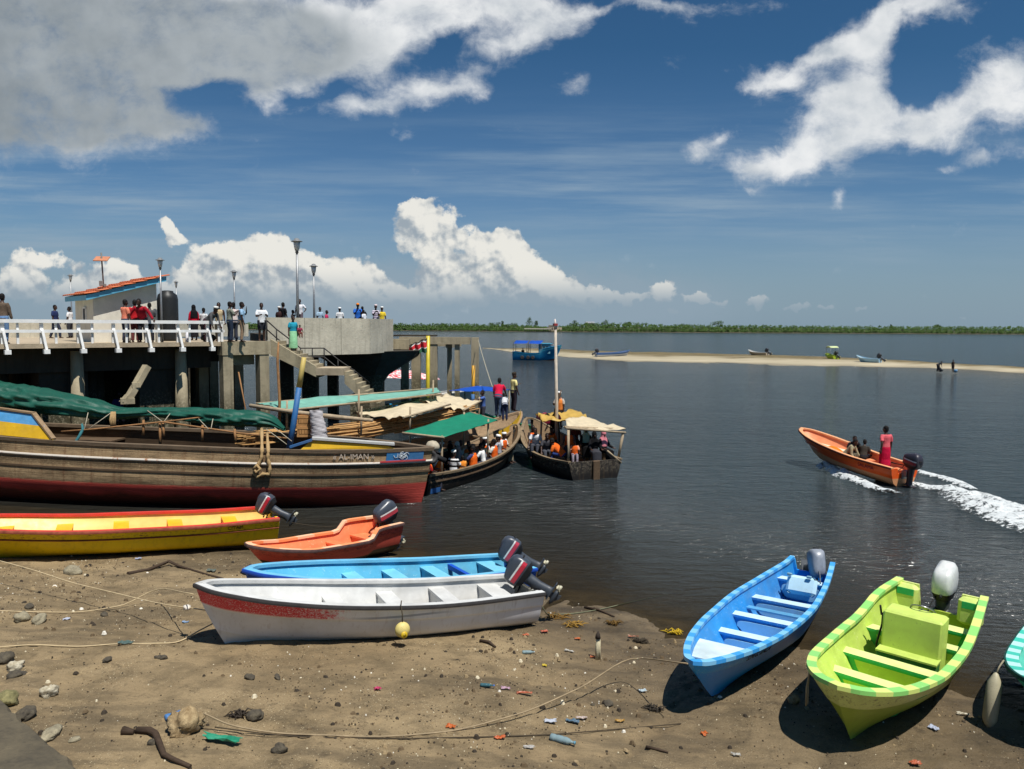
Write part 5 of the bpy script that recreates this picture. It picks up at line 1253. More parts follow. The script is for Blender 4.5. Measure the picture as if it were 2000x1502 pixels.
def person(loc, face, label, pose='stand', h=1.70, skin=0, top=None, sleeve='short', bottom=None, leg='trousers', hat=None, lean=0, arms=('down', 'down'), jacket=None, group='people on the pier', turn=0, step=.0, hair=True, bag=None, scarf=None, stripes=None, female=False, voxel=.013):
    S = h / 1.70; V = Vector
    if pose == 'sit': pz = .13; hipf = 0
    elif pose == 'squat': pz = .22
    else: pz = .92
    P = V((0, 0, pz))
    la = math.radians(lean); up = V((math.sin(la), 0, math.cos(la))); fw = V((math.cos(la), 0, -math.sin(la)))
    T = lambda u, f=0.0, l=0.0: P + up * u + fw * f + V((0, l, 0))
    sh = .165 if female else .19
    skl = {}
    na = la * .35; hu = V((math.sin(na), 0, math.cos(na))); hf = V((math.cos(math.radians(turn)) * math.cos(na), math.sin(math.radians(turn)), -math.sin(na))); hl = hu.cross(hf)
    neck = T(.50, .0); head = neck + hu * .16 + fw * .025
    def limb_arm(side, spec):
        a, b, e = [math.radians(q) for q in (ARM[spec] if isinstance(spec, str) else spec)]
        base = -up; s0 = T(.455, -.01, side * sh)
        ud = (base * math.cos(a) + fw * math.sin(a)) * math.cos(b) + V((0, side * math.sin(b), 0)); ud.normalize()
        inn = .45 if e > 1.2 else .12
        perp = (fw * math.cos(a) + up * math.sin(a) - V((0, side * inn, 0))).normalized()
        fd = (ud * math.cos(e) + perp * math.sin(e)).normalized()
        el = s0 + ud * .29; wr = el + fd * .245
        return s0, el, wr, fd, perp
    body = MB()
    # trunk
    tr = [(-.10, 0, .135, .10), (-.02, -.01, .165, .115), (.08, 0, .148, .105), (.18, .005, .140, .10), (.30, .01, .160, .11), (.40, .0, .172, .105), (.455, -.01, .150, .085), (.49, -.008, .085, .065), (.53, 0, .054, .056), (.60, .015, .052, .055)]
    def trunk(mb, rows, k=0.0, u0=-9, u1=9, q=1.0):
        r = [(T(u, f), (a * q + k, b * q + k)) for u, f, a, b in rows if u0 <= u <= u1]; mb.tube([x[0] for x in r], [x[1] for x in r], 14)
    trunk(body, tr)
    # head with brow, nose, jaw and ears
    Rh = Matrix((hf, hl, hu)).transposed()
    hp = lambda x, y, z: head + hf * x + hl * y + hu * z
    body.ball(hp(0, 0, .035), (.098, .078, .105), 14, 10, 0, Rh); body.ball(hp(.025, 0, -.035), (.072, .060, .078), 12, 8, 0, Rh)
    body.tube([hp(.085, 0, .03), hp(.115, 0, -.02), hp(.09, 0, -.028)], [.012, .022, .016], 6); body.ball(hp(.085, 0, -.062), (.018, .03, .014), 8, 6, 0, Rh)
    for s in (-1, 1): body.ball(hp(-.005, s * .080, .0), (.022, .012, .034), 8, 6, 0, Rh)
    # legs
    legs = []
    for s in (-1, 1):
        hipj = P + V((0, s * .085, -.04))
        if pose == 'sit': kn, an = P + V((.41, s * .12, .0)), P + V((.44, s * .11, -.42))
        elif pose == 'squat': kn, an = P + V((.36, s * .15, .22)), P + V((.14, s * .12, -.16))
        else: kn, an = V((.03 + s * step * .55 + (.03 if step else 0), s * .095, .50)), V((-.02 + s * step, s * .10, .085))
        legs.append((hipj, kn, an))
        body.tube([hipj + V((0, 0, .04)), hipj.lerp(kn, .35), kn, kn.lerp(an, .3), kn.lerp(an, .8), an - V((0, 0, .03))], [.088, .080, .056, .056, .038, .036], 10)
        body.tube([an + V((-.05, 0, -.055)), an + V((.03, 0, -.035)), an + V((.13, s * .01, -.058)), an + V((.185, s * .012, -.064))], [(.032, .026), (.040, .042), (.044, .024), (.030, .016)], 8)
    armsj = []
    for s, spec in ((-1, arms[0]), (1, arms[1])):
        s0, el, wr, fd, pp = limb_arm(s, spec); armsj.append((s0, el, wr))
        body.tube([s0 + V((0, -s * .03, .01)), s0.lerp(el, .3), el, el.lerp(wr, .35), wr], [.052, .050, .040, .038, .026], 9)
        sdv = fd.cross(pp).normalized(); palm = wr + fd * .085
        body.tube([wr, wr + fd * .04, palm], [(.024, .024), (.040, .020), (.042, .018)], 8)
        for k in range(4):
            o = palm + sdv * (-.030 + .020 * k) - fd * .01; ln = (.070, .080, .076, .060)[k]; b1 = o + fd * ln * .5 + pp * .006; b2 = b1 + fd * ln * .35 + pp * .022
            body.tube([o, b1, b2], [.0115, .0105, .009], 6)
        t0 = wr + fd * .03 + sdv * -.03; body.tube([t0, t0 + sdv * -.028 + fd * .03 + pp * .008, t0 + sdv * -.032 + fd * .066 + pp * .016], [.014, .012, .010], 6)
    root = body.build('person', SKINS[skin])
    def rem(o, vx):
        md = o.modifiers.new('join', 'REMESH'); md.mode = 'VOXEL'; md.voxel_size = vx; md.use_smooth_shade = True
        sm = o.modifiers.new('smooth', 'SMOOTH'); sm.factor = .5; sm.iterations = 2
    rem(root, voxel)
    tag(root, label, 'person', group)
    root.location = loc; root.scale = (S, S, S); root.rotation_euler = (0, 0, math.radians(face))
    def part(mb, name, mat, vx=.018):
        o = mb.build(name, mat, root)
        if vx: rem(o, vx)
        return o
    if hair:
        hb = MB(); hb.ball(hp(-.014, 0, .058), (.100, .084, .098), 12, 8, 0, Rh); hb.ball(hp(-.045, 0, .0), (.062, .074, .085), 10, 7, 0, Rh); part(hb, 'hair', HAIR, .016)
    ey = MB()
    for s in (-1, 1): ey.ball(hp(.086, s * .032, .012), (.010, .014, .009), 7, 5, 0, Rh)
    if voxel < .0125:
        for s in (-1, 1):
            e_ = MB(); e_.ball(hp(.088, s * .032, .010), (.011, .015, .010), 7, 5, 0, Rh); e_.ball(hp(.096, s * .032, .010), (.006, .007, .008), 6, 4, 1, Rh); e_.build('eye', [gloss('eye_white', C(200, 195, 185)), gloss('eye_dark', C(12, 10, 10))], root)
    if bottom and leg != 'none':
        b = MB()
        if leg in ('trousers', 'shorts'):
            trunk(b, [(-.12, 0, .145, .112), (-.02, -.01, .165, .118), (.07, 0, .152, .108), (.11, 0, .148, .106)], .014)
            for (hj, kn, an) in legs:
                if leg == 'trousers': b.tube([hj + V((0, 0, .05)), hj.lerp(kn, .35), kn, kn.lerp(an, .4), an + V((0, 0, .0))], [.108, .100, .080, .074, .064], 10)
                else: b.tube([hj + V((0, 0, .05)), hj.lerp(kn, .35), hj.lerp(kn, .95)], [.108, .104, .094], 10)
        else:                                                   # skirt or wrap
            lo = (legs[0][2] + legs[1][2]) / 2; kn = (legs[0][1] + legs[1][1]) / 2
            if pose == 'stand': b.tube([T(.10), T(0), P + V((.01, 0, -.2)), kn, lo + V((.02, 0, .08))], [(.158, .118), (.185, .14), (.20, .16), (.20, .17), (.22, .19)], 14)
            else: b.tube([T(.10), T(-.02), P + V((.15, 0, .02)), kn + V((.02, 0, .0)), lo + V((.02, 0, .04))], [(.165, .13), (.20, .14), (.21, .12), (.20, .13), (.19, .12)], 14)
        part(b, 'skirt' if leg == 'skirt' else leg, cloth(bottom))
    if top:
        t = MB(); trunk(t, [(-.08, -.005, .160, .118)] + tr[2:8], .020)
        for (s0, el, wr), s in zip(armsj, (-1, 1)):
            end = {'short': s0.lerp(el, .78), 'long': el.lerp(wr, .95), 'none': None}[sleeve]
            if end is not None:
                pts = [s0 + V((0, -s * .05, .01)), s0.lerp(el, .35), s0.lerp(el, .78)] if sleeve == 'short' else [s0 + V((0, -s * .05, .01)), s0.lerp(el, .4), el, el.lerp(wr, .5), end]
                t.tube(pts, [.074, .070, .068] if sleeve == 'short' else [.074, .066, .058, .052, .044], 9)
        part(t, 'shirt', cloth(top, stripes))
    if jacket:
        j = MB(); trunk(j, [(-.04, 0, .165, .12), (.08, 0, .16, .118), (.18, .005, .158, .12), (.30, .01, .168, .125), (.40, .0, .165, .115), (.47, -.01, .12, .09)], .04); j.tube([T(.40, -.09), T(.50, -.08), T(.53, -.06)], [(.10, .04), (.09, .04), (.07, .03)], 8)
        part(j, 'life_jacket', cloth(jacket), .02)
    if scarf:
        k = MB(); k.ball(hp(-.012, 0, .045), (.118, .102, .125), 14, 9, 0, Rh); k.tube([hp(-.02, 0, .02), hp(-.02, 0, -.10), T(.46, -.01), T(.30, 0), T(.16, 0)], [(.10, .10), (.105, .10), (.19, .13), (.205, .15), (.20, .15)], 14)
        part(k, 'headscarf', cloth(scarf), .018)
    if hat:
        k = MB(); kind, hc = hat
        if kind == 'kofia': k.tube([hp(-.008, 0, .075), hp(-.012, 0, .105), hp(-.016, 0, .150), hp(-.018, 0, .160)], [(.096, .108), (.098, .110), (.092, .104), (.07, .08)], 14)
        else:
            k.ball(hp(-.008, 0, .070), (.108, .092, .088), 12, 8, 0, Rh); k.box(hp(.13, 0, .066), (.11, .14, .014), Rh, 0, .006)
        k.build('cap', cloth(hc), root)
    if bag:
        g = MB(); w = armsj[1][2]; g.tube([w + V((0, .01, -.02)), w + V((0, .01, -.10)), w + V((0, .01, -.2)), w + V((0, .01, -.42)), w + V((0, .01, -.45))], [(.02, .02), (.06, .05), (.14, .08), (.16, .09), (.12, .06)], 10)
        bo = g.build('carrier_bag', cloth(bag)); tag(bo, None, 'bag'); bo.matrix_world = Matrix.LocRotScale(Vector(loc), Euler((0, 0, math.radians(face))), (S, S, S)); return root, bo
    return root
def ppl(px, feet, Y=None, z=None):
    return D(px, feet, Y) if Y else G(px, feet, z)
# ======== passenger dhow under the emerald canopy
DG = 'wooden dhows moored at the pier'
HB = Hull(9.05, 2.3, [(0, 1.30), (.25, 1.22), (.5, 1.28), (.75, 1.55), (1, 2.05)], [(0, 0), (.75, 0), (1, .25)], [(0, .62), (.2, .86), (.45, 1), (.65, .95), (.82, .72), (.93, .40), (.98, .2), (1, .06)], rake=.8, floor=.5, th=.09, ns=.5)
dB = empty('dhow'); tag(dB, 'black and red passenger dhow under a flat emerald green canopy', 'dhow', DG)
blk = rubbed_paint('black_red_hull_paint', C(20, 19, 20), C(92, 34, 28), .36, C(140, 125, 110), None, .5, .3, .55)
HB.outside().build('hull', blk, dB); HB.inside().build('interior', TIMBER, dB); HB.transom(0, th=.09).build('transom', blk, dB)
HB.strip([(.03, -.04), (.04, .04), (-.09, .04), (-.09, -.04)]).build('gunwale', wood('worn_capping', C(132, 114, 90), .4), dB)
HB.strip([(-.02, -.03), (.03, -.025), (.03, .025), (-.02, .03)], .80).build('rub_rail', TIMBER_D, dB)
for t in (.14, .3, .46, .62, .76, .87): HB.bench(t, .92 + .5 * max(0, t - .6), .28, .06, False, 0, 0).build('bench', TIMBER, dB)
place(dB, (-3.55, 28.0, -.58), (.20, 36.2, -.58))
MBm = Matrix.LocRotScale(dB.location, dB.rotation_euler, None)
pb = MB(); q0, a_, b_, n_ = side_frame(HB, .05, .62); g = []
for i in range(7):
    row = []
    for v in (.47, .52, .57, .62): q, a1, b1, n1 = side_frame(HB, lerp(.02, .085, i / 6), v); row.append(q + n1 * .02)
    g.append(row)
pb.sheet(g, 0, 0, False); pb.build('painted_panel', rubbed_paint('panel_blue_white', C(60, 110, 170), None, 0, C(220, 222, 220), None, 1.4, .1), dB)
rl = MB(); g = []
for i in range(9):
    row = []
    for v, o in ((.38, .02), (.38, .08), (.44, .08), (.44, .02)): q, a1, b1, n1 = side_frame(HB, lerp(.01, .13, i / 8), v); row.append(q + n1 * o)
    g.append(row)
rl.sheet(g, 0, 0, False); rl.build('red_moulding', paint('moulding_red', C(190, 58, 62)), dB)
frame_canopy('canopy', 'flat emerald green canopy over the seated passengers', [D(786, 844, 28.6), D(868, 853, 28.3), D(972, 820, 31.8), D(918, 804, 33.2)],
    [(D(862, 935, 28.5), 1.58), (D(952, 892, 31.4), 1.5), (D(905, 880, 32.6), 1.6), (D(800, 930, 29.2), 1.5)], TARP_E, .06, .03, 2)
# ======== passenger dhow with the mast and yellow canvas
HC = Hull(6.6, 2.9, [(0, 1.28), (.25, 1.22), (.5, 1.30), (.75, 1.62), (1, 2.25)], [(0, 0), (.75, 0), (1, .25)], [(0, .80), (.2, .94), (.45, 1), (.65, .88), (.82, .60), (.93, .34), (.98, .18), (1, .06)], rake=.6, floor=.5, th=.09, ns=.5)
dC = empty('dhow'); tag(dC, 'black passenger dhow with a tall bare mast and yellow canvas canopy', 'dhow', DG)
blk2 = rubbed_paint('black_hull_paint', C(32, 30, 29), C(30, 26, 24), .2, C(150, 138, 120), None, .6, .35, .6)
HC.outside().build('hull', blk2, dC); HC.inside().build('interior', TIMBER, dC); HC.transom(0, th=.10).build('transom', blk2, dC)
HC.strip([(.03, -.04), (.04, .04), (-.10, .04), (-.10, -.04)]).build('gunwale', wood('worn_capping', C(132, 114, 90)), dC)
for t in (.05, .25, .45, .65, .82): HC.bench(t, .92 + .4 * max(0, t - .6), .34, .06, False, 0, 0).build('bench', TIMBER, dC)
MB().box((-.06, 0, .86), (.14, .30, .9), None, 0, .03).build('rudder', TIMBER_D, dC)
place(dC, (3.3, 31.0, -.56), (.80, 37.1, -.56))
MCi = Matrix.LocRotScale(dC.location, dC.rotation_euler, None).inverted()
on_C = lambda px, py, Y: MCi @ D(px, py, Y)
MB().tube([on_C(1087, 905, 34), on_C(1087, 790, 34), on_C(1085, 640, 34)], [.085, .075, .05], 10).build('mast', wood('mast_grey', C(196, 184, 168), .2, along=(2, 2, 2), scale=4), dC)
mt = MB(); mt.tube([on_C(1085, 642, 34), on_C(1084, 623, 34)], [.07, .03], 8, 0); mt.box(on_C(1084.5, 634, 34), (.16, .16, .10), None, 1); mt.build('masthead', [paint('masthead_white', C(200, 190, 185), .3), paint('masthead_red', C(160, 60, 60), .3)], dC)
MB().tube([on_C(1088, 792, 34.2), on_C(1096, 762, 34.2)], .03, 6).build('pole', TIMBER_D, dC)
pole('post', on_C(1217, 845, 32), on_C(1207, 898, 32), .06, POLE, dC); pole('post', on_C(1110, 840, 30.9), on_C(1110, 900, 30.7), .055, POLE, dC); pole('post', on_C(1058, 812, 34.6), on_C(1056, 860, 34.4), .05, POLE, dC)
pole('cross_pole', on_C(1104, 836, 31), on_C(1222, 845, 32), .05, POLE, dC); pole('cross_pole', on_C(1102, 834, 31.2), on_C(1220, 838, 33.4), .05, POLE, dC)
pole('brace', on_C(1186, 880, 31.4), on_C(1214, 904, 31.4), .035, POLE, dC)
cy_ = empty('canopy', D(1100, 815, 34)); tag(cy_, 'crumpled yellow canvas over the front of the mast dhow', 'canopy'); o = Vector(cy_.location)
canopy([D(1046, 806, 35.2) - o, D(1128, 802, 36.4) - o, D(1162, 831, 33.2) - o, D(1062, 820, 33.0) - o], 22, 16, .05, .24, 4).build('cloth', TARP_Y, cy_)
cw_ = empty('canopy', D(1150, 825, 33)); tag(cw_, 'cream canvas stretched over the stern seats of the mast dhow', 'canopy'); o = Vector(cw_.location)
canopy([D(1104, 818, 32.9) - o, D(1140, 812, 34.8) - o, D(1222, 838, 32.9) - o, D(1108, 836, 31.2) - o], 20, 14, .03, .10, 6).build('cloth', TARP_C, cw_)

# ======== passengers and crew
PG = 'passengers on the dhows'
O_ = (226, 100, 34)
def on(px, py, Y, face, label, **kw):
    return person(D(px, py, Y), face, label, group=PG, **kw)
sit = dict(pose='sit')
def onB(x, y, face, label, **kw): return person(MBm @ Vector((x, y, .99 + .3 * max(0, x / 9 - .6))), face, label, group=PG, **kw)
# emerald canopy dhow
onB(0.55, -0.35, 20, 'person in an orange life jacket at the stern post, back half turned', top=(140, 30, 30), jacket=O_, bottom=(60, 60, 70), hat=('kofia', (225, 220, 210)), arms=('lap', 'lap'), **sit)
onB(1.95, -0.62, 60, 'person in a white shirt with black bands and a white cap, seen from behind', top=(226, 226, 226), stripes=((24, 24, 26), 5.2), sleeve='short', bottom=(60, 62, 70), hat=('kofia', (236, 236, 232)), arms=('lap', 'lap'), skin=1, **sit)
onB(1.90, 0.00, -30, 'person in a checked grey shirt and white cap under the green canopy', top=(150, 160, 172), bottom=(60, 60, 60), hat=('kofia', (236, 236, 232)), arms=('lap', 'lap'), **sit)
onB(3.75, -0.30, -70, 'person in a beige shirt leaning over the side of the dhow', top=(196, 184, 158), bottom=(80, 70, 60), lean=28, arms=('low', 'low'), **sit)
onB(4.45, -0.32, -60, 'person in a grey shirt hunched at the rail beside the beige shirt', top=(150, 156, 168), bottom=(50, 50, 60), lean=36, arms=('low', 'low'), skin=2, **sit)
onB(5.00, -0.22, -50, 'person in a pale khaki shirt near the dhow rail, head low', top=(176, 172, 140), bottom=(50, 50, 60), lean=20, arms=('knee', 'knee'), **sit)
onB(5.50, -0.15, -40, 'person in an orange life jacket and white cap standing beside the canopy post', top=(216, 220, 228), sleeve='short', jacket=O_, bottom=(90, 90, 100), hat=('kofia', (238, 238, 236)), arms=('fwd', 'hold'), skin=1, **sit)
onB(7.00, -0.25, -30, 'person in an orange life jacket and white cap near the curved bow', top=(226, 226, 224), jacket=O_, bottom=(140, 130, 110), hat=('kofia', (238, 238, 236)), arms=('lap', 'lap'), lean=8, **sit)
onB(3.30, 0.25, 200, 'woman in a black robe and scarf seated in the shade of the green canopy', top=(18, 18, 20), sleeve='long', bottom=(18, 18, 20), leg='skirt', scarf=(16, 16, 18), hair=False, female=True, arms=('lap', 'lap'), **sit)
onB(2.75, 0.45, 240, 'woman in a black robe with white edging under the green canopy', top=(22, 22, 26), sleeve='long', bottom=(20, 20, 24), leg='skirt', scarf=(24, 24, 28), hair=False, female=True, arms=('lap', 'lap'), skin=1, **sit)
onB(3.00, -0.25, 250, 'woman in a grey patterned wrap seated in the middle of the dhow', top=(126, 122, 122), sleeve='long', bottom=(120, 116, 116), leg='skirt', scarf=(130, 126, 126), hair=False, female=True, arms=('lap', 'lap'), **sit)
onB(2.30, 0.60, 300, 'person in a red and orange jacket deep in the shade of the canopy', top=(170, 50, 36), bottom=(50, 50, 60), jacket=(200, 80, 40), arms=('lap', 'lap'), **sit)
onB(3.50, 0.75, 280, 'person with a white cap at the back of the shaded passengers', top=(70, 66, 66), bottom=(40, 40, 44), hat=('kofia', (228, 226, 220)), arms=('lap', 'lap'), skin=2, **sit)
onB(4.10, 0.72, 270, 'person in a black shirt at the far side of the shaded passengers', top=(24, 24, 28), bottom=(40, 40, 44), arms=('lap', 'lap'), **sit)
onB(4.70, 0.55, 290, 'person in a pale grey shirt standing under the far edge of the green canopy', top=(176, 172, 168), bottom=(60, 58, 60), arms=('lap', 'down'), h=1.6, **sit)
onB(1.25, 0.05, 40, 'person in a plain orange life jacket behind the stern post passenger', top=(120, 116, 112), jacket=(232, 112, 30), bottom=(60, 60, 66), arms=('lap', 'hold'), skin=2, **sit)
onB(2.50, -0.72, 120, 'child in a yellow orange jacket tucked beside the banded shirt', top=(226, 150, 70), jacket=(232, 140, 50), bottom=(90, 80, 70), h=1.2, arms=('lap', 'lap'), **sit)
onB(4.35, 0.00, 260, 'person in a pale shirt and orange vest half hidden by the canopy post', top=(214, 210, 200), jacket=O_, bottom=(60, 58, 60), arms=('lap', 'fwd'), skin=3, **sit)
onB(6.10, 0.15, -120, 'person in a white shirt bending towards the bow bench', top=(220, 220, 222), bottom=(70, 74, 90), lean=24, arms=('low', 'knee'), **sit)
onB(3.95, 0.30, 230, 'woman in a white wrap at the back under the green canopy', top=(200, 198, 196), sleeve='long', bottom=(190, 188, 186), leg='skirt', scarf=(206, 204, 202), hair=False, female=True, arms=('lap', 'lap'), **sit)
on(1112, 878, 33.0, -100, 'person in an orange life jacket behind the child in the mast dhow', top=(90, 80, 80), jacket=(232, 104, 36), bottom=(50, 50, 56), arms=('lap', 'lap'), skin=3, **sit)
on(1070, 872, 34.0, -60, 'person in an orange jacket crouched low beside the mast', top=(200, 96, 40), jacket=(230, 120, 40), bottom=(60, 60, 60), lean=30, arms=('knee', 'knee'), **sit)
onB(1.7, -.15, 150, 'person in an orange vest and pale cap in the middle of the stern seats', top=(200, 198, 190), jacket=(234, 110, 32), bottom=(70, 70, 76), hat=('kofia', (232, 228, 218)), arms=('lap', 'lap'), **sit)
onB(3.25, -.78, 160, 'person in an orange life jacket on the near rail, facing into the dhow', top=(60, 70, 110), jacket=(236, 104, 30), bottom=(60, 60, 66), arms=('lap', 'knee'), skin=1, **sit)
onB(4.2, -.78, 165, 'person in a clean white shirt on the near rail beside an orange life jacket', top=(232, 232, 230), bottom=(60, 64, 80), arms=('knee', 'knee'), lean=12, skin=2, **sit)
onB(5.35, -.66, 160, 'person in an orange life jacket on the near rail towards the bow', top=(220, 216, 206), jacket=(230, 100, 34), bottom=(80, 76, 70), arms=('lap', 'lap'), **sit)
onB(6.3, -.42, 170, 'person in a white cap and grey shirt on the near rail by the bow', top=(160, 160, 168), bottom=(70, 66, 60), hat=('kofia', (236, 236, 234)), arms=('lap', 'knee'), skin=3, **sit)
# the canvas dhow and its bow
on(973, 815, 35.2, 80, 'man in a crimson shirt and dark jeans stooping on the bow, seen from behind', top=(206, 30, 66), bottom=(70, 84, 108), lean=26, arms=('low', 'fwd'), step=.12, h=1.78, voxel=.012)
on(1003, 803, 36.2, 30, 'man in a pale yellow shirt and dark trousers standing on the bow with a pole', top=(226, 214, 146), bottom=(48, 40, 48), arms=('down', 'hold'), turn=-20, h=1.74, hat=('kofia', (60, 52, 44)), hair=False, voxel=.012)
on(986, 822, 35.0, 100, 'boy in a pale shirt and dark jeans crouched behind the crimson shirt', top=(196, 196, 198), bottom=(44, 50, 76), lean=50, arms=('low', 'low'), h=1.35)
on(943, 832, 36.8, 200, 'man in a blue shirt half hidden behind the cream canvas', top=(70, 98, 160), bottom=(60, 60, 70), arms=('rail', 'reach'), h=1.65)
# the mast dhow
on(1047, 874, 33.6, -100, 'person in a white shirt stooping at the bow of the mast dhow', top=(206, 206, 208), bottom=(70, 72, 80), arms=('low', 'down'), lean=25, jacket=None, **sit)
on(1040, 872, 34.4, -60, 'person in an orange life jacket sitting in the bow of the mast dhow', top=(60, 50, 46), jacket=O_, bottom=(50, 46, 44), arms=('lap', 'lap'), skin=2, **sit)
on(1066, 886, 33.2, -80, 'person in grey trousers and dark shirt leaning on the mast dhow rail', top=(66, 66, 72), bottom=(76, 78, 86), lean=20, arms=('knee', 'low'), **sit)
on(1085, 870, 34.2, -90, 'woman in a long black robe with a maroon sleeve standing at the mast', top=(60, 20, 32), sleeve='long', bottom=(18, 18, 20), leg='skirt', scarf=(18, 18, 20), hair=False, female=True, arms=('down', 'hold'), h=1.6)
on(1092, 838, 36.4, -120, 'man in a white cap and orange vest standing behind the yellow canvas', top=(180, 170, 160), jacket=(222, 130, 60), bottom=(60, 60, 60), hat=('kofia', (236, 236, 236)), arms=('hold', 'down'))
on(1098, 892, 32.2, 160, 'person in an orange life jacket with blue trousers bending in the mast dhow', top=(226, 110, 40), jacket=O_, bottom=(50, 70, 130), lean=48, arms=('low', 'low'), **sit)
on(1122, 892, 31.9, -90, 'child in an orange life jacket on the stern seats of the mast dhow', top=(220, 150, 120), jacket=O_, bottom=(150, 140, 150), h=1.25, arms=('lap', 'lap'), **sit)
on(1122, 866, 33.6, -90, 'person in a dark red shirt under the cream canvas', top=(100, 44, 36), bottom=(40, 40, 44), arms=('lap', 'lap'), **sit)
on(1144, 878, 32.6, -90, 'woman in a black robe with a pale green scarf under the cream canvas', top=(20, 20, 22), sleeve='long', bottom=(18, 18, 20), leg='skirt', scarf=(150, 186, 164), hair=False, female=True, arms=('lap', 'lap'), **sit)
on(1160, 888, 31.9, -80, 'woman in a black robe and dark grey skirt on the stern seat', top=(22, 22, 26), sleeve='long', bottom=(58, 58, 64), leg='skirt', scarf=(18, 18, 20), hair=False, female=True, arms=('lap', 'lap'), **sit)
on(1178, 886, 32.0, -60, 'woman in a black robe with a pink headscarf at the stern corner', top=(20, 20, 22), sleeve='long', bottom=(18, 18, 20), leg='skirt', scarf=(214, 130, 140), hair=False, female=True, arms=('lap', 'lap'), **sit)

# ======== orange speedboat under way, and its wake
HS = Hull(5.7, 1.65, [(0, .82), (.3, .80), (.55, .86), (.8, .98), (1, 1.12)], [(0, 0), (.75, 0), (.9, .06), (1, .25)], floor=.22, rake=.9, step=(.66, .03))
sbh = rubbed_paint('orange_hull_paint', C(234, 92, 32), C(214, 150, 104), .52, C(190, 120, 80), None, .3, .12)
sbi = paint('speedboat_interior', C(236, 150, 104), .15, C(240, 200, 170), .4, 4)
sp = open_boat('motorboat', 'orange motorboat speeding across the water with a white wake', None, HS, (sbh, sbi, paint('speedboat_rim', C(236, 170, 120), .15), sbi, sbi), matte('brown_rail', C(96, 50, 36), .3), benches=((.10, .58, .3), (.36, .56, .3)), gun_w=.13, notch=.2)
fdk = MB(); g = []
for i in range(8):
    t = lerp(.60, .90, i / 7); z = .62 + .3 * max(0, t - .7); w = HS.half(t, z)
    g.append([Vector((HS.L * t, lerp(-w, w, j / 8), z)) for j in range(9)])
fdk.sheet(g, 0, .02, False); fdk.build('fore_deck', paint('speedboat_deck', C(238, 216, 190), .2), sp)
place(sp, (14.9, 30.0, -.12), (12.85, 35.25, .40))
MS = Matrix.LocRotScale(sp.location, sp.rotation_euler, None)
outboard(sp, (-.03, 0, .70), -4, 0, (52, 50, 60), (150, 40, 50), S=1.08, tiller=True, leg_col=(40, 44, 52))
lt = text_mesh('lettering', 'SALAMA', .20, matte('lettering_maroon', C(120, 30, 50)), sp, Matrix.Identity(4)); q, a_, b_, n_ = side_frame(HS, .20, .80, 1)
lt.matrix_local = Matrix.Translation(q + n_ * .035) @ Matrix((-a_ if a_.cross(b_).dot(n_) < 0 else a_, b_, n_)).transposed().to_4x4()
onS = lambda x, y, z: MS @ Vector((x, y, z))
SG = 'people in the orange motorboat'
yw = math.degrees(sp.rotation_euler.z)
person(onS(.72, .22, .44), yw - 10, 'man in a pink shirt and long red wrap steering the orange motorboat', group=SG, top=(214, 96, 104), bottom=(190, 20, 60), leg='skirt', arms=('down', 'back'), h=1.82, voxel=.011, turn=20)
person(onS(2.75, .25, .56), yw - 150, 'man in a khaki jacket seated in the orange motorboat, bent forward', group=SG, pose='sit', top=(150, 140, 112), sleeve='long', bottom=(90, 84, 70), lean=40, arms=('knee', 'low'), voxel=.012)
person(onS(3.1, -.45, .56), yw + 150, 'man in a black shirt leaning over the far side of the orange motorboat', group=SG, pose='sit', top=(26, 26, 32), bottom=(40, 40, 46), lean=35, arms=('rail', 'low'), voxel=.012)
person(onS(2.35, -.30, .56), yw - 60, 'person with only a dark head showing behind the khaki jacket', group=SG, pose='sit', h=1.5, top=(60, 56, 50), bottom=(40, 40, 46), lean=20, arms=('lap', 'lap'))
lj = MB(); g = []
for i in range(15):
    row = []
    for j in range(11):
        x, y = lerp(3.3, 4.1, i / 14), lerp(-.35, .45, j / 10); e = math.sin(pi * i / 14) * math.sin(pi * j / 10)
        row.append(onS(x, y, .50 + .30 * e ** .6 + .12 * (float(fbm(x * 6, y * 6, 4, 3)) - .5)))
    g.append(row)
lj.sheet(g, 0, .06); tag(lj.build('life_jacket', cloth((238, 116, 30))), 'orange life jackets heaped in the motorboat ahead of the passengers', 'life jacket')
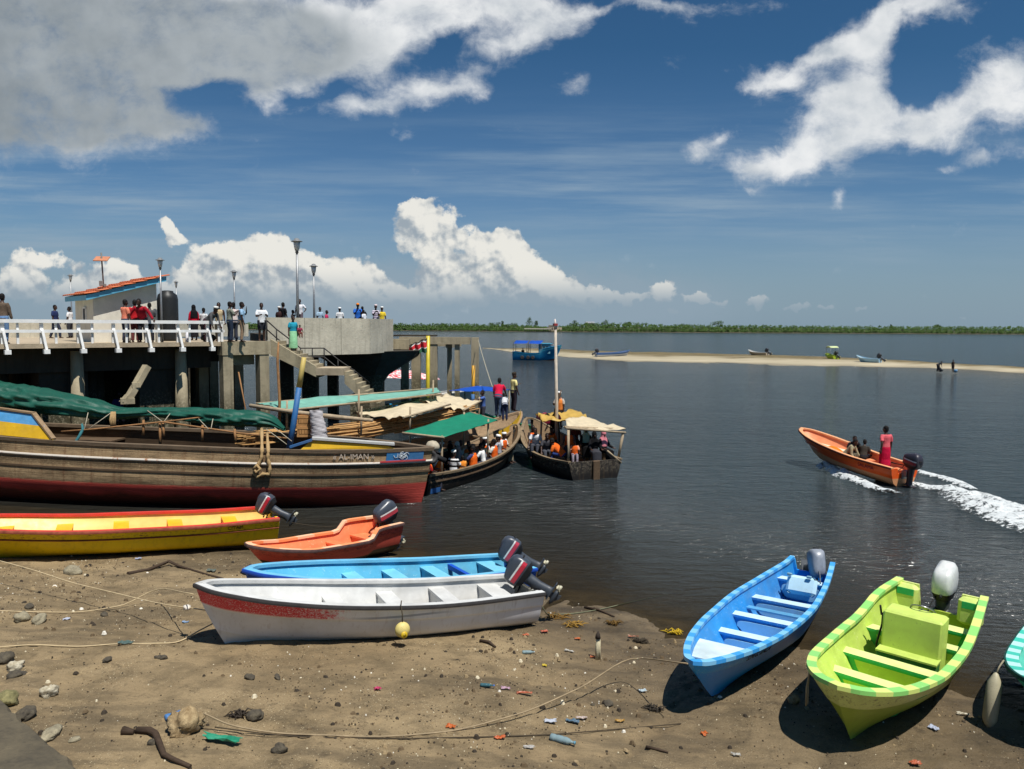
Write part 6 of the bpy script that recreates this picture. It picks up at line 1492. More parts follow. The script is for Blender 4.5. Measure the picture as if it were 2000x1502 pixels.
# wake: foam ridges that rise from the water
def foam(name, pts, label):
    """pts: (px, py, half width m, height m) along the wake"""
    fm = NT(name + '_white'); n = fm.noise(7, 6, .7); n2 = fm.noise(2.2, 5, .65); u, v, _ = fm.uv()
    fm.col(fm.mix(fm.mapr(n, .3, .7), C(178, 186, 188), C(226, 228, 227))); fm.rough(.7)
    ed = fm.math('MULTIPLY', fm.math('SUBTRACT', 1.0, fm.math('ABSOLUTE', fm.math('MULTIPLY_ADD', v, 2.0, -1.0))), 2.2)
    al = fm.math('ADD', fm.math('MINIMUM', ed, 1.0), fm.math('MULTIPLY', fm.math('SUBTRACT', fm.math('ADD', n, n2), 1.0), 4.2)); al = fm.math('MULTIPLY', al, u)
    fm.l(fm.mapr(al, .30, .80, 0, .97), fm.b.inputs['Alpha']); fm.bump(n, .8, .08)
    P = [G(p[0], p[1], 0) for p in pts]; n_ = len(P); cum = [0]
    for a, b in zip(P, P[1:]): cum.append(cum[-1] + (b - a).length)
    fx, fy, fw_, fh = [curve(list(zip(cum, q))) for q in ([p.x for p in P], [p.y for p in P], [p[2] for p in pts], [p[3] for p in pts])]
    NU, NV = int(cum[-1] / .10), 26; g = []; uv = []
    for i in range(NU + 1):
        s = cum[-1] * i / NU; c = Vector((fx(s), fy(s), 0)); d = Vector((fx(s + .05) - fx(s - .05), fy(s + .05) - fy(s - .05), 0)).normalized(); sd = Vector((-d.y, d.x, 0)); row = []
        for j in range(NV + 1):
            t = j / NV; q = c + sd * (fw_(s) * (2 * t - 1)); b = 1 - abs(2 * t - 1) ** 2
            q.z = .015 + fh(s) * b * (.35 + 1.1 * float(fbm(q.x * 2.6, q.y * 2.6, 6, 4))); row.append(q); uv.append((sstep(0, .12, s) * (1 - sstep(cum[-1] - .8, cum[-1], s)) * (1 if len(pts[0]) < 5 else pts[0][4]), t))
        g.append(row)
    o = MB().sheet(g, 0, 0, True, uv).build(name, fm.m); tag(o, label, 'foam', None, 'stuff'); return o
foam('bow_foam', [(1590, 916, .2, .12), (1612, 917, .36, .30), (1640, 928, .38, .28), (1680, 944, .34, .20), (1720, 957, .28, .12), (1775, 969, .14, .03)], 'white foam thrown out along the near side of the orange motorboat')
foam('wake_foam', [(1752, 940, .35, .10), (1775, 947, .38, .12), (1810, 953, .42, .14), (1860, 962, .62, .22), (1905, 978, 1.0, .28), (1960, 998, 1.35, .26), (2030, 1022, 1.5, .2), (2120, 1050, 1.5, .12)], 'broad white churned wake trailing behind the orange motorboat')
foam('wake_foam', [(1776, 916, .16, .05), (1792, 921, .2, .07), (1830, 932, .28, .12), (1870, 944, .30, .12), (1912, 962, .16, .04)], 'thin white foam line on the far side of the wake')
# ------------------------------------------------------------------ the concrete pier
def concrete(name, col, stain=.5, algae=True, rough=.85):
    if name in _MC: return _MC[name]
    m = NT(name); P = m.coord('Object'); a = m.noise(.9, 6, .65); b = m.noise(6, 5, .7); c_ = m.noise(1.4, 5, .65, stretch=(3.0, 3.0, .35)); z = m.sep(P)[2]
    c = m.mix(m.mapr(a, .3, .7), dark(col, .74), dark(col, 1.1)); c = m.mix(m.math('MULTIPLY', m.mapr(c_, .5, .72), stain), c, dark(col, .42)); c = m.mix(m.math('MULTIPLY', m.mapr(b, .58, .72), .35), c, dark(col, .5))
    if algae:
        w = m.n('ShaderNodeNewGeometry'); wz = m.sep(w.outputs['Position'])[2]
        tide = m.mapr(m.math('ADD', wz, m.math('MULTIPLY', m.math('SUBTRACT', a, .5), 1.2)), 3.4, 2.2)
        oy = m.noise(9, 4, .8); tc = m.mix(m.mapr(oy, .52, .6), C(70, 66, 46), C(150, 142, 118)); c = m.mix(m.math('MULTIPLY', tide, .75), c, tc)
    m.col(c); m.rough(rough); m.bump(m.math('ADD', b, m.math('MULTIPLY', a, .6)), .45, .04); m.b.inputs['Specular IOR Level'].default_value = .25
    _MC[name] = m.m; return m.m
CONC = concrete('pier_concrete', C(166, 154, 128), .7); CONC_L = concrete('pale_concrete', C(196, 189, 170), .5, False); CONC_D = concrete('shade_dark_concrete', C(66, 61, 53), .7)  # last one is a dark copy; shade under the pier is in its colour
DECK_Z = 5.23
F0 = Vector((-18.4, 28.6, 0)); dd = Vector((.725, .688, 0)).normalized(); nn_ = Vector((-dd.y, dd.x, 0))
def fs(px):
    k = (px - CX - 3) / FPX; return (k * F0.y - F0.x) / (dd.x - dd.y * k)
def FP(s, n=0.0, z=0.0): p = F0 + dd * s + nn_ * n; return Vector((p.x, p.y, z))
S_END = fs(527)
pier = empty('pier', FP(0, 0, 0)); tag(pier, 'long concrete pier deck on piles with people along its edge', 'pier')
PO = Vector(pier.location)
def pbox(mb, s0, s1, n0, n1, z0, z1, mat=0):
    q = [FP(s0, n0), FP(s1, n0), FP(s1, n1), FP(s0, n1)]; vs = [Vector((p.x, p.y, z0)) - PO for p in q] + [Vector((p.x, p.y, z1)) - PO for p in q]
    return mb.add(vs, [(3, 2, 1, 0), (4, 5, 6, 7), (0, 1, 5, 4), (1, 2, 6, 5), (2, 3, 7, 6), (3, 0, 4, 7)], mat)
m = MB(); pbox(m, -14, S_END - .02, 0, 15, DECK_Z - .17, DECK_Z); m.build('deck', concrete('deck_concrete', C(176, 160, 136), .3, False), pier)
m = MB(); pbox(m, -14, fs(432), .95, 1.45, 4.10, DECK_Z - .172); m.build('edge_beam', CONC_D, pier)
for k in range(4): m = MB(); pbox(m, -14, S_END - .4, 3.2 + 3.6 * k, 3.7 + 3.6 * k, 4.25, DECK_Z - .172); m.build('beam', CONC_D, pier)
m = MB(); pbox(m, -14, S_END + 6, 14.7, 15, DECK_Z, DECK_Z + .78); m.build('back_parapet', CONC_L, pier)
for s0, s1 in ((fs(92), fs(160)), (fs(292), fs(366))):
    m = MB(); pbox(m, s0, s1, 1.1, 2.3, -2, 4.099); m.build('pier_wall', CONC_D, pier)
    m = MB(); m.tube([FP(s1 + .05, .72, -2) - PO, FP(s1 + .05, .72, 2) - PO, FP(s1 + .05, .72, 4.92) - PO], [.34, .27, .22], 10); m.build('pile', CONC, pier)
rp_ = random.Random(5)
for (px, n) in ((178, 1.3), (215, 2.6), (250, 4.5), (60, 2.6), (20, 4.0), (232, 6.5), (30, 1.9), (410, 3.2), (395, 6.8), (120, 6.2), (300, 7.5), (200, 9.5), (340, 10.5), (60, 9.6), (196, 3.4), (238, 3.0), (275, 5.2), (318, 5.0), (150, 8.5), (100, 4.8), (385, 4.6), (425, 5.6), (470, 5.0), (500, 8.0), (455, 9.0)):
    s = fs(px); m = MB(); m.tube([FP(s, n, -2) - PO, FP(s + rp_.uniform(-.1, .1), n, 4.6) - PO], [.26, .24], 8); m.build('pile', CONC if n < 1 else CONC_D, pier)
for (px, n, w, h_) in ((190, 1.2, 1.2, 1.5), (350, 2.0, 1.6, 1.9), (120, 3.0, 2.2, 1.2), (405, 1.2, 1.0, 1.4), (262, 8, 7, 3.7), (90, 11, 5, 3.4), (405, 10, 7, 3.8), (160, 12.5, 12, 2.9)):  # tall rear blocks are added to darken the gaps under the deck
    s = fs(px); m = MB(); pbox(m, s - w / 2, s + w / 2, n, n + .8, -2, h_); m.build('footing_dark_fill', CONC_D, pier)
# broken stair leaning against the piles
m = MB()
for a, b in (((287, 715, 31.6), (266, 752, 31.2)), ((270, 746, 31.2), (252, 776, 30.9)), ((252, 774, 30.9), (240, 788, 30.7))): m.beam(D(*a) - PO, D(*b) - PO, .30, .22)
m.box(D(266, 752, 31.1) - PO, (.30, .3, .18), (0, 0, .5)); m.box(D(249, 783, 30.8) - PO, (.5, .34, .22), (0, 0, .5)); m.build('broken_stair', CONC, pier)
# corner portal: two posts and a head beam carrying the end of the deck
sa, sb = fs(446), fs(517)
for s, dn in ((sa, 0), (sb, 0), (sa, 2.6), (sb, 2.6), (sa, 5.4), (sb, 5.4), (sa - 1.6, 1.6)):
    m = MB(); pbox(m, s - .22, s + .22, -.10 + dn, .34 + dn, -2, 4.66 if dn == 0 else 4.2); m.build('portal_post', CONC, pier)
m = MB(); pbox(m, sa - .26, S_END + .02, -.13, .37, 4.662, DECK_Z + .015); m.build('head_beam', CONC, pier)
m = MB(); pbox(m, sa + .22, sb - .22, .45, .9, 4.2, 4.9); m.build('cross_beam', CONC, pier)
# railing: white timber posts on outer brackets with two rails
fence = empty('fence', FP(0, 0, DECK_Z)); tag(fence, 'white painted timber railing along the pier edge', 'railing')
FO = Vector(fence.location); WP = paint('railing_white', C(240, 240, 238), .12, C(150, 140, 120), .55, 6, .1)
def fbox(mb, s0, s1, n0, n1, z0, z1):
    q = [FP(s0, n0), FP(s1, n0), FP(s1, n1), FP(s0, n1)]; vs = [Vector((p.x, p.y, z0)) - FO for p in q] + [Vector((p.x, p.y, z1)) - FO for p in q]
    return mb.add(vs, [(3, 2, 1, 0), (4, 5, 6, 7), (0, 1, 5, 4), (1, 2, 6, 5), (2, 3, 7, 6), (3, 0, 4, 7)])
for z0, z1 in ((6.00, 6.13), (5.64, 5.75)): m = MB(); fbox(m, -14, fs(442), -.02, .06, z0, z1); m.build('rail', WP, fence)
posts = [10, 85, 158, 226, 290, 351, 411]; sp_ = (fs(411) - fs(10)) / 6
for k in range(-6, 7):
    s = fs(10) + sp_ * k; m = MB(); fbox(m, s - .06, s + .06, .062, .15, DECK_Z, 6.10); m.build('post', WP, fence)
    m = MB(); fbox(m, s + sp_ * .38 - .04, s + sp_ * .38 + .04, .062, .12, DECK_Z, 6.10); m.build('post', WP, fence)
    m = MB(); m.beam(FP(s, -.03, 5.72) - FO, FP(s + .10, -.14, 4.96) - FO, .085, .085, up=(dd.x, dd.y, 0)); m.build('brace', WP, fence)
    m = MB(); fbox(m, s + .0, s + .20, -.20, -.002, 4.86, 5.02); m.build('foot', WP, fence)
m = MB(); fbox(m, fs(437) - .05, fs(437) + .05, -.02, .06, DECK_Z, 6.10); m.build('post', WP, fence)
# round end platform with its deep parapet
plat = empty('pier_platform', D(640, 690, 44)); tag(plat, 'angular pale concrete platform wall at the end of the pier on a tapered support', 'pier platform')
PL = Vector(plat.location)
W = [D(521, 650, 38.6), D(722, 650, 43.0), D(768, 650, 46.5), D(766, 650, 53), D(700, 650, 58), D(560, 650, 58), D(480, 650, 50)]
W = [Vector((p.x, p.y, 0)) for p in W]; cen = sum(W, Vector()) / len(W)
def wallseg(mb, a, b, z0, z1, th):
    d = (b - a).normalized(); n = Vector((-d.y, d.x, 0))
    if n.dot(cen - a) < 0: n = -n
    q = [a, b, b + n * th, a + n * th]; vs = [Vector((p.x, p.y, z0)) - PL for p in q] + [Vector((p.x, p.y, z1)) - PL for p in q]
    mb.add(vs, [(3, 2, 1, 0), (4, 5, 6, 7), (0, 1, 5, 4), (1, 2, 6, 5), (2, 3, 7, 6), (3, 0, 4, 7)])
pts = [W[0], W[0].lerp(W[1], .345), W[0].lerp(W[1], .70), W[1], W[2], W[3], W[4], W[5]]
for i in range(len(pts) - 1):
    a, b = pts[i], pts[i + 1]; g = (b - a).normalized() * .012; m = MB(); wallseg(m, a + g, b - g, 4.44, 6.33 if i < 5 else 6.30, .22); m.build('parapet_panel', CONC_L, plat)
m = MB(); inner = [p.lerp(cen, .05) for p in W]; n = len(inner); vs = [Vector((p.x, p.y, 4.5)) - PL for p in inner] + [Vector((p.x, p.y, DECK_Z + .218)) - PL for p in inner]
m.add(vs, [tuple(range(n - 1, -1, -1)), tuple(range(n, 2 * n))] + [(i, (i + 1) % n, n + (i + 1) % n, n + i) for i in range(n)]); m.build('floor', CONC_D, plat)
m = MB(); c0 = D(722, 690, 48); rings = []
for z, r in ((4.499, 3.3), (4.1, 3.0), (3.0, 1.2), (2.6, .9), (-2, .85)): rings += [Vector((c0.x + r * math.cos(2*pi*k/8 + .39), c0.y + r * math.sin(2*pi*k/8 + .39), z)) - PL for k in range(8)]
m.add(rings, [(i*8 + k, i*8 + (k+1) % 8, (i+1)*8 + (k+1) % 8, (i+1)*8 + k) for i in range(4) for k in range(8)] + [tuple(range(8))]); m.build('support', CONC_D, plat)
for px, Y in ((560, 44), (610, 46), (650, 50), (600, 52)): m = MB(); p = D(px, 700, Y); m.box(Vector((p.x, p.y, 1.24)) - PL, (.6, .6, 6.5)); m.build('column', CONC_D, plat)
# landing stair down the face
stair = empty('stair', D(528, 669, 36.2)); tag(stair, 'concrete landing stair with black handrail going down beside the platform', 'stair'); ST = Vector(stair.location)
xa, xb, xc, xd_ = D(528, 669, 36.2).x, D(617, 720, 36.2).x, D(671, 722, 36.2).x, D(740, 780, 36.2).x; Y0, Y1 = 36.2, 37.9
def flight(x0, z0, x1, z1, nst):
    m = MB(); poly = []
    for k in range(nst):
        xx0, xx1 = lerp(x0, x1, k / nst), lerp(x0, x1, (k + 1) / nst); z = lerp(z0, z1, k / nst); poly += [(xx0, z), (xx1, z)]
    poly += [(x1, z1), (x1, z1 - .45), (x0, z0 - .55)]
    m.prism([(a - ST.x, b - ST.z) for a, b in poly[::-1]], Y0 + .20 - ST.y, Y1 - ST.y)
    return m
flight(xa, DECK_Z, xb, 4.02, 8).build('flight', CONC, stair)
m = MB(); m.prism([(p[0] - ST.x, p[1] - ST.z) for p in ((xa, DECK_Z + .10), (xa, DECK_Z - .62), (xb, 3.62), (xb, 4.10))], Y0 - ST.y, Y0 + .198 - ST.y); m.build('stringer', CONC, stair)
m = MB(); m.box(Vector(((xb + xc) / 2, (Y0 + Y1) / 2, 3.86)) - ST, (xc - xb - .006, Y1 - Y0, .32)); m.build('landing', concrete('deck_concrete', C(176, 160, 136)), stair)
flight(xc, 3.86, xd_, 2.25, 9).build('flight', CONC, stair)
m = MB(); m.box(Vector((D(708, 760, 37).x, 37.0, .5)) - ST, (.9, 1.3, 4.6)); m.build('support', CONC_D, stair)
hm = matte('handrail_black', C(30, 28, 28), .2, .5); path = [(521, 626), (540, 643), (565, 662), (587, 680), (633, 680), (660, 702), (692, 724), (722, 748)]
for off in (0, .42):
    m = MB(); m.tube([D(x, y, 37.7) - ST - Vector((0, 0, off)) for x, y in path], .032, 6); m.build('handrail', hm, stair)
for x, y in (path[0], path[1], path[2], path[3], (610, 680), path[4], path[5], path[6]):
    m = MB(); p = D(x, y, 37.7) - ST; m.tube([p, p - Vector((0, 0, .92))], .030, 6); m.build('baluster', hm, stair)
# hut with a mono-pitch tiled roof
A_, B_, C_ = D(184, 668, 32.2), D(308, 660, 33.9), D(149, 660, 34.4); A_.z = B_.z = C_.z = 0
hut = empty('hut', (A_.x, A_.y, DECK_Z)); tag(hut, 'small white hut with a sloping orange tiled roof and blue fascia on the pier', 'hut'); HO = Vector(hut.location)
D_ = B_ + (C_ - A_); ab, ac = (B_ - A_).normalized(), (C_ - A_).normalized(); zL, zR = 6.98, 7.68
lw = (B_ - A_).length; hz_at = lambda p: lerp(zL, zR, (p - A_).dot(ab) / lw)
m = MB(); q = [A_, B_, D_, C_]; vs = [Vector((p.x, p.y, DECK_Z)) - HO for p in q] + [Vector((p.x, p.y, hz_at(p))) - HO for p in q]
m.add(vs, [(0, 1, 5, 4), (1, 2, 6, 5), (2, 3, 7, 6), (3, 0, 4, 7), (4, 5, 6, 7)]); m.build('wall', paint('hut_white', C(226, 220, 204), .15, C(150, 140, 120), .8, 3, .2), hut)
wp = A_.lerp(C_, .42); m = MB(); Rw = Matrix((ac, -ab, Vector((0, 0, 1)))).transposed()
m.box(Vector((wp.x, wp.y, 6.35)) - HO - ab * .02, (.36, .05, .52), Rw); wo = m.build('window', matte('window_dark', C(60, 62, 64)), hut)
m = MB()
for a, b in (((-.2, 0), (.06, .62)), ((.2, 0), (.06, .62)), ((0, .28), (.46, .06)), ((0, -.28), (.46, .06))): m.box(Vector((wp.x, wp.y, 6.35 + a[1])) - HO - ab * .03 + ac * a[0], (b[0], .06, b[1]), Rw)
m.build('frame', WP, wo)
ov = .32
def roofpt(u, w, dz=0): p = A_ + ab * u + ac * w; return Vector((p.x, p.y, lerp(zL, zR, u / lw) + dz)) - HO
la_, lc_ = lw, (C_ - A_).length
m = MB(); us = (-ov, la_ + ov); ws = (-ov, lc_ + ov)
vs = [roofpt(us[0], ws[0], .02), roofpt(us[1], ws[0], .02), roofpt(us[1], ws[1], .02), roofpt(us[0], ws[1], .02)]; vs += [v + Vector((0, 0, .20)) for v in vs]
m.add(vs, [(3, 2, 1, 0), (4, 5, 6, 7), (0, 1, 5, 4), (1, 2, 6, 5), (2, 3, 7, 6), (3, 0, 4, 7)]); m.build('fascia', paint('fascia_blue', C(92, 178, 214), .2), hut)
m = MB(); NC = 7
for k in range(NC):
    u0, u1 = lerp(us[0] - .08, us[1] + .02, k / NC), lerp(us[0] - .08, us[1] + .02, (k + 1) / NC) + .10; g = []
    for i in range(2):
        row = []
        for j in range(41): w = lerp(ws[0] - .08, ws[1] + .05, j / 40); row.append(roofpt((u0, u1)[i], w, .235 + (.07, .02)[1 - i] * 0 + (.0 if i else .05) * 0 + (.075 if i == 0 else .02) + .03 * abs(math.sin(j * pi / 4))))
        g.append(row)
    m.sheet(g, 0, .03)
m.build('roof', paint('roof_tile_orange', C(206, 112, 70), .35, C(130, 90, 70), .8, 6), hut)
m = MB(); p0 = roofpt(.55, .5, .2); m.tube([p0, p0 + Vector((-.06, 0, 1.55))], .03, 6); m.build('mast', matte('grey_steel', C(110, 108, 104), .2, .5, 8), hut)
m = MB(); m.box(p0 + Vector((-.05, 0, 1.30)), (.54, .5, .03), (math.radians(24), 0, .2)); m.build('solar_panel', gloss('panel_orange_back', C(196, 130, 96), .4), hut)
m = MB(); m.box(p0 + Vector((-.08, -.02, .30)), (.16, .12, .22), None, 0, .02); m.box(p0 + Vector((.06, -.02, .22)), (.10, .08, .14), None, 0, .02); m.build('control_box', matte('grey_box', C(130, 130, 128)), hut)
m = MB(); p = D(329, 660, 35.6); m.lathe([(.42, 0), (.44, .1), (.44, 1.85), (.40, 2.05), (.26, 2.15), (.24, 2.22), (.1, 2.24)], 20, 0); o = m.build('water_tank', matte('black_plastic', C(40, 42, 44), .2, .45)); o.location = (p.x, p.y, DECK_Z); tag(o, 'black plastic water tank behind the white hut', 'water tank')
# lamp posts
LB = gloss('lamp_alloy', C(150, 152, 154), .35, .5); LG = NT('lamp_glass').col(C(222, 222, 218)).rough(.25).m; LCAP = matte('lamp_cap_grey', C(120, 122, 124), .15, .5)
def lamp(px, ytop, Y, w, label):
    t = D(px, ytop, Y); H = t.z - DECK_Z; r = w / FPX * Y / 2
    rt = empty('street_lamp', (D(px + (3 if px > 500 else 0), 640, Y).x, Y, DECK_Z)); tag(rt, label, 'street lamp', 'lamp posts along the pier')
    m = MB(); m.tube([(0, 0, 0), (0, 0, H * .45), (0, 0, H - r * 2.6)], [r * .32, r * .24, r * .18], 8); m.build('pole', LB, rt)
    m = MB(); m.lathe([(r * .30, H - r * 2.6), (r * .26, H - r * 2.2), (r * .40, H - r * 2.1)], 10); m.build('collar', LCAP, rt)
    m = MB(); m.lathe([(r * .36, H - r * 2.1), (r * .50, H - r * 1.6), (r * .62, H - r * .62)], 8); m.build('lamp_glass', LG, rt)
    m = MB(); m.lathe([(r * 1.0, H - r * .62), (r * 1.0, H - r * .56), (r * .52, H - r * .36), (r * .40, H - r * .10), (r * .1, H)], 12); m.build('lamp_cap', LCAP, rt)
lamp(316, 503, 33.0, 17, 'street lamp standing just in front of the hut roof end'); lamp(579, 465, 41.0, 22, 'tallest street lamp, behind the boy in the white shirt'); lamp(611, 515, 46.5, 17, 'street lamp with its slim pole just right of the tallest one')
lamp(459, 527, 43.5, 14, 'street lamp behind the standing men left of the stair'); lamp(141, 535, 42.5, 11, 'small distant street lamp left of the hut'); lamp(346, 548, 43.8, 10, 'small distant street lamp right of the black water tank')
# free portal frames beyond the platform
por = empty('portal_structure', D(850, 800, 50)); tag(por, 'bare concrete post and beam frame standing in the water beyond the platform', 'pier frame'); PR = Vector(por.location)
for (px, Y, w, top) in ((791, 49.5, .44, 4.82), (813, 53, .58, 4.6), (847, 49.5, .46, 4.82), (878, 52.6, .30, 4.6), (893, 49.5, .30, 4.82), (928, 49.5, .46, 5.26)):
    m = MB(); p = D(px, 700, Y); m.box(Vector((p.x, p.y, (top - 2) / 2)) - PR, (w, w, top + 2)); m.build('post', CONC, por)
xq0, xq1 = D(781, 660, 49.5).x, D(919, 660, 49.5).x
m = MB(); m.box(Vector(((xq0 + xq1) / 2, 49.5, 5.05)) - PR, (xq1 - xq0, .56, .44)); m.build('head_beam', CONC, por)
m = MB(); m.box(Vector(((xq0 + xq1) / 2 - .3, 53, 4.85)) - PR, (xq1 - xq0 - 1.0, .56, .48)); m.build('head_beam', CONC, por)
for px in (800, 880): m = MB(); p = D(px, 660, 51.3); m.box(Vector((p.x, p.y, 4.78)) - PR, (.4, 2.9, .40)); m.build('cross_beam', CONC, por)
m = MB(); p = D(812, 656, 50.6); m.box(Vector((p.x, p.y, 5.34)) - PR, (2.6, 1.6, .10)); m.build('dark_slab', CONC_D, por)
m = MB(); p = D(768, 675, 48.5); m.box(Vector((p.x + .45, p.y, 4.85)) - PR, (1.1, .8, .6)); m.build('bracket', CONC, por)
m = MB(); m.tube([D(836, 656, 48.2), D(835.5, 760, 48.2), D(835, 800, 48.2)], .12, 8); o = m.build('flagpole', paint('yellow_pole', C(206, 184, 40), .2)); tag(o, 'yellow painted pole with the flag tied to its top', 'pole')
m = MB(); m.tube([D(925, 714, 48.6), D(923.5, 790, 48.4)], .10, 8, 0); m.tube([D(923.5, 770, 48.35), D(923, 800, 48.35)], .11, 8, 1); o = m.build('mooring_pole', [paint('yellow_pole_b', C(220, 160, 30), .25), BLUE_OLD]); tag(o, 'yellow and blue pole leaning on the outer post of the frame', 'pole')
fl = MB(); g = []; uv = []
for i in range(19):
    row = []
    for j in range(9):
        x = lerp(834, 799, i / 18); y0 = lerp(660, 675, i / 18) + 1.5 * math.sin(i * .9); y = y0 + j / 8 * lerp(28, 17, i / 18)
        p = D(x, y, 47.9 + .10 * math.sin(i * 1.1 + j * .4)); row.append(p); uv.append((i / 18, j / 8))
    g.append(row)
fl.sheet(g, 0, 0, True, uv)
m = NT('flag_cloth'); u, v, _ = m.uv(); zg = m.math('MULTIPLY', m.math('ABSOLUTE', m.math('SUBTRACT', m.math('FRACT', m.math('MULTIPLY', u, 6)), .5)), .10); vv = m.math('ADD', v, m.math('SUBTRACT', zg, .02))
c = m.mix(m.mapr(vv, .10, .12), C(24, 22, 22), C(222, 218, 214)); c = m.mix(m.mapr(vv, .20, .22), c, C(196, 34, 46)); c = m.mix(m.mapr(v, .60, .62), c, C(222, 218, 214)); c = m.mix(m.mapr(v, .66, .68), c, C(44, 92, 66)); m.col(c); m.rough(.8)
tag(fl.build('flag', m.m), 'red, white and green flag hanging from the yellow pole', 'flag')
MB().tube(sag(D(934, 664, 49), D(962, 756, 41.5), .1, 8), .022, 5).build('mooring_line', ROPE_G)['label'] = 'thin pale mooring line from the frame down to the dhow bow'; bpy.data.objects['mooring_line']['category'] = 'rope'
MB().tube([D(545, 858, 29.6), D(546, 780, 29.8), D(542, 705, 30.0), D(544, 668, 30.1)], [.06, .055, .05, .03], 7).build('upright_pole', STICK)['label'] = 'slender crooked upright pole in front of the stair'; bpy.data.objects['upright_pole']['category'] = 'pole'
MB().tube([D(466, 727, 31), D(482, 812, 30)], [.03, .025], 6).build('leaning_stick', STICK)['label'] = 'thin stick leaning in the shade of the corner portal'; bpy.data.objects['leaning_stick']['category'] = 'stick'
# ---- people on the pier
def pp(px, Y, face, label, z=DECK_Z, **kw):
    p = D(px, 640, Y)
    if px >= 540 and z == DECK_Z: z += .22
    return person((p.x, p.y, z), face, label, voxel=kw.pop('voxel', .015), **kw)
R1 = FP(fs(10), .35)
pp(6, FP(fs(8), .45).y, 95, 'man in a brown shirt and blue jeans at the left railing end, seen from behind', top=(98, 84, 72), bottom=(104, 136, 176), sleeve='long', arms=('down', (24, 4, 30)), h=1.80)
pp(245, FP(fs(248), .5).y, 60, 'man in a salmon shirt and jeans standing at the railing', top=(222, 130, 104), bottom=(62, 66, 84), arms=('down', 'hold'))
pp(264, FP(fs(266), .8).y, 100, 'person in a red shirt between the salmon shirt and the leaning man', top=(190, 34, 44), bottom=(110, 60, 60), arms=('down', 'fwd'))
pp(279, FP(fs(281), .45).y, -85, 'man in a crimson shirt leaning on the railing towards the water', top=(156, 28, 44), sleeve='long', bottom=(50, 50, 56), lean=34, arms=((34, 34, 14), (34, 34, 14)), h=1.84, hair=True)
pp(293, FP(fs(295), .75).y, 120, 'woman in a patterned grey top and dark trousers behind the leaning man', top=(90, 88, 90), bottom=(44, 44, 50), female=True, arms=('hold', 'fwd'), h=1.6)
pp(379, 37.2, 130, 'woman in a black scarf and red top sitting beyond the railing', top=(190, 20, 50), sleeve='long', bottom=(30, 30, 34), leg='skirt', scarf=(22, 22, 26), hair=False, female=True, h=1.62)
pp(398, 37.6, 80, 'person in a white shirt partly hidden behind the stooping man', top=(210, 212, 214), bottom=(60, 60, 70), h=1.5)
pp(405, FP(fs(402), .55).y, -20, 'man in grey with a white cap stooping over the railing end', top=(84, 84, 86), sleeve='long', bottom=(70, 40, 50), hat=('kofia', (210, 210, 206)), lean=52, arms=('low', 'low'))
pp(428, 35.6, -80, 'man in a sleeveless beige top standing near the fence end', top=(186, 168, 134), sleeve='none', bottom=(70, 66, 56), arms=('down', 'down'))
pp(449, 34.2, 40, 'man in a grey patterned shirt and dark jeans with folded arms', top=(128, 132, 120), bottom=(44, 54, 72), arms=('fold', 'fold'))
pp(457, 35.2, 130, 'person in a pinkish white shirt behind the folded arms man', top=(220, 204, 200), bottom=(60, 64, 76), arms=('down', 'fold'))
pp(472, 34.6, 20, 'man in a pale blue shirt and tan trousers raising a hand to his chin', top=(150, 184, 214), bottom=(150, 126, 104), arms=('down', 'face'))
pp(511, 35.9, -60, 'man in a plain white shirt and dark shorts at the stair head', top=(226, 228, 232), bottom=(46, 48, 56), leg='shorts', arms=('hold', 'hold'), hair=True)
pp(546, 42.2, -100, 'woman with a white headband and dark dress behind the parapet', top=(60, 40, 40), bottom=(60, 40, 40), leg='skirt', female=True, h=1.45, hat=('kofia', (230, 226, 220)))
pp(553, 43.0, 60, 'man in a black shirt standing behind the parapet by the stair', top=(26, 26, 32), bottom=(60, 60, 64))
pp(572, 41.6, 0, 'child whose dark hair just shows above the parapet', h=1.28, top=(80, 70, 70), bottom=(60, 60, 64))
p = D(586, 640, 41.4); person((p.x, p.y, DECK_Z + .55), -85, 'boy in a white shirt standing on the bench in front of the tallest lamp', top=(226, 226, 232), bottom=(104, 92, 100), leg='shorts', h=1.50, arms=('down', 'hip'), voxel=.015)
MB().box((0, 0, .275), (1.0, .4, .10), None, 0, .02).box((-.35, 0, .11), (.14, .36, .22)).box((.35, 0, .11), (.14, .36, .22)).build('bench', CONC_L, None, (p.x, p.y, DECK_Z + .22)).rotation_euler.z = .72
bch = bpy.data.objects['bench.001'] if False else COL.objects[-1]; bch.location.z = DECK_Z + .225; tag(bch, 'low concrete bench on the platform that the boy in white stands on', 'bench')
pp(625, 44.5, -40, 'boy in a pale blue shirt at the middle of the parapet', top=(160, 186, 206), bottom=(60, 60, 70), h=1.5)
pp(638, 44.2, 0, 'child in a pink top beside the pale blue boy', top=(200, 60, 100), bottom=(60, 60, 70), h=1.32)
pp(664, 45.6, 120, 'person in white with a white cap, turned away behind the parapet', top=(230, 230, 230), bottom=(200, 200, 200), hat=('kofia', (236, 236, 236)), h=1.5)
pp(699, 46.0, -70, 'man in a blue shirt and orange cap behind the parapet', top=(44, 104, 196), bottom=(60, 60, 70), hat=('cap', (224, 130, 40)), arms=('fold', 'fold'), h=1.76)
pp(708, 46.8, 110, 'person in dark clothes just behind the blue shirt', top=(40, 44, 50), bottom=(50, 50, 54), h=1.6)
pp(713, 45.6, 160, 'person in a white top bent low beside the blue shirt', top=(214, 218, 226), bottom=(60, 60, 70), h=1.4, lean=12)
pp(734, 47.2, -70, 'woman in a white striped top and pale scarf behind the parapet', top=(206, 200, 210), bottom=(80, 80, 90), hat=('kofia', (226, 206, 206)), arms=('fold', 'fold'), female=True, stripes=((110, 90, 130), 9))
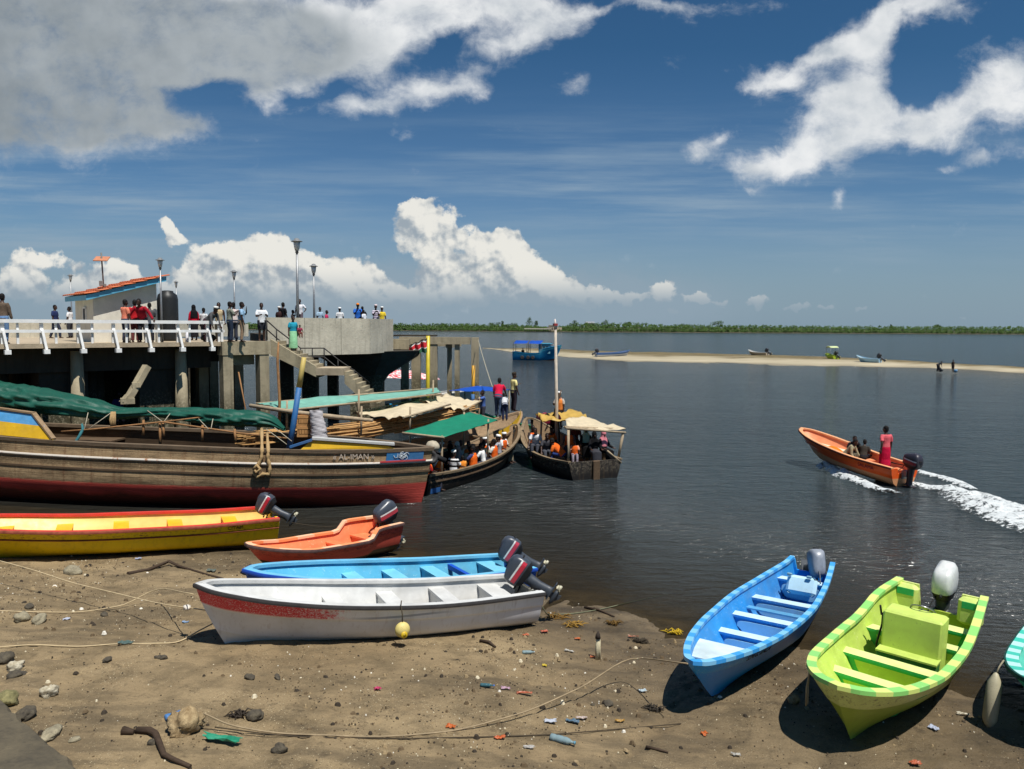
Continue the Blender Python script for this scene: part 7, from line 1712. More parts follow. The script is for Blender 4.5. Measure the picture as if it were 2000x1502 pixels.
pp(746, 47.8, -60, 'person in a yellow shirt and white cap at the right end of the parapet', top=(226, 196, 56), bottom=(90, 90, 90), hat=('kofia', (236, 236, 232)), h=1.6)
pp(108, 40.5, 0, 'man in dark blue walking along the far side of the deck', top=(40, 50, 90), bottom=(50, 54, 70), step=.2, h=1.66)
pp(137, 41.5, 180, 'person in a white shirt on the far side of the deck beside the hut', top=(224, 222, 222), bottom=(60, 60, 66), h=1.6)
ws_ = D(573, 690, 36.9); wz = lerp(DECK_Z, 4.02, (ws_.x - xa) / (xb - xa)) + .02
wmn = person((ws_.x, ws_.y, wz), -60, 'woman in a turquoise top and pale green wrap carrying a child down the stair', top=(40, 150, 176), bottom=(150, 206, 160), leg='skirt', scarf=None, female=True, arms=('down', 'back'), h=1.62, voxel=.013)
person(wmn.location + Vector((.26, .16, .80)), -60, 'small child in dark pink riding on the back of the turquoise woman', pose='sit', top=(150, 60, 84), bottom=(120, 70, 60), h=.80, arms=('fwd', 'fwd'), lean=10, voxel=.02)
pp(228, FP(fs(228), 3.0).y, -60, 'person sitting low among the piles under the pier', z=2.2, pose='sit', top=(60, 56, 100), bottom=(150, 110, 100), arms=('lap', 'lap'))
bb_ = MB(); bb_.tube([(0, 0, .44), (0, 0, .38), (.01, 0, .2), (0, 0, .02), (0, 0, 0)], [(.03, .03), (.09, .07), (.14, .09), (.15, .10), (.12, .08)], 12); o = bb_.build('shopping_bag', cloth((222, 222, 230))); p = FP(fs(380), .55, DECK_Z); o.location = p; tag(o, 'white carrier bag standing on the deck behind the railing', 'bag')
bk = MB(); bk.box((0, 0, .16), (.62, .34, .30), None, 0, .10); bk.tube([(-.2, -.12, .28), (-.1, -.16, .44), (.1, -.16, .44), (.2, -.12, .28)], .018, 6); o = bk.build('holdall', matte('dark_holdall', C(48, 46, 38), .3)); o.location = FP(fs(422), .6, DECK_Z); tag(o, 'dark holdall bag on the deck at the fence end', 'bag')
# ------------------------------------------------------------------ far shore
def leafmat(name, a, b):
    m = NT(name); n = m.noise(.35, 4, .65); n2 = m.noise(2.5, 3); c = m.mix(m.mapr(n, .35, .65), a, b); m.col(m.mix(m.math('MULTIPLY', m.mapr(n2, .5, .7), .5), c, dark(a, .55))); m.rough(.9); m.b.inputs['Specular IOR Level'].default_value = .1; return m.m
MANG = leafmat('mangrove_leaf', C(56, 80, 40), C(84, 106, 56)); MANG2 = leafmat('tree_leaf_dark', C(48, 68, 42), C(74, 92, 56))
def leafclump(mb, c, r, n, rnd, size, flat=.8):
    """leaf-sized faces scattered through a rough ball"""
    vs = []; fs_ = []
    for k in range(n):
        while True:
            p = Vector((rnd.uniform(-1, 1), rnd.uniform(-1, 1), rnd.uniform(-1, 1)))
            if .25 < p.length < 1: break
        p = Vector((p.x * r, p.y * r, p.z * r * flat)) + c; u = Vector((rnd.gauss(0, 1), rnd.gauss(0, 1), rnd.gauss(0, 1))).normalized(); w = u.orthogonal().normalized(); s = size * rnd.uniform(.6, 1.3)
        o = len(vs); vs += [p + u * s, p + w * s * .7, p - u * s, p - w * s * .7]; fs_.append((o, o + 1, o + 2, o + 3))
    mb.add(vs, fs_)
shore = [(-400, 641), (300, 643), (770, 646.3), (1100, 648.5), (1400, 650.2), (1700, 651.8), (2000, 653.4), (2500, 656)]
sx = curve([(p[0], p[1]) for p in shore]); rnd = random.Random(21); mg = MB()
prof = curve([(-400, 6.0), (700, 6.4), (900, 6.2), (1000, 5.8), (1070, 5.0), (1090, 5.2), (1130, 7.6), (1260, 7.6), (1330, 6.6), (1460, 6.6), (1600, 6.4), (2000, 6.8), (2500, 7)])
for px in np.arange(-300, 2400, 2.3):
    p = G(px, sx(px), 0); hgt = prof(px) * 1.18
    if 1068 < px < 1094: hgt *= .45
    for row in range(3):
        hh = hgt * (.50, .78, 1.0)[row] * rnd.uniform(.82, 1.12); r = rnd.uniform(1.5, 2.6)
        c = p + Vector((rnd.uniform(-1.5, 1.5), 3 + row * 5 + rnd.uniform(-2, 2), max(r * .6, hh - r * .8))); leafclump(mg, c, r, 26, rnd, .62, .8)
        if row < 2: leafclump(mg, c - Vector((0, 0, r * 1.2)), r * .9, 14, rnd, .6, .8)
tag(mg.build('mangrove_thicket', MANG), 'low bright green mangrove thicket along the whole far shore', 'thicket', None, 'stuff')
xs = [G(px, sx(px), 0) for px in range(-600, 2800, 100)]
g = []
for k, (dy, z) in enumerate(((-6, -.6), (-1.5, .1), (2, .7), (30, 1.2), (2500, 2.0))): g.append([p + Vector((0, dy, z)) for p in xs])
mud = NT('shore_mud'); mn = mud.noise(.2, 4); mud.col(mud.mix(mn, C(52, 46, 34), C(84, 78, 56))); mud.rough(.9)
o = MB().sheet(g).build('far_shore', mud.m); tag(o, kind='structure')
def far_tree(px, ytop, w, kind, label, Ydz=18):
    p = G(px, sx(px), 0) + Vector((0, Ydz, .6)); top = 6 + (639 - ytop + (px - 1000) * .0057 - 3) * p.y / FPX; H = max(5, top * .92); r = random.Random(int(px)); wd = w * p.y / FPX
    t = empty('tree', p); tag(t, label, 'tree', 'trees above the mangroves')
    MB().tube([(0, 0, 0), (.1, 0, H * .5), (0, 0, H * .9)], [.28, .2, .08], 6).build('trunk', TIMBER_D, t); c = MB()
    if kind == 'cas':
        for k in range(16): z = lerp(.35, 1, k / 15) * H; leafclump(c, Vector((r.uniform(-.3, .3) * wd, r.uniform(-.3, .3) * wd, z)), wd * .5 * (1.15 - .75 * k / 15), 26, r, .4, 1.2)
    else:
        for k in range(9): leafclump(c, Vector((r.uniform(-.5, .5) * wd, r.uniform(-.4, .4) * wd, H * r.uniform(.72, .95))), wd * .3, 34, r, .5, .7)
    c.build('crown', MANG2, t)
for a in ((1034, 621, 14, 'cas', 'tallest dark casuarina tree rising left of the far jetty'), (1048, 627, 8, 'cas', 'slim casuarina tree just right of the tallest one'), (981, 627, 5, 'cas', 'thin lone tree above the mangroves left of the blue cabin boat'), (966, 631, 18, 'broad', 'wide low tree crown just left of the thin lone tree'),
          (1000, 632, 16, 'broad', 'broad tree crown between the thin lone tree and the casuarinas'), (1125, 627, 12, 'cas', 'feathery tree right of the mast top'), (1186, 626, 14, 'cas', 'feathery tree standing highest right of the white roofed building'), (1230, 629, 12, 'broad', 'rounded crown at the end of the feathery trees'),
          (1411, 627, 20, 'broad', 'lone broad tree above the middle of the thicket'), (1345, 634, 16, 'broad', 'low broad crown left of the lone broad tree'), (862, 632, 14, 'broad', 'dark crown above the shore over the concrete frame'), (905, 633, 16, 'broad', 'dark crown above the shore right of the concrete frame'), (1757, 634, 5, 'cas', 'small spiky tree above the thicket far to the right'), (1850, 635, 14, 'broad', 'low crown furthest right above the thicket')): far_tree(*a)
# far jetty and buildings
def far_box(name, label, cat, px0, px1, y0, y1, Y, depth, mat):
    a, b = D(px0, y1, Y), D(px1, y0, Y); e = empty(name, ((a.x + b.x) / 2, Y, a.z)); tag(e, label, cat)
    return e, b.x - a.x, b.z - a.z
Yj = G(1050, sx(1050), 0).y - 4
e, w, h_ = far_box('far_jetty', 'long pale jetty on piles at the far shore', 'jetty', 1024, 1076, 641.2, 645, Yj, 6, None)
MB().box((0, 0, h_ * .75), (w, 5, h_ * .5)).build('deck', CONC_L, e)
for k in range(12): MB().box((lerp(-w / 2 + .5, w / 2 - .5, k / 11), 0, -.9), (.7, 3, h_ + 3.0)).build('pile', CONC_D, e)
cream = paint('far_cream_wall', C(206, 186, 160), .1)
e, w, h_ = far_box('far_building', 'cream building with arched openings beside the far jetty', 'building', 1068, 1098, 635.8, 646, Yj + 8, 8, cream)
MB().box((-w * .1, 0, h_ / 2), (w * .55, 7, h_)).box((w * .32, 0, h_ * .32), (w * .3, 6, h_ * .64)).build('wall', cream, e); MB().box((-w * .1, 0, h_ + .25), (w * .6, 8, .5)).build('roof', CONC_L, e)
for k in range(4): MB().box((lerp(-w * .3, w * .12, k / 3), -3.52, h_ * .4), (1.2, .1, h_ * .5)).build('window', matte('window_dark', C(60, 62, 64)), e)
e, w, h_ = far_box('far_building', 'long low building whose white roof shows above the mangroves', 'building', 1142, 1161, 631.2, 637, Yj + 30, 8, cream)
MB().box((0, 0, h_ / 2), (w * .9, 8, h_)).build('wall', cream, e); MB().prism([(-w / 2, h_), (w / 2, h_), (w / 2 - .6, h_ + 1.6), (-w / 2 + .6, h_ + 1.6)], -5, 5).build('roof', paint('far_white_roof', C(226, 228, 232), .05), e)

# ------------------------------------------------------------------ boats further out
def small_hull(L, B, f=.75, bow=1.15): return Hull(L, B, [(0, f), (.5, f * .95), (.8, f * 1.15), (1, bow)], floor=.15, rake=.7, nT=24, step=(.7, .03))
def bank_boat(px0, px1, py, hullm, inm, label, bowleft, z=.22, yaw=0, motor=(52, 52, 58), B=1.6, gun=None, group='boats out on the sandbar'):
    a, b = G(px0, py, z), G(px1, py, z); L = (a - b).length * 1.02; H = small_hull(L, B); bo = open_boat('panga_boat', label, group, H, (hullm, inm, gun or inm, inm, inm), None, benches=((.3, .45, .3), (.55, .45, .3)))
    s, w = (b, a) if bowleft else (a, b); w = w + Vector((0, yaw, 0)); place(bo, (s.x, s.y, z - .1), (w.x, w.y, z + .05)); outboard(bo, (-.03, 0, .70), 52, 0, motor, None, S=1.25); return bo
wh = paint('far_white_hull', C(214, 212, 206), .15, C(150, 150, 150))
bank_boat(1164, 1236, 696.5, rubbed_paint('far_blue_white_hull', C(206, 210, 220), None, 0, C(90, 110, 150), C(70, 110, 176), .5, .1, vband=.6), paint('far_blue_in', C(78, 118, 176), .2), 'blue and white boat drawn up on the sandbar right of the cabin boat', False, yaw=2)
bank_boat(1460, 1499, 695.5, paint('far_cream_hull', C(206, 190, 168), .2), wh, 'cream boat with its bow raised, lying on the back edge of the sandbar', True, z=.25, yaw=5)
bank_boat(1675, 1719, 709, paint('far_pale_blue_hull', C(150, 190, 220), .1), paint('far_pale_blue_in', C(176, 208, 226), .1), 'pale blue boat on the sandbar right of the lime boat', True, z=.25, yaw=5)
lb = bank_boat(1608, 1634, 703, paint('far_lime_hull', C(170, 196, 40), .1), paint('far_lime_in', C(196, 214, 70), .1), 'small lime boat with a pale canopy on the sandbar', True, z=.25, yaw=8, motor=(40, 46, 44), B=2.0)
L_ = (G(1608, 703, .25) - G(1634, 703, .25)).length; cm = MB(); g = [[Vector((lerp(.25, .75, i / 6) * L_, lerp(-.9, .9, j / 6), 2.5 - .25 * (2 * i / 6 - 1) ** 2)) for j in range(7)] for i in range(7)]; cm.sheet(g, 0, .05); cm.build('canopy', paint('far_lime_canopy', C(206, 218, 160), .1), lb)
for x in (.28, .70):
    for y in (-.8, .8): MB().tube([(x * L_, y, .6), (x * L_, y, 2.4)], .035, 6).build('canopy_post', LB, lb)
# blue cabin boat
cbp, cbi = paint('cabin_boat_blue', C(24, 130, 180), .2, C(120, 150, 160), .5, 3), paint('cabin_boat_blue_in', C(40, 150, 200), .2)
a, b = G(1003, 703, 0), G(1097, 704, 0); L_ = (b - a).length
HK = Hull(L_, 3.0, [(0, 2.05), (.35, 1.75), (.60, 1.85), (.63, 2.5), (1, 3.2)], [(0, 0), (.75, 0), (1, .3)], [(0, .8), (.2, .95), (.5, 1), (.75, .85), (.9, .5), (1, .04)], rake=1.2, floor=.7, nT=30, ns=.55)
kb = open_boat('cabin_boat', 'blue cabin boat with two bright blue awnings at the tip of the sandbar', None, HK, (rubbed_paint('cabin_boat_hull', C(24, 128, 178), C(70, 36, 34), .22, C(90, 120, 130), C(70, 170, 196), .5, .25, vband=.86), cbi, cbi, TIMBER, cbi), None, benches=((.1, 1.2, .4), (.3, 1.2, .4)))
place(kb, (a.x, a.y + .3, -.55), (b.x, b.y - .3, -.55))
MB().box((L_ * .66, 0, 2.55), (L_ * .24, 1.9, 1.7), None, 0, .06).build('cabin', paint('cabin_pale', C(120, 176, 190), .2), kb); MB().box((L_ * .66, 0, 3.46), (L_ * .28, 2.2, .12), None, 0, .03).build('cabin_roof', paint('cabin_roof_teal', C(60, 160, 190), .2), kb)
for k in range(3): MB().box((L_ * (.59 + .065 * k), -.962, 2.85), (.42, .03, .5)).build('window', gloss('cabin_glass', C(60, 80, 90), .1), kb)
for x0, x1 in ((.02, .30), (.33, .60)):
    cp = canopy([(x0 * L_, -1.4, 3.45), (x1 * L_, -1.4, 3.45), (x1 * L_, 1.4, 3.95), (x0 * L_, 1.4, 3.95)], 12, 12, -.16, .08, int(x0 * 50)).build('awning', TARP_B, kb)
    for x in (x0, x1):
        for y in (-1.2, 1.2): MB().tube([(x * L_, y, 1.6), (x * L_, y, 3.56)], .04, 6).build('awning_post', TIMBER_D, kb)
for x in (.18, .30, .40): MB().lathe([(.20, -.07), (.30, -.09), (.34, 0), (.30, .09), (.20, .07)], 12, 0, (x * L_ + .3, -1.62, 1.05), Euler((pi/2, 0, 0)).to_matrix()).build('tyre_fender', RUBBER, kb)
MK = Matrix.LocRotScale(kb.location, kb.rotation_euler, None)
person(MK @ Vector((L_ * .20, -.2, .75)), -60, 'man in dark clothes standing under the blue awning of the cabin boat', group='people by the sandbar', top=(30, 30, 36), bottom=(40, 40, 44), h=1.9, voxel=.03)
person(MK @ Vector((L_ * .29, -.3, 1.2)), -120, 'person in blue sitting under the blue awning of the cabin boat', group='people by the sandbar', pose='sit', top=(40, 70, 150), bottom=(40, 40, 44), voxel=.03)
# waders at the far right of the sandbar
for px, py, kw, lb_ in ((1831, 725, dict(lean=62, arms=('low', 'low'), top=(40, 44, 50), bottom=(60, 60, 66), face=0), 'wader bending double at the water edge of the sandbar'), (1839, 726, dict(pose='squat', lean=40, arms=('low', 'low'), top=(60, 64, 72), bottom=(40, 44, 50), face=180), 'wader crouching next to the bending wader'), (1861, 727, dict(arms=('down', 'fwd'), top=(60, 46, 40), bottom=(60, 50, 46), leg='shorts', face=200), 'wader standing upright with a blue bucket')):
    p = G(px, py, .12); f = kw.pop('face'); person((p.x, p.y, .08), f, lb_, group='people by the sandbar', voxel=.03, h=1.72, **kw)
p = G(1866, 727, .12); o = MB().lathe([(.20, 0), (.26, .4)], 12).build('bucket', paint('bucket_blue', C(90, 140, 180), .1)); o.location = (p.x, p.y, .1); tag(o, 'blue bucket on the wet sand beside the standing wader', 'bucket')
# boats half hidden behind the moored dhows
H9 = small_hull(6.2, 1.7); gb = open_boat('panga_boat', 'green skiff with a red motor behind the mast dhow', None, H9, (paint('green_skiff_hull', C(20, 110, 76), .2), paint('green_skiff_in', C(26, 140, 96), .2), paint('green_skiff_rim', C(30, 150, 100), .2), paint('green_skiff_in', C(26, 140, 96)), paint('green_skiff_in', C(26, 140, 96))), None, benches=((.1, .5, .3), (.35, .5, .3), (.6, .5, .3)))
s = D(1053, 800, 40.2); place(gb, (s.x, s.y, -.05), (s.x - 3.6, s.y + 5.0, .0)); outboard(gb, (-.03, 0, .72), 0, 0, (130, 26, 50), None, S=1.3)
MG = Matrix.LocRotScale(gb.location, gb.rotation_euler, None); person(MG @ Vector((1.0, .1, .52)), -10, 'boy in a dark blue shirt sitting in the green skiff', group=PG, pose='sit', top=(34, 44, 96), bottom=(60, 50, 60), h=1.5)
H10 = small_hull(8.5, 2.2, 1.0, 1.5); rw = open_boat('panga_boat', 'white boat with a red and white patterned canopy beyond the stair', None, H10, (wh, wh, wh, wh, wh), None)
s = D(722, 765, 60); place(rw, (s.x, s.y, -.2), (s.x + 8.4, s.y + 1.5, -.2))
rwm = NT('red_white_cloth'); n = rwm.noise(1.1, 3, .5, stretch=(.8, 1.6, 1)); rwm.col(rwm.mix(rwm.mapr(rwm.math('FRACT', rwm.math('MULTIPLY', n, 9)), .48, .55), C(226, 222, 218), C(206, 40, 60))); rwm.rough(.7)
canopy([(-.2, -1.3, 2.35), (5.2, -1.3, 2.15), (5.2, 1.3, 2.15), (-.2, 1.3, 2.35)], 12, 10, -.55, .04, 3).build('canopy', rwm.m, rw)
for x in (.1, 2.4, 4.9):
    for y in (-1.1, 1.1): MB().tube([(x, y, .5), (x, y, 2.25)], .05, 6).build('canopy_post', matte('canopy_post_dark', C(40, 44, 70)), rw)
H11 = small_hull(7.5, 2.1, .9, 1.5); bc = open_boat('panga_boat', 'boat under a bright blue awning behind the crimson shirted man', None, H11, (cbp, cbi, cbi, cbi, cbi), None)
s = D(994, 780, 44.5); place(bc, (s.x, s.y, -.2), (s.x - 6.2, s.y + 2.2, -.2)); canopy([(.3, -1.1, 2.55), (3.2, -1.1, 2.5), (3.2, 1.1, 2.55), (.3, 1.1, 2.6)], 12, 10, -.2, .06, 9).build('awning', TARP_B, bc)
for x in (.35, 3.1):
    for y in (-1, 1): MB().tube([(x, y, .5), (x, y, 2.5)], .04, 6).build('awning_post', POLE, bc)
H12 = small_hull(7, 2.0, 1.2, 2.0); gl = open_boat('panga_boat', 'dark green boat seen through the piles at the far left', None, H12, (paint('pile_green_hull', C(30, 60, 44), .3), paint('pile_green_in', C(80, 140, 90), .2), paint('pile_green_rim', C(110, 170, 110), .2), wh, wh), None)
s = D(42, 765, 44); place(gl, (s.x - 4, s.y + 1, -.1), (s.x + 1.5, s.y - .5, .0))
# ------------------------------------------------------------------ things lying on the beach
def rockmat(name, a, b, sc=9):
    m = NT(name); n = m.noise(sc, 6, .7); n2 = m.noise(sc * 5, 4, .7); c = m.mix(m.mapr(n, .35, .65), a, b); m.col(m.mix(m.math('MULTIPLY', m.mapr(n2, .55, .7), .5), c, dark(a, .4))); m.rough(.9); m.bump(m.math('ADD', n, m.math('MULTIPLY', n2, .5)), .8, .03); return m.m
R_TAN, R_PALE, R_DARK, R_GREY = rockmat('coral_rock_tan', C(120, 98, 66), C(176, 154, 116)), rockmat('coral_rock_pale', C(150, 138, 112), C(206, 198, 176)), rockmat('rock_dark', C(58, 52, 44), C(92, 84, 68)), rockmat('rock_grey', C(120, 112, 92), C(160, 150, 124))
def stone_mesh(r, sq, seed, rough=.35, n=14, m=10):
    mb = MB(); mb.ball((0, 0, 0), (1, 1, 1), n, m); out = []
    for p in mb.v:
        v = Vector(p); k = 1 + 1.25 * rough * (float(fbm(v.x * 1.3 + seed * 7.1 + 10, v.y * 1.3 + v.z * 1.7 + 20, seed, 4)) - .5) * 2 + (.12 + .25 * rough) * (float(vnoise(v.x * 4 + 50, v.y * 5 + v.z * 4 + 50, seed)) - .5)
        out.append((v.x * r * k * sq[0], v.y * r * k * sq[1], v.z * r * k * sq[2]))
    mb.v = out; return mb
def rock(px, py, wpx, mat, label, sq=(1, .8, .6), seed=1, group='stones lying on the beach', rough=.35):
    p = on_ground(px, py); r = wpx / FPX * p.y / 2; o = stone_mesh(r, sq, seed, rough, 20, 14).build('stone', mat); o.location = p + Vector((0, 0, r * sq[2] * .45)); o.rotation_euler = (0, 0, seed * 1.3); tag(o, label, 'stone', group); return o
rock(365, 1428, 66, R_TAN, 'largest tan coral stone with a mooring line tied round it', (1, .9, 1.0), 3, rough=.5)
rock(98, 1358, 34, R_PALE, 'rough pale coral stone above the pale slab', (1, .9, .85), 5, rough=.5)
rock(142, 1120, 36, R_GREY, 'light brown wedge shaped stone below the yellow boat', (1, .6, .55), 7)
rock(44, 1212, 34, R_GREY, 'squarish grey stone under the upper mooring rope', (1, .8, .7), 9); rock(76, 1216, 36, R_GREY, 'flat grey stone touching the squarish one', (1, .7, .6), 11)
rock(8, 1292, 34, R_DARK, 'dark rounded stone cut by the left edge', (1, .9, .8), 13); rock(30, 1308, 30, R_PALE, 'white crumbly stone beside the dark rounded one', (1, .8, .8), 15, rough=.5); rock(32, 1322, 34, R_DARK, 'brown low stone below the white crumbly one', (1, .8, .5), 17)
rock(10, 1375, 52, rockmat('rock_mossy', C(96, 92, 58), C(140, 132, 90)), 'greenish boulder at the corner of the concrete ledge', (1, .8, .7), 19); rock(48, 1402, 46, R_DARK, 'black jagged stone against the concrete ledge', (1, .8, .6), 21, rough=.5)
rock(100, 1436, 60, R_GREY, 'long flat pale slab beside the concrete ledge', (1, .5, .3), 23); rock(146, 1446, 24, R_GREY, 'small flat stone at the end of the pale slab', (1, .7, .4), 25)
rock(497, 1402, 34, R_DARK, 'dark stone on the pebble streak right of the big coral stone', (1, .8, .6), 27); rock(545, 1468, 30, R_DARK, 'dark angular stone near the bottom, right of the green cloth', (1, .8, .8), 29)
rock(487, 1326, 24, R_DARK, 'dark lump below the white boat shadow', (1, .7, .6), 31); rock(542, 1325, 22, R_DARK, 'long dark stone next to the dark lump', (1, .5, .5), 33); rock(1188, 1377, 24, R_DARK, 'brown triangular stone near the middle mooring line', (1, .8, .5), 35)
rock(1550, 1372, 30, R_TAN, 'tan stone between the blue and lime boats', (1, .7, .7), 37, rough=.5); rock(1158, 1378, 10, R_DARK, 'tiny dark stone left of the brown triangular one', (1, .8, .6), 39)
rock(296, 1453, 16, R_DARK, 'small round dark stone by the curved driftwood root', (1, 1, .9), 41); rock(204, 1203, 18, R_DARK, 'small dark stone right of the two grey stones', (1, .7, .6), 43); rock(57, 1187, 22, R_DARK, 'small brown stone above the rope at the left', (1, .7, .5), 45)
rock(210, 1290, 20, R_DARK, 'dark pebble cluster stone in the middle of the left beach', (1, .7, .5), 47); rock(308, 1287, 14, R_DARK, 'rounder of two dark pebbles right of the cluster stone', (1, .9, .8), 49); rock(320, 1287, 14, R_DARK, 'smaller of two dark pebbles right of the cluster stone', (1, .9, .8), 51)
# pebbles, shells and crumbs: uncountable
def pebbles():
    r = np.random.default_rng(5); mb = MB(); N = 34000; X = r.uniform(-12, 10, N); Y = r.uniform(8, 20, N); s = shore_dist(X, Y)
    dens = fbm(X * .7, Y * .7, 77, 4); streak = np.abs(fbm(X * .35 + Y * .22, Y * 1.1 - X * .42, 31, 4) - .5)
    keep = (s > .15) & ((dens > .52) | (streak < .018) | (r.random(N) < .22)); X, Y = X[keep], Y[keep]; Z = ground_h(X, Y)
    base = [(1, 0, 0), (.3, .9, 0), (-.8, .6, 0), (-.8, -.6, 0), (.3, -.9, 0)]
    for x, y, z in zip(X, Y, Z):
        big = r.random(); a = (.005 + .013 * big ** 2) + (.03 * r.random() if big > .95 else 0); h = a * r.uniform(.5, 1.1); th = r.uniform(0, 6.28); c, q = math.cos(th), math.sin(th); ex = r.uniform(.6, 1.5)
        vs = [(x + a * (bx * ex * c - by * q), y + a * (bx * ex * q + by * c), z - .003) for bx, by, _ in base] + [(x + .55 * a * (bx * ex * c - by * q), y + .55 * a * (bx * ex * q + by * c), z + h) for bx, by, _ in base]
        mi = int(r.choice(5, p=[.42, .32, .16, .08, .02]))
        mb.add(vs, [(5, 6, 7, 8, 9)] + [(k, (k + 1) % 5, 5 + (k + 1) % 5, 5 + k) for k in range(5)], mi)
    o = mb.build('pebbles', [matte('pebble_dark', C(58, 50, 40)), matte('pebble_brown', C(98, 82, 60)), matte('pebble_tan', C(150, 130, 98)), matte('shell_pale', C(206, 194, 166)), matte('shell_white', C(228, 222, 208))]); tag(o, 'scatter of small pebbles, shells and crumbs over the mud', 'pebbles', None, 'stuff')
pebbles()
# rubbish and driftwood
def lay(o, px, py, rz, dz=.0): p = on_ground(px, py); o.location = p + Vector((0, 0, dz)); o.rotation_euler.z = rz; return o
def bottle(px, py, rz, mat, label, L=.24, r=.038, cap=(60, 110, 190)):
    t = empty('plastic_bottle'); tag(t, label, 'bottle', 'plastic bottles on the beach'); R = Euler((0, pi / 2, 0)).to_matrix(); mb = MB()
    mb.lathe([(r * .7, 0), (r, .012), (r, L * .2), (r * .88, L * .24), (r, L * .30), (r, L * .52), (r * .86, L * .56), (r, L * .62), (r * .8, L * .78), (r * .38, L * .9), (r * .36, L)], 14, 0, (0, 0, 0), R); mb.build('bottle_body', mat, t)
    c = MB(); c.lathe([(r * .46, L), (r * .46, L + .02)], 10, 0, (0, 0, 0), R); c.build('bottle_cap', paint('bottle_cap_%d' % cap[0], C(*cap), .05), t); return lay(t, px, py, rz, r * .7)
def plastic(name, col, tr=.5):
    m = NT(name); m.col(C(*col)); m.rough(.12); m.b.inputs['Transmission Weight'].default_value = tr; m.b.inputs['IOR'].default_value = 1.2; return m.m
PB, PC = plastic('blue_plastic', (90, 140, 200), .4), plastic('clear_plastic', (170, 200, 210), .6)
bottle(322, 1408, .75, PB, 'blue plastic water bottle left of the big coral stone', .30, .048); bottle(1075, 1444, -.45, PC, 'crushed pale blue bottle near the bottom centre', .34, .05, (90, 140, 160)); bottle(1020, 1276, .05, PC, 'clear bottle lying below the stern of the white boat', .2, .03, (160, 170, 170)); bottle(938, 1340, -.1, plastic('teal_plastic', (70, 110, 120), .3), 'dull teal bottle above the pink wrapper', .2, .028, (60, 80, 90))
def scrap(px, py, w, d, col, rz, label, seed, h=.05, cat='litter', name='litter_scrap'):
    g = []; r = random.Random(seed)
    for i in range(9):
        row = []
        for j in range(7): row.append(Vector((lerp(-w / 2, w / 2, i / 8) * (1 + .2 * r.uniform(-1, 1)), lerp(-d / 2, d / 2, j / 6) * (1 + .3 * r.uniform(-1, 1)), h * (.25 + float(fbm(i * .45 + seed, j * .5, seed, 3))))))
        g.append(row)
    o = MB().sheet(g, 0, .006, False).build(name, paint('scrap_%d_%d_%d' % col, C(*col), .15, None, .5, 20)); tag(o, label, cat, 'bits of rubbish on the beach'); return lay(o, px, py, rz)
scrap(432, 1450, .52, .12, (40, 140, 108), -.35, 'torn green cloth strip beside the big coral stone', 3, .10, 'cloth', 'cloth_strip')
for k, (px, py, w, d, col, rz, lb_) in enumerate((
    (1075, 1412, .20, .09, (214, 220, 232), -.1, 'white and blue wrapper by the lower mooring line'), (1118, 1412, .22, .10, (96, 128, 150), -.3, 'grey blue wrapper right of the white one'), (1136, 1406, .18, .07, (214, 196, 186), .1, 'pinkish white wrapper touching the grey blue one'), (1210, 1411, .16, .06, (196, 150, 60), 0, 'yellow and green scrap right of the wrappers'),
    (988, 1347, .16, .07, (210, 170, 190), .1, 'pale pink wrapper right of the teal bottle'), (1022, 1357, .28, .07, (196, 100, 60), 0, 'long rust orange scrap below the pink wrapper'), (737, 1348, .11, .09, (214, 60, 110), .4, 'bright pink scrap in the middle of the beach'), (880, 1422, .15, .08, (220, 110, 40), -.2, 'orange scrap on the lower mooring line left of centre'), (976, 1444, .16, .07, (220, 106, 44), .2, 'orange scrap just under the lower mooring line'),
    (1255, 1352, .13, .09, (206, 222, 230), .1, 'white paper scrap left of the blue boat bow'), (1376, 1436, .11, .10, (220, 110, 40), .5, 'round orange peel in front of the blue boat shadow'), (1063, 1236, .16, .09, (206, 100, 70), .2, 'faded red scrap behind the standing stick'), (1027, 1243, .12, .10, (210, 110, 70), .7, 'faded orange scrap right of the white boat stern'), (1128, 1250, .12, .08, (220, 112, 50), 0, 'orange peel left of the standing stick'),
    (1160, 1286, .15, .06, (200, 110, 60), 0, 'orange brown scrap at the foot of the standing stick'), (1237, 1246, .22, .08, (180, 110, 80), 0, 'brown orange scrap near the waterline left of the blue boat'), (1112, 1274, .20, .05, (224, 220, 210), -.6, 'white plastic strip left of the standing stick'), (1064, 1303, .09, .07, (224, 196, 50), 0, 'small yellow scrap left of the standing stick'),
    (130, 1212, .13, .07, (206, 212, 230), .4, 'white and blue scrap left of the mooring ropes crossing'), (363, 1218, .13, .08, (150, 180, 214), -.3, 'pale blue scrap in front of the white boat bow'), (245, 1258, .26, .12, (84, 110, 106), 0, 'grey green lump of rag on the lowest left rope'), (270, 1093, .16, .10, (180, 190, 220), .2, 'white and blue scrap in the shadow edge of the yellow boat'), (413, 1116, .22, .2, (110, 120, 110), .2, 'grey woven scrap in front of the blue boat bow'),
    (1835, 1340, .0, 0, (0, 0, 0), 0, ''), (1823, 1425, .14, .14, (196, 204, 226), .5, 'crumpled white bag in the lime boat shadow'), (1881, 1398, .20, .06, (206, 196, 170), -.4, 'cream tube shaped scrap between the lime and turquoise boats'), (1437, 1477, .14, .05, (206, 200, 190), -.3, 'pale strip near the bottom in front of the lime boat'), (1034, 1463, .16, .03, (216, 212, 204), -.15, 'white stick of plastic left of the crushed bottle'), (1788, 1494, .16, .09, (200, 100, 60), 0, 'orange leaf scrap at the bottom below the lime boat'))):
    if w: scrap(px, py, w * .85, d * .85, tuple(int(c * .82) for c in col), rz, lb_, k + 40)
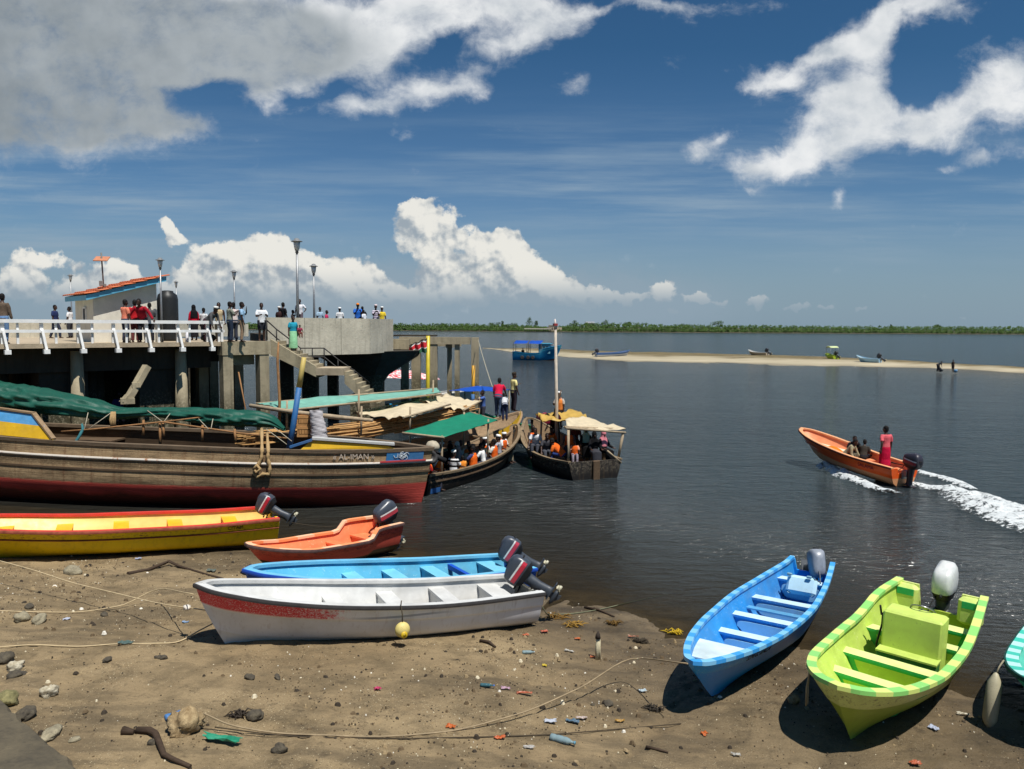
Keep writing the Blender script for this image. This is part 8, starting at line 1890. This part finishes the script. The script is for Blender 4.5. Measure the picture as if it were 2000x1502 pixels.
def weed(px, py, w, col, label, seed):
    r = random.Random(seed); m = MB()
    for k in range(26):
        a = r.uniform(0, 6.28); l = w * r.uniform(.3, .6); p = Vector((r.uniform(-.3, .3) * w, r.uniform(-.2, .2) * w, .01)); q = p + Vector((math.cos(a) * l, math.sin(a) * l * .5, r.uniform(0, .05))); m.tube([p, (p + q) / 2 + Vector((0, 0, r.uniform(.02, .07))), q], [.012, .010, .004], 5)
    o = m.build('seaweed', matte('weed_%d_%d_%d' % col, C(*col), .35)); tag(o, label, 'seaweed', 'clumps of washed up weed'); return lay(o, px, py, 0)
weed(1318, 1238, .40, (196, 164, 36), 'bright yellow weed at the waterline left of the blue boat', 3); weed(1088, 1208, .5, (120, 90, 40), 'brown weed tuft on the rope behind the white boat stern', 4); weed(1122, 1224, .42, (150, 116, 50), 'tan weed trail right of the brown tuft', 5); weed(1198, 1220, .32, (110, 84, 40), 'small brown weed at the waterline', 6); weed(280, 1415, .0001, (60, 50, 40), '', 1) if False else None
weed(466, 1400, .30, (52, 44, 36), 'dark tangled weed loop right of the big coral stone', 8); weed(1280, 1388, .34, (56, 50, 42), 'dark grey weed left of the blue boat shadow', 9); weed(1250, 1255, .30, (66, 58, 46), 'dark weed by the brown orange scrap', 10)
def drift(pts, r0, label, mat=None, name='driftwood'):
    P = [on_ground(*p[:2]) + Vector((0, 0, p[2] if len(p) > 2 else .02)) for p in pts]; m = MB(); m.tube(P, [r0 * (1 - .5 * i / (len(P) - 1)) for i in range(len(P))], 7)
    o = m.build(name, mat or wood('driftwood_dark', C(70, 56, 44), .4, scale=4)); tag(o, label, 'driftwood', 'driftwood on the beach'); return o
drift([(250, 1122), (290, 1116, .04), (315, 1108, .07), (330, 1104, .10), (350, 1110, .05), (395, 1122, .03), (436, 1132)], .045, 'long dark branch lying between the yellow and white boats')
drift([(268, 1430), (292, 1434, .05), (304, 1442, .06), (312, 1460, .05), (320, 1480, .04), (340, 1490, .04), (372, 1502, .03)], .05, 'curved dark root snaking towards the bottom edge'); drift([(240, 1432, .03), (262, 1434, .03)], .06, 'short dark stub left of the curved root')
drift([(938, 1254), (955, 1258, .04), (968, 1266, .02)], .035, 'small black stick below the white boat'); drift([(1142, 1188), (1170, 1194, .03), (1200, 1206, .02)], .03, 'black stick at the waterline behind the white boat'); drift([(1262, 1462), (1285, 1468, .03), (1305, 1472, .02)], .025, 'thin dark stick near the bottom right of centre')
drift([(1165, 1290, -.1), (1165, 1262, .0), (1166, 1278, .34)], .05, 'short forked stake standing upright in the mud', wood('stake_pale', C(190, 180, 150), .3), 'stake') if False else None
p = on_ground(1166, 1288); m = MB(); m.tube([(0, 0, -.05), (.0, 0, .2), (.01, 0, .40)], [.035, .034, .03], 8, 0); m.tube([(.01, 0, .38), (.01, 0, .44), (.015, 0, .50)], [.05, .04, .015], 8, 1); m.tube([(.05, .02, -.05), (.04, .02, .36)], .02, 6, 0); o = m.build('stake', [wood('stake_pale', C(196, 186, 156), .3, scale=5), matte('stake_dark', C(52, 44, 38))]); o.location = p; tag(o, 'short pale stake with a dark bound top standing in the mud', 'stake')
# mooring ropes
def rope(name, pts, r, label, mat=ROPE):
    P = []
    for q in pts: P.append(q if isinstance(q, Vector) else on_ground(q[0], q[1]) + Vector((0, 0, (q[2] if len(q) > 2 else .02))))
    fx, fy, fz = [curve([(i, p[k]) for i, p in enumerate(P)]) for k in range(3)]; n = len(P) - 1
    o = MB().tube([Vector((fx(i / 6), fy(i / 6), fz(i / 6))) for i in range(n * 6 + 1)], r, 6).build(name, mat); tag(o, label, 'rope', 'mooring ropes'); return o
def wpt(o, H, t, v, side, out=.04): M_ = Matrix.LocRotScale(o.location, o.rotation_euler, None); q, a, b, n = side_frame(H, t, v, side); return M_ @ (q + n * out)
LR = matte('pale_mooring_line', C(190, 170, 134), .25)
bow_w = wpt(wb, H, .965, .55, 1)
rope('mooring_rope', [D(-40, 1085, 16.2), D(60, 1112, 15.6), D(160, 1143, 15.0), D(260, 1167, 14.2), D(330, 1182, 13.5), D(368, 1187, 13.15), D(402, 1192, 12.9)], .010, 'pale taut rope slanting down from the left to the white boat bow', LR)
rope('mooring_rope', [(-30, 1194), (60, 1197), (140, 1198), (230, 1190, .06), (300, 1178, .25), D(377, 1160, 12.75)], .010, 'pale rope curving along the sand up to the red bow band', LR)
rope('mooring_rope', [(-20, 1268), (60, 1262), (150, 1265), (230, 1260), (300, 1259), (350, 1255), (390, 1240, .08), (418, 1232, .14)], .011, 'rope lying along the sand below the white boat bow', LR)
m = MB(); m.ball((0, 0, 0), (.07, .06, .05), 8, 6, jit=.25); o = m.build('rope_knot', matte('white_rag', C(214, 206, 194))); o.location = D(366, 1187, 13.15); tag(o, 'white rag knotted on the taut rope near the white boat', 'rag')
rope('mooring_rope', [(398, 1430, .25), (460, 1433, .10), (560, 1436), (660, 1440), (760, 1441), (830, 1436), (900, 1427), (965, 1416, .06), (1040, 1398, .10), (1130, 1372, .22), (1230, 1340, .45), D(1343, 1296, 11.1)], .011, 'long rope from the big coral stone up to the blue boat bow', matte('brown_mooring_line', C(150, 132, 104), .25))
rope('mooring_rope', [(420, 1432, .08), (560, 1440), (760, 1445), (900, 1443), (1060, 1438), (1190, 1428), (1330, 1416)], .008, 'thin dark line lying under the long blue boat rope', matte('dark_line', C(70, 60, 46)))
rope('mooring_rope', [D(1046, 1160, 15.2), D(1062, 1190, 15.2), (1078, 1203, .03), (1120, 1200), (1180, 1190), (1230, 1178), (1290, 1165), (1350, 1150, -.1)], .011, 'grey green rope from the white boat stern running into the water', matte('green_grey_rope', C(110, 112, 88), .3))
rope('mooring_rope', [D(570, 1021, 21.3), D(620, 1028, 21.2), D(640, 1029, 21.1), D(672, 1026, 20.9)], .010, 'thin line between the yellow boat motor and the orange skiff', matte('dark_line', C(70, 60, 46)))
# concrete ledge at the lower left corner
a, b, c_, d_ = on_ground(-90, 1330), on_ground(0, 1384), on_ground(62, 1440), on_ground(150, 1515)
mb = MB(); edge = [a, b, c_, d_, on_ground(210, 1580)]; g = []; back = Vector((-.82, -.58, 0))
rr_ = random.Random(9); rows = []
sub = []
for i in range(len(edge) - 1):
    for k in range(8): sub.append(edge[i].lerp(edge[i + 1], k / 8) + Vector((rr_.uniform(-.03, .03), rr_.uniform(-.03, .03), 0)))
for q in sub: rows.append([Vector((q.x, q.y, q.z - .3)), Vector((q.x, q.y, q.z + .10)), Vector((q.x, q.y, q.z + .17)) + back * .05, Vector((q.x, q.y, q.z + .21)) + back * .4, Vector((q.x, q.y, q.z + .26)) + back * 1.2, Vector((q.x, q.y, q.z + .35)) + back * 4.5])
mb.sheet(rows, 0, 0, False); lm = NT('ledge_concrete'); n = lm.noise(1.2, 6, .7); n2 = lm.noise(12, 5, .7); cc = lm.mix(lm.mapr(n, .35, .65), C(66, 60, 48), C(100, 90, 70)); lm.col(lm.mix(lm.math('MULTIPLY', lm.mapr(n2, .55, .7), .5), cc, C(52, 48, 40))); lm.rough(.85); lm.bump(lm.math('ADD', n, n2), .6, .04)
o = mb.build('concrete_ledge', lm.m); tag(o, 'worn brown concrete ledge in the lower left corner', 'ledge')
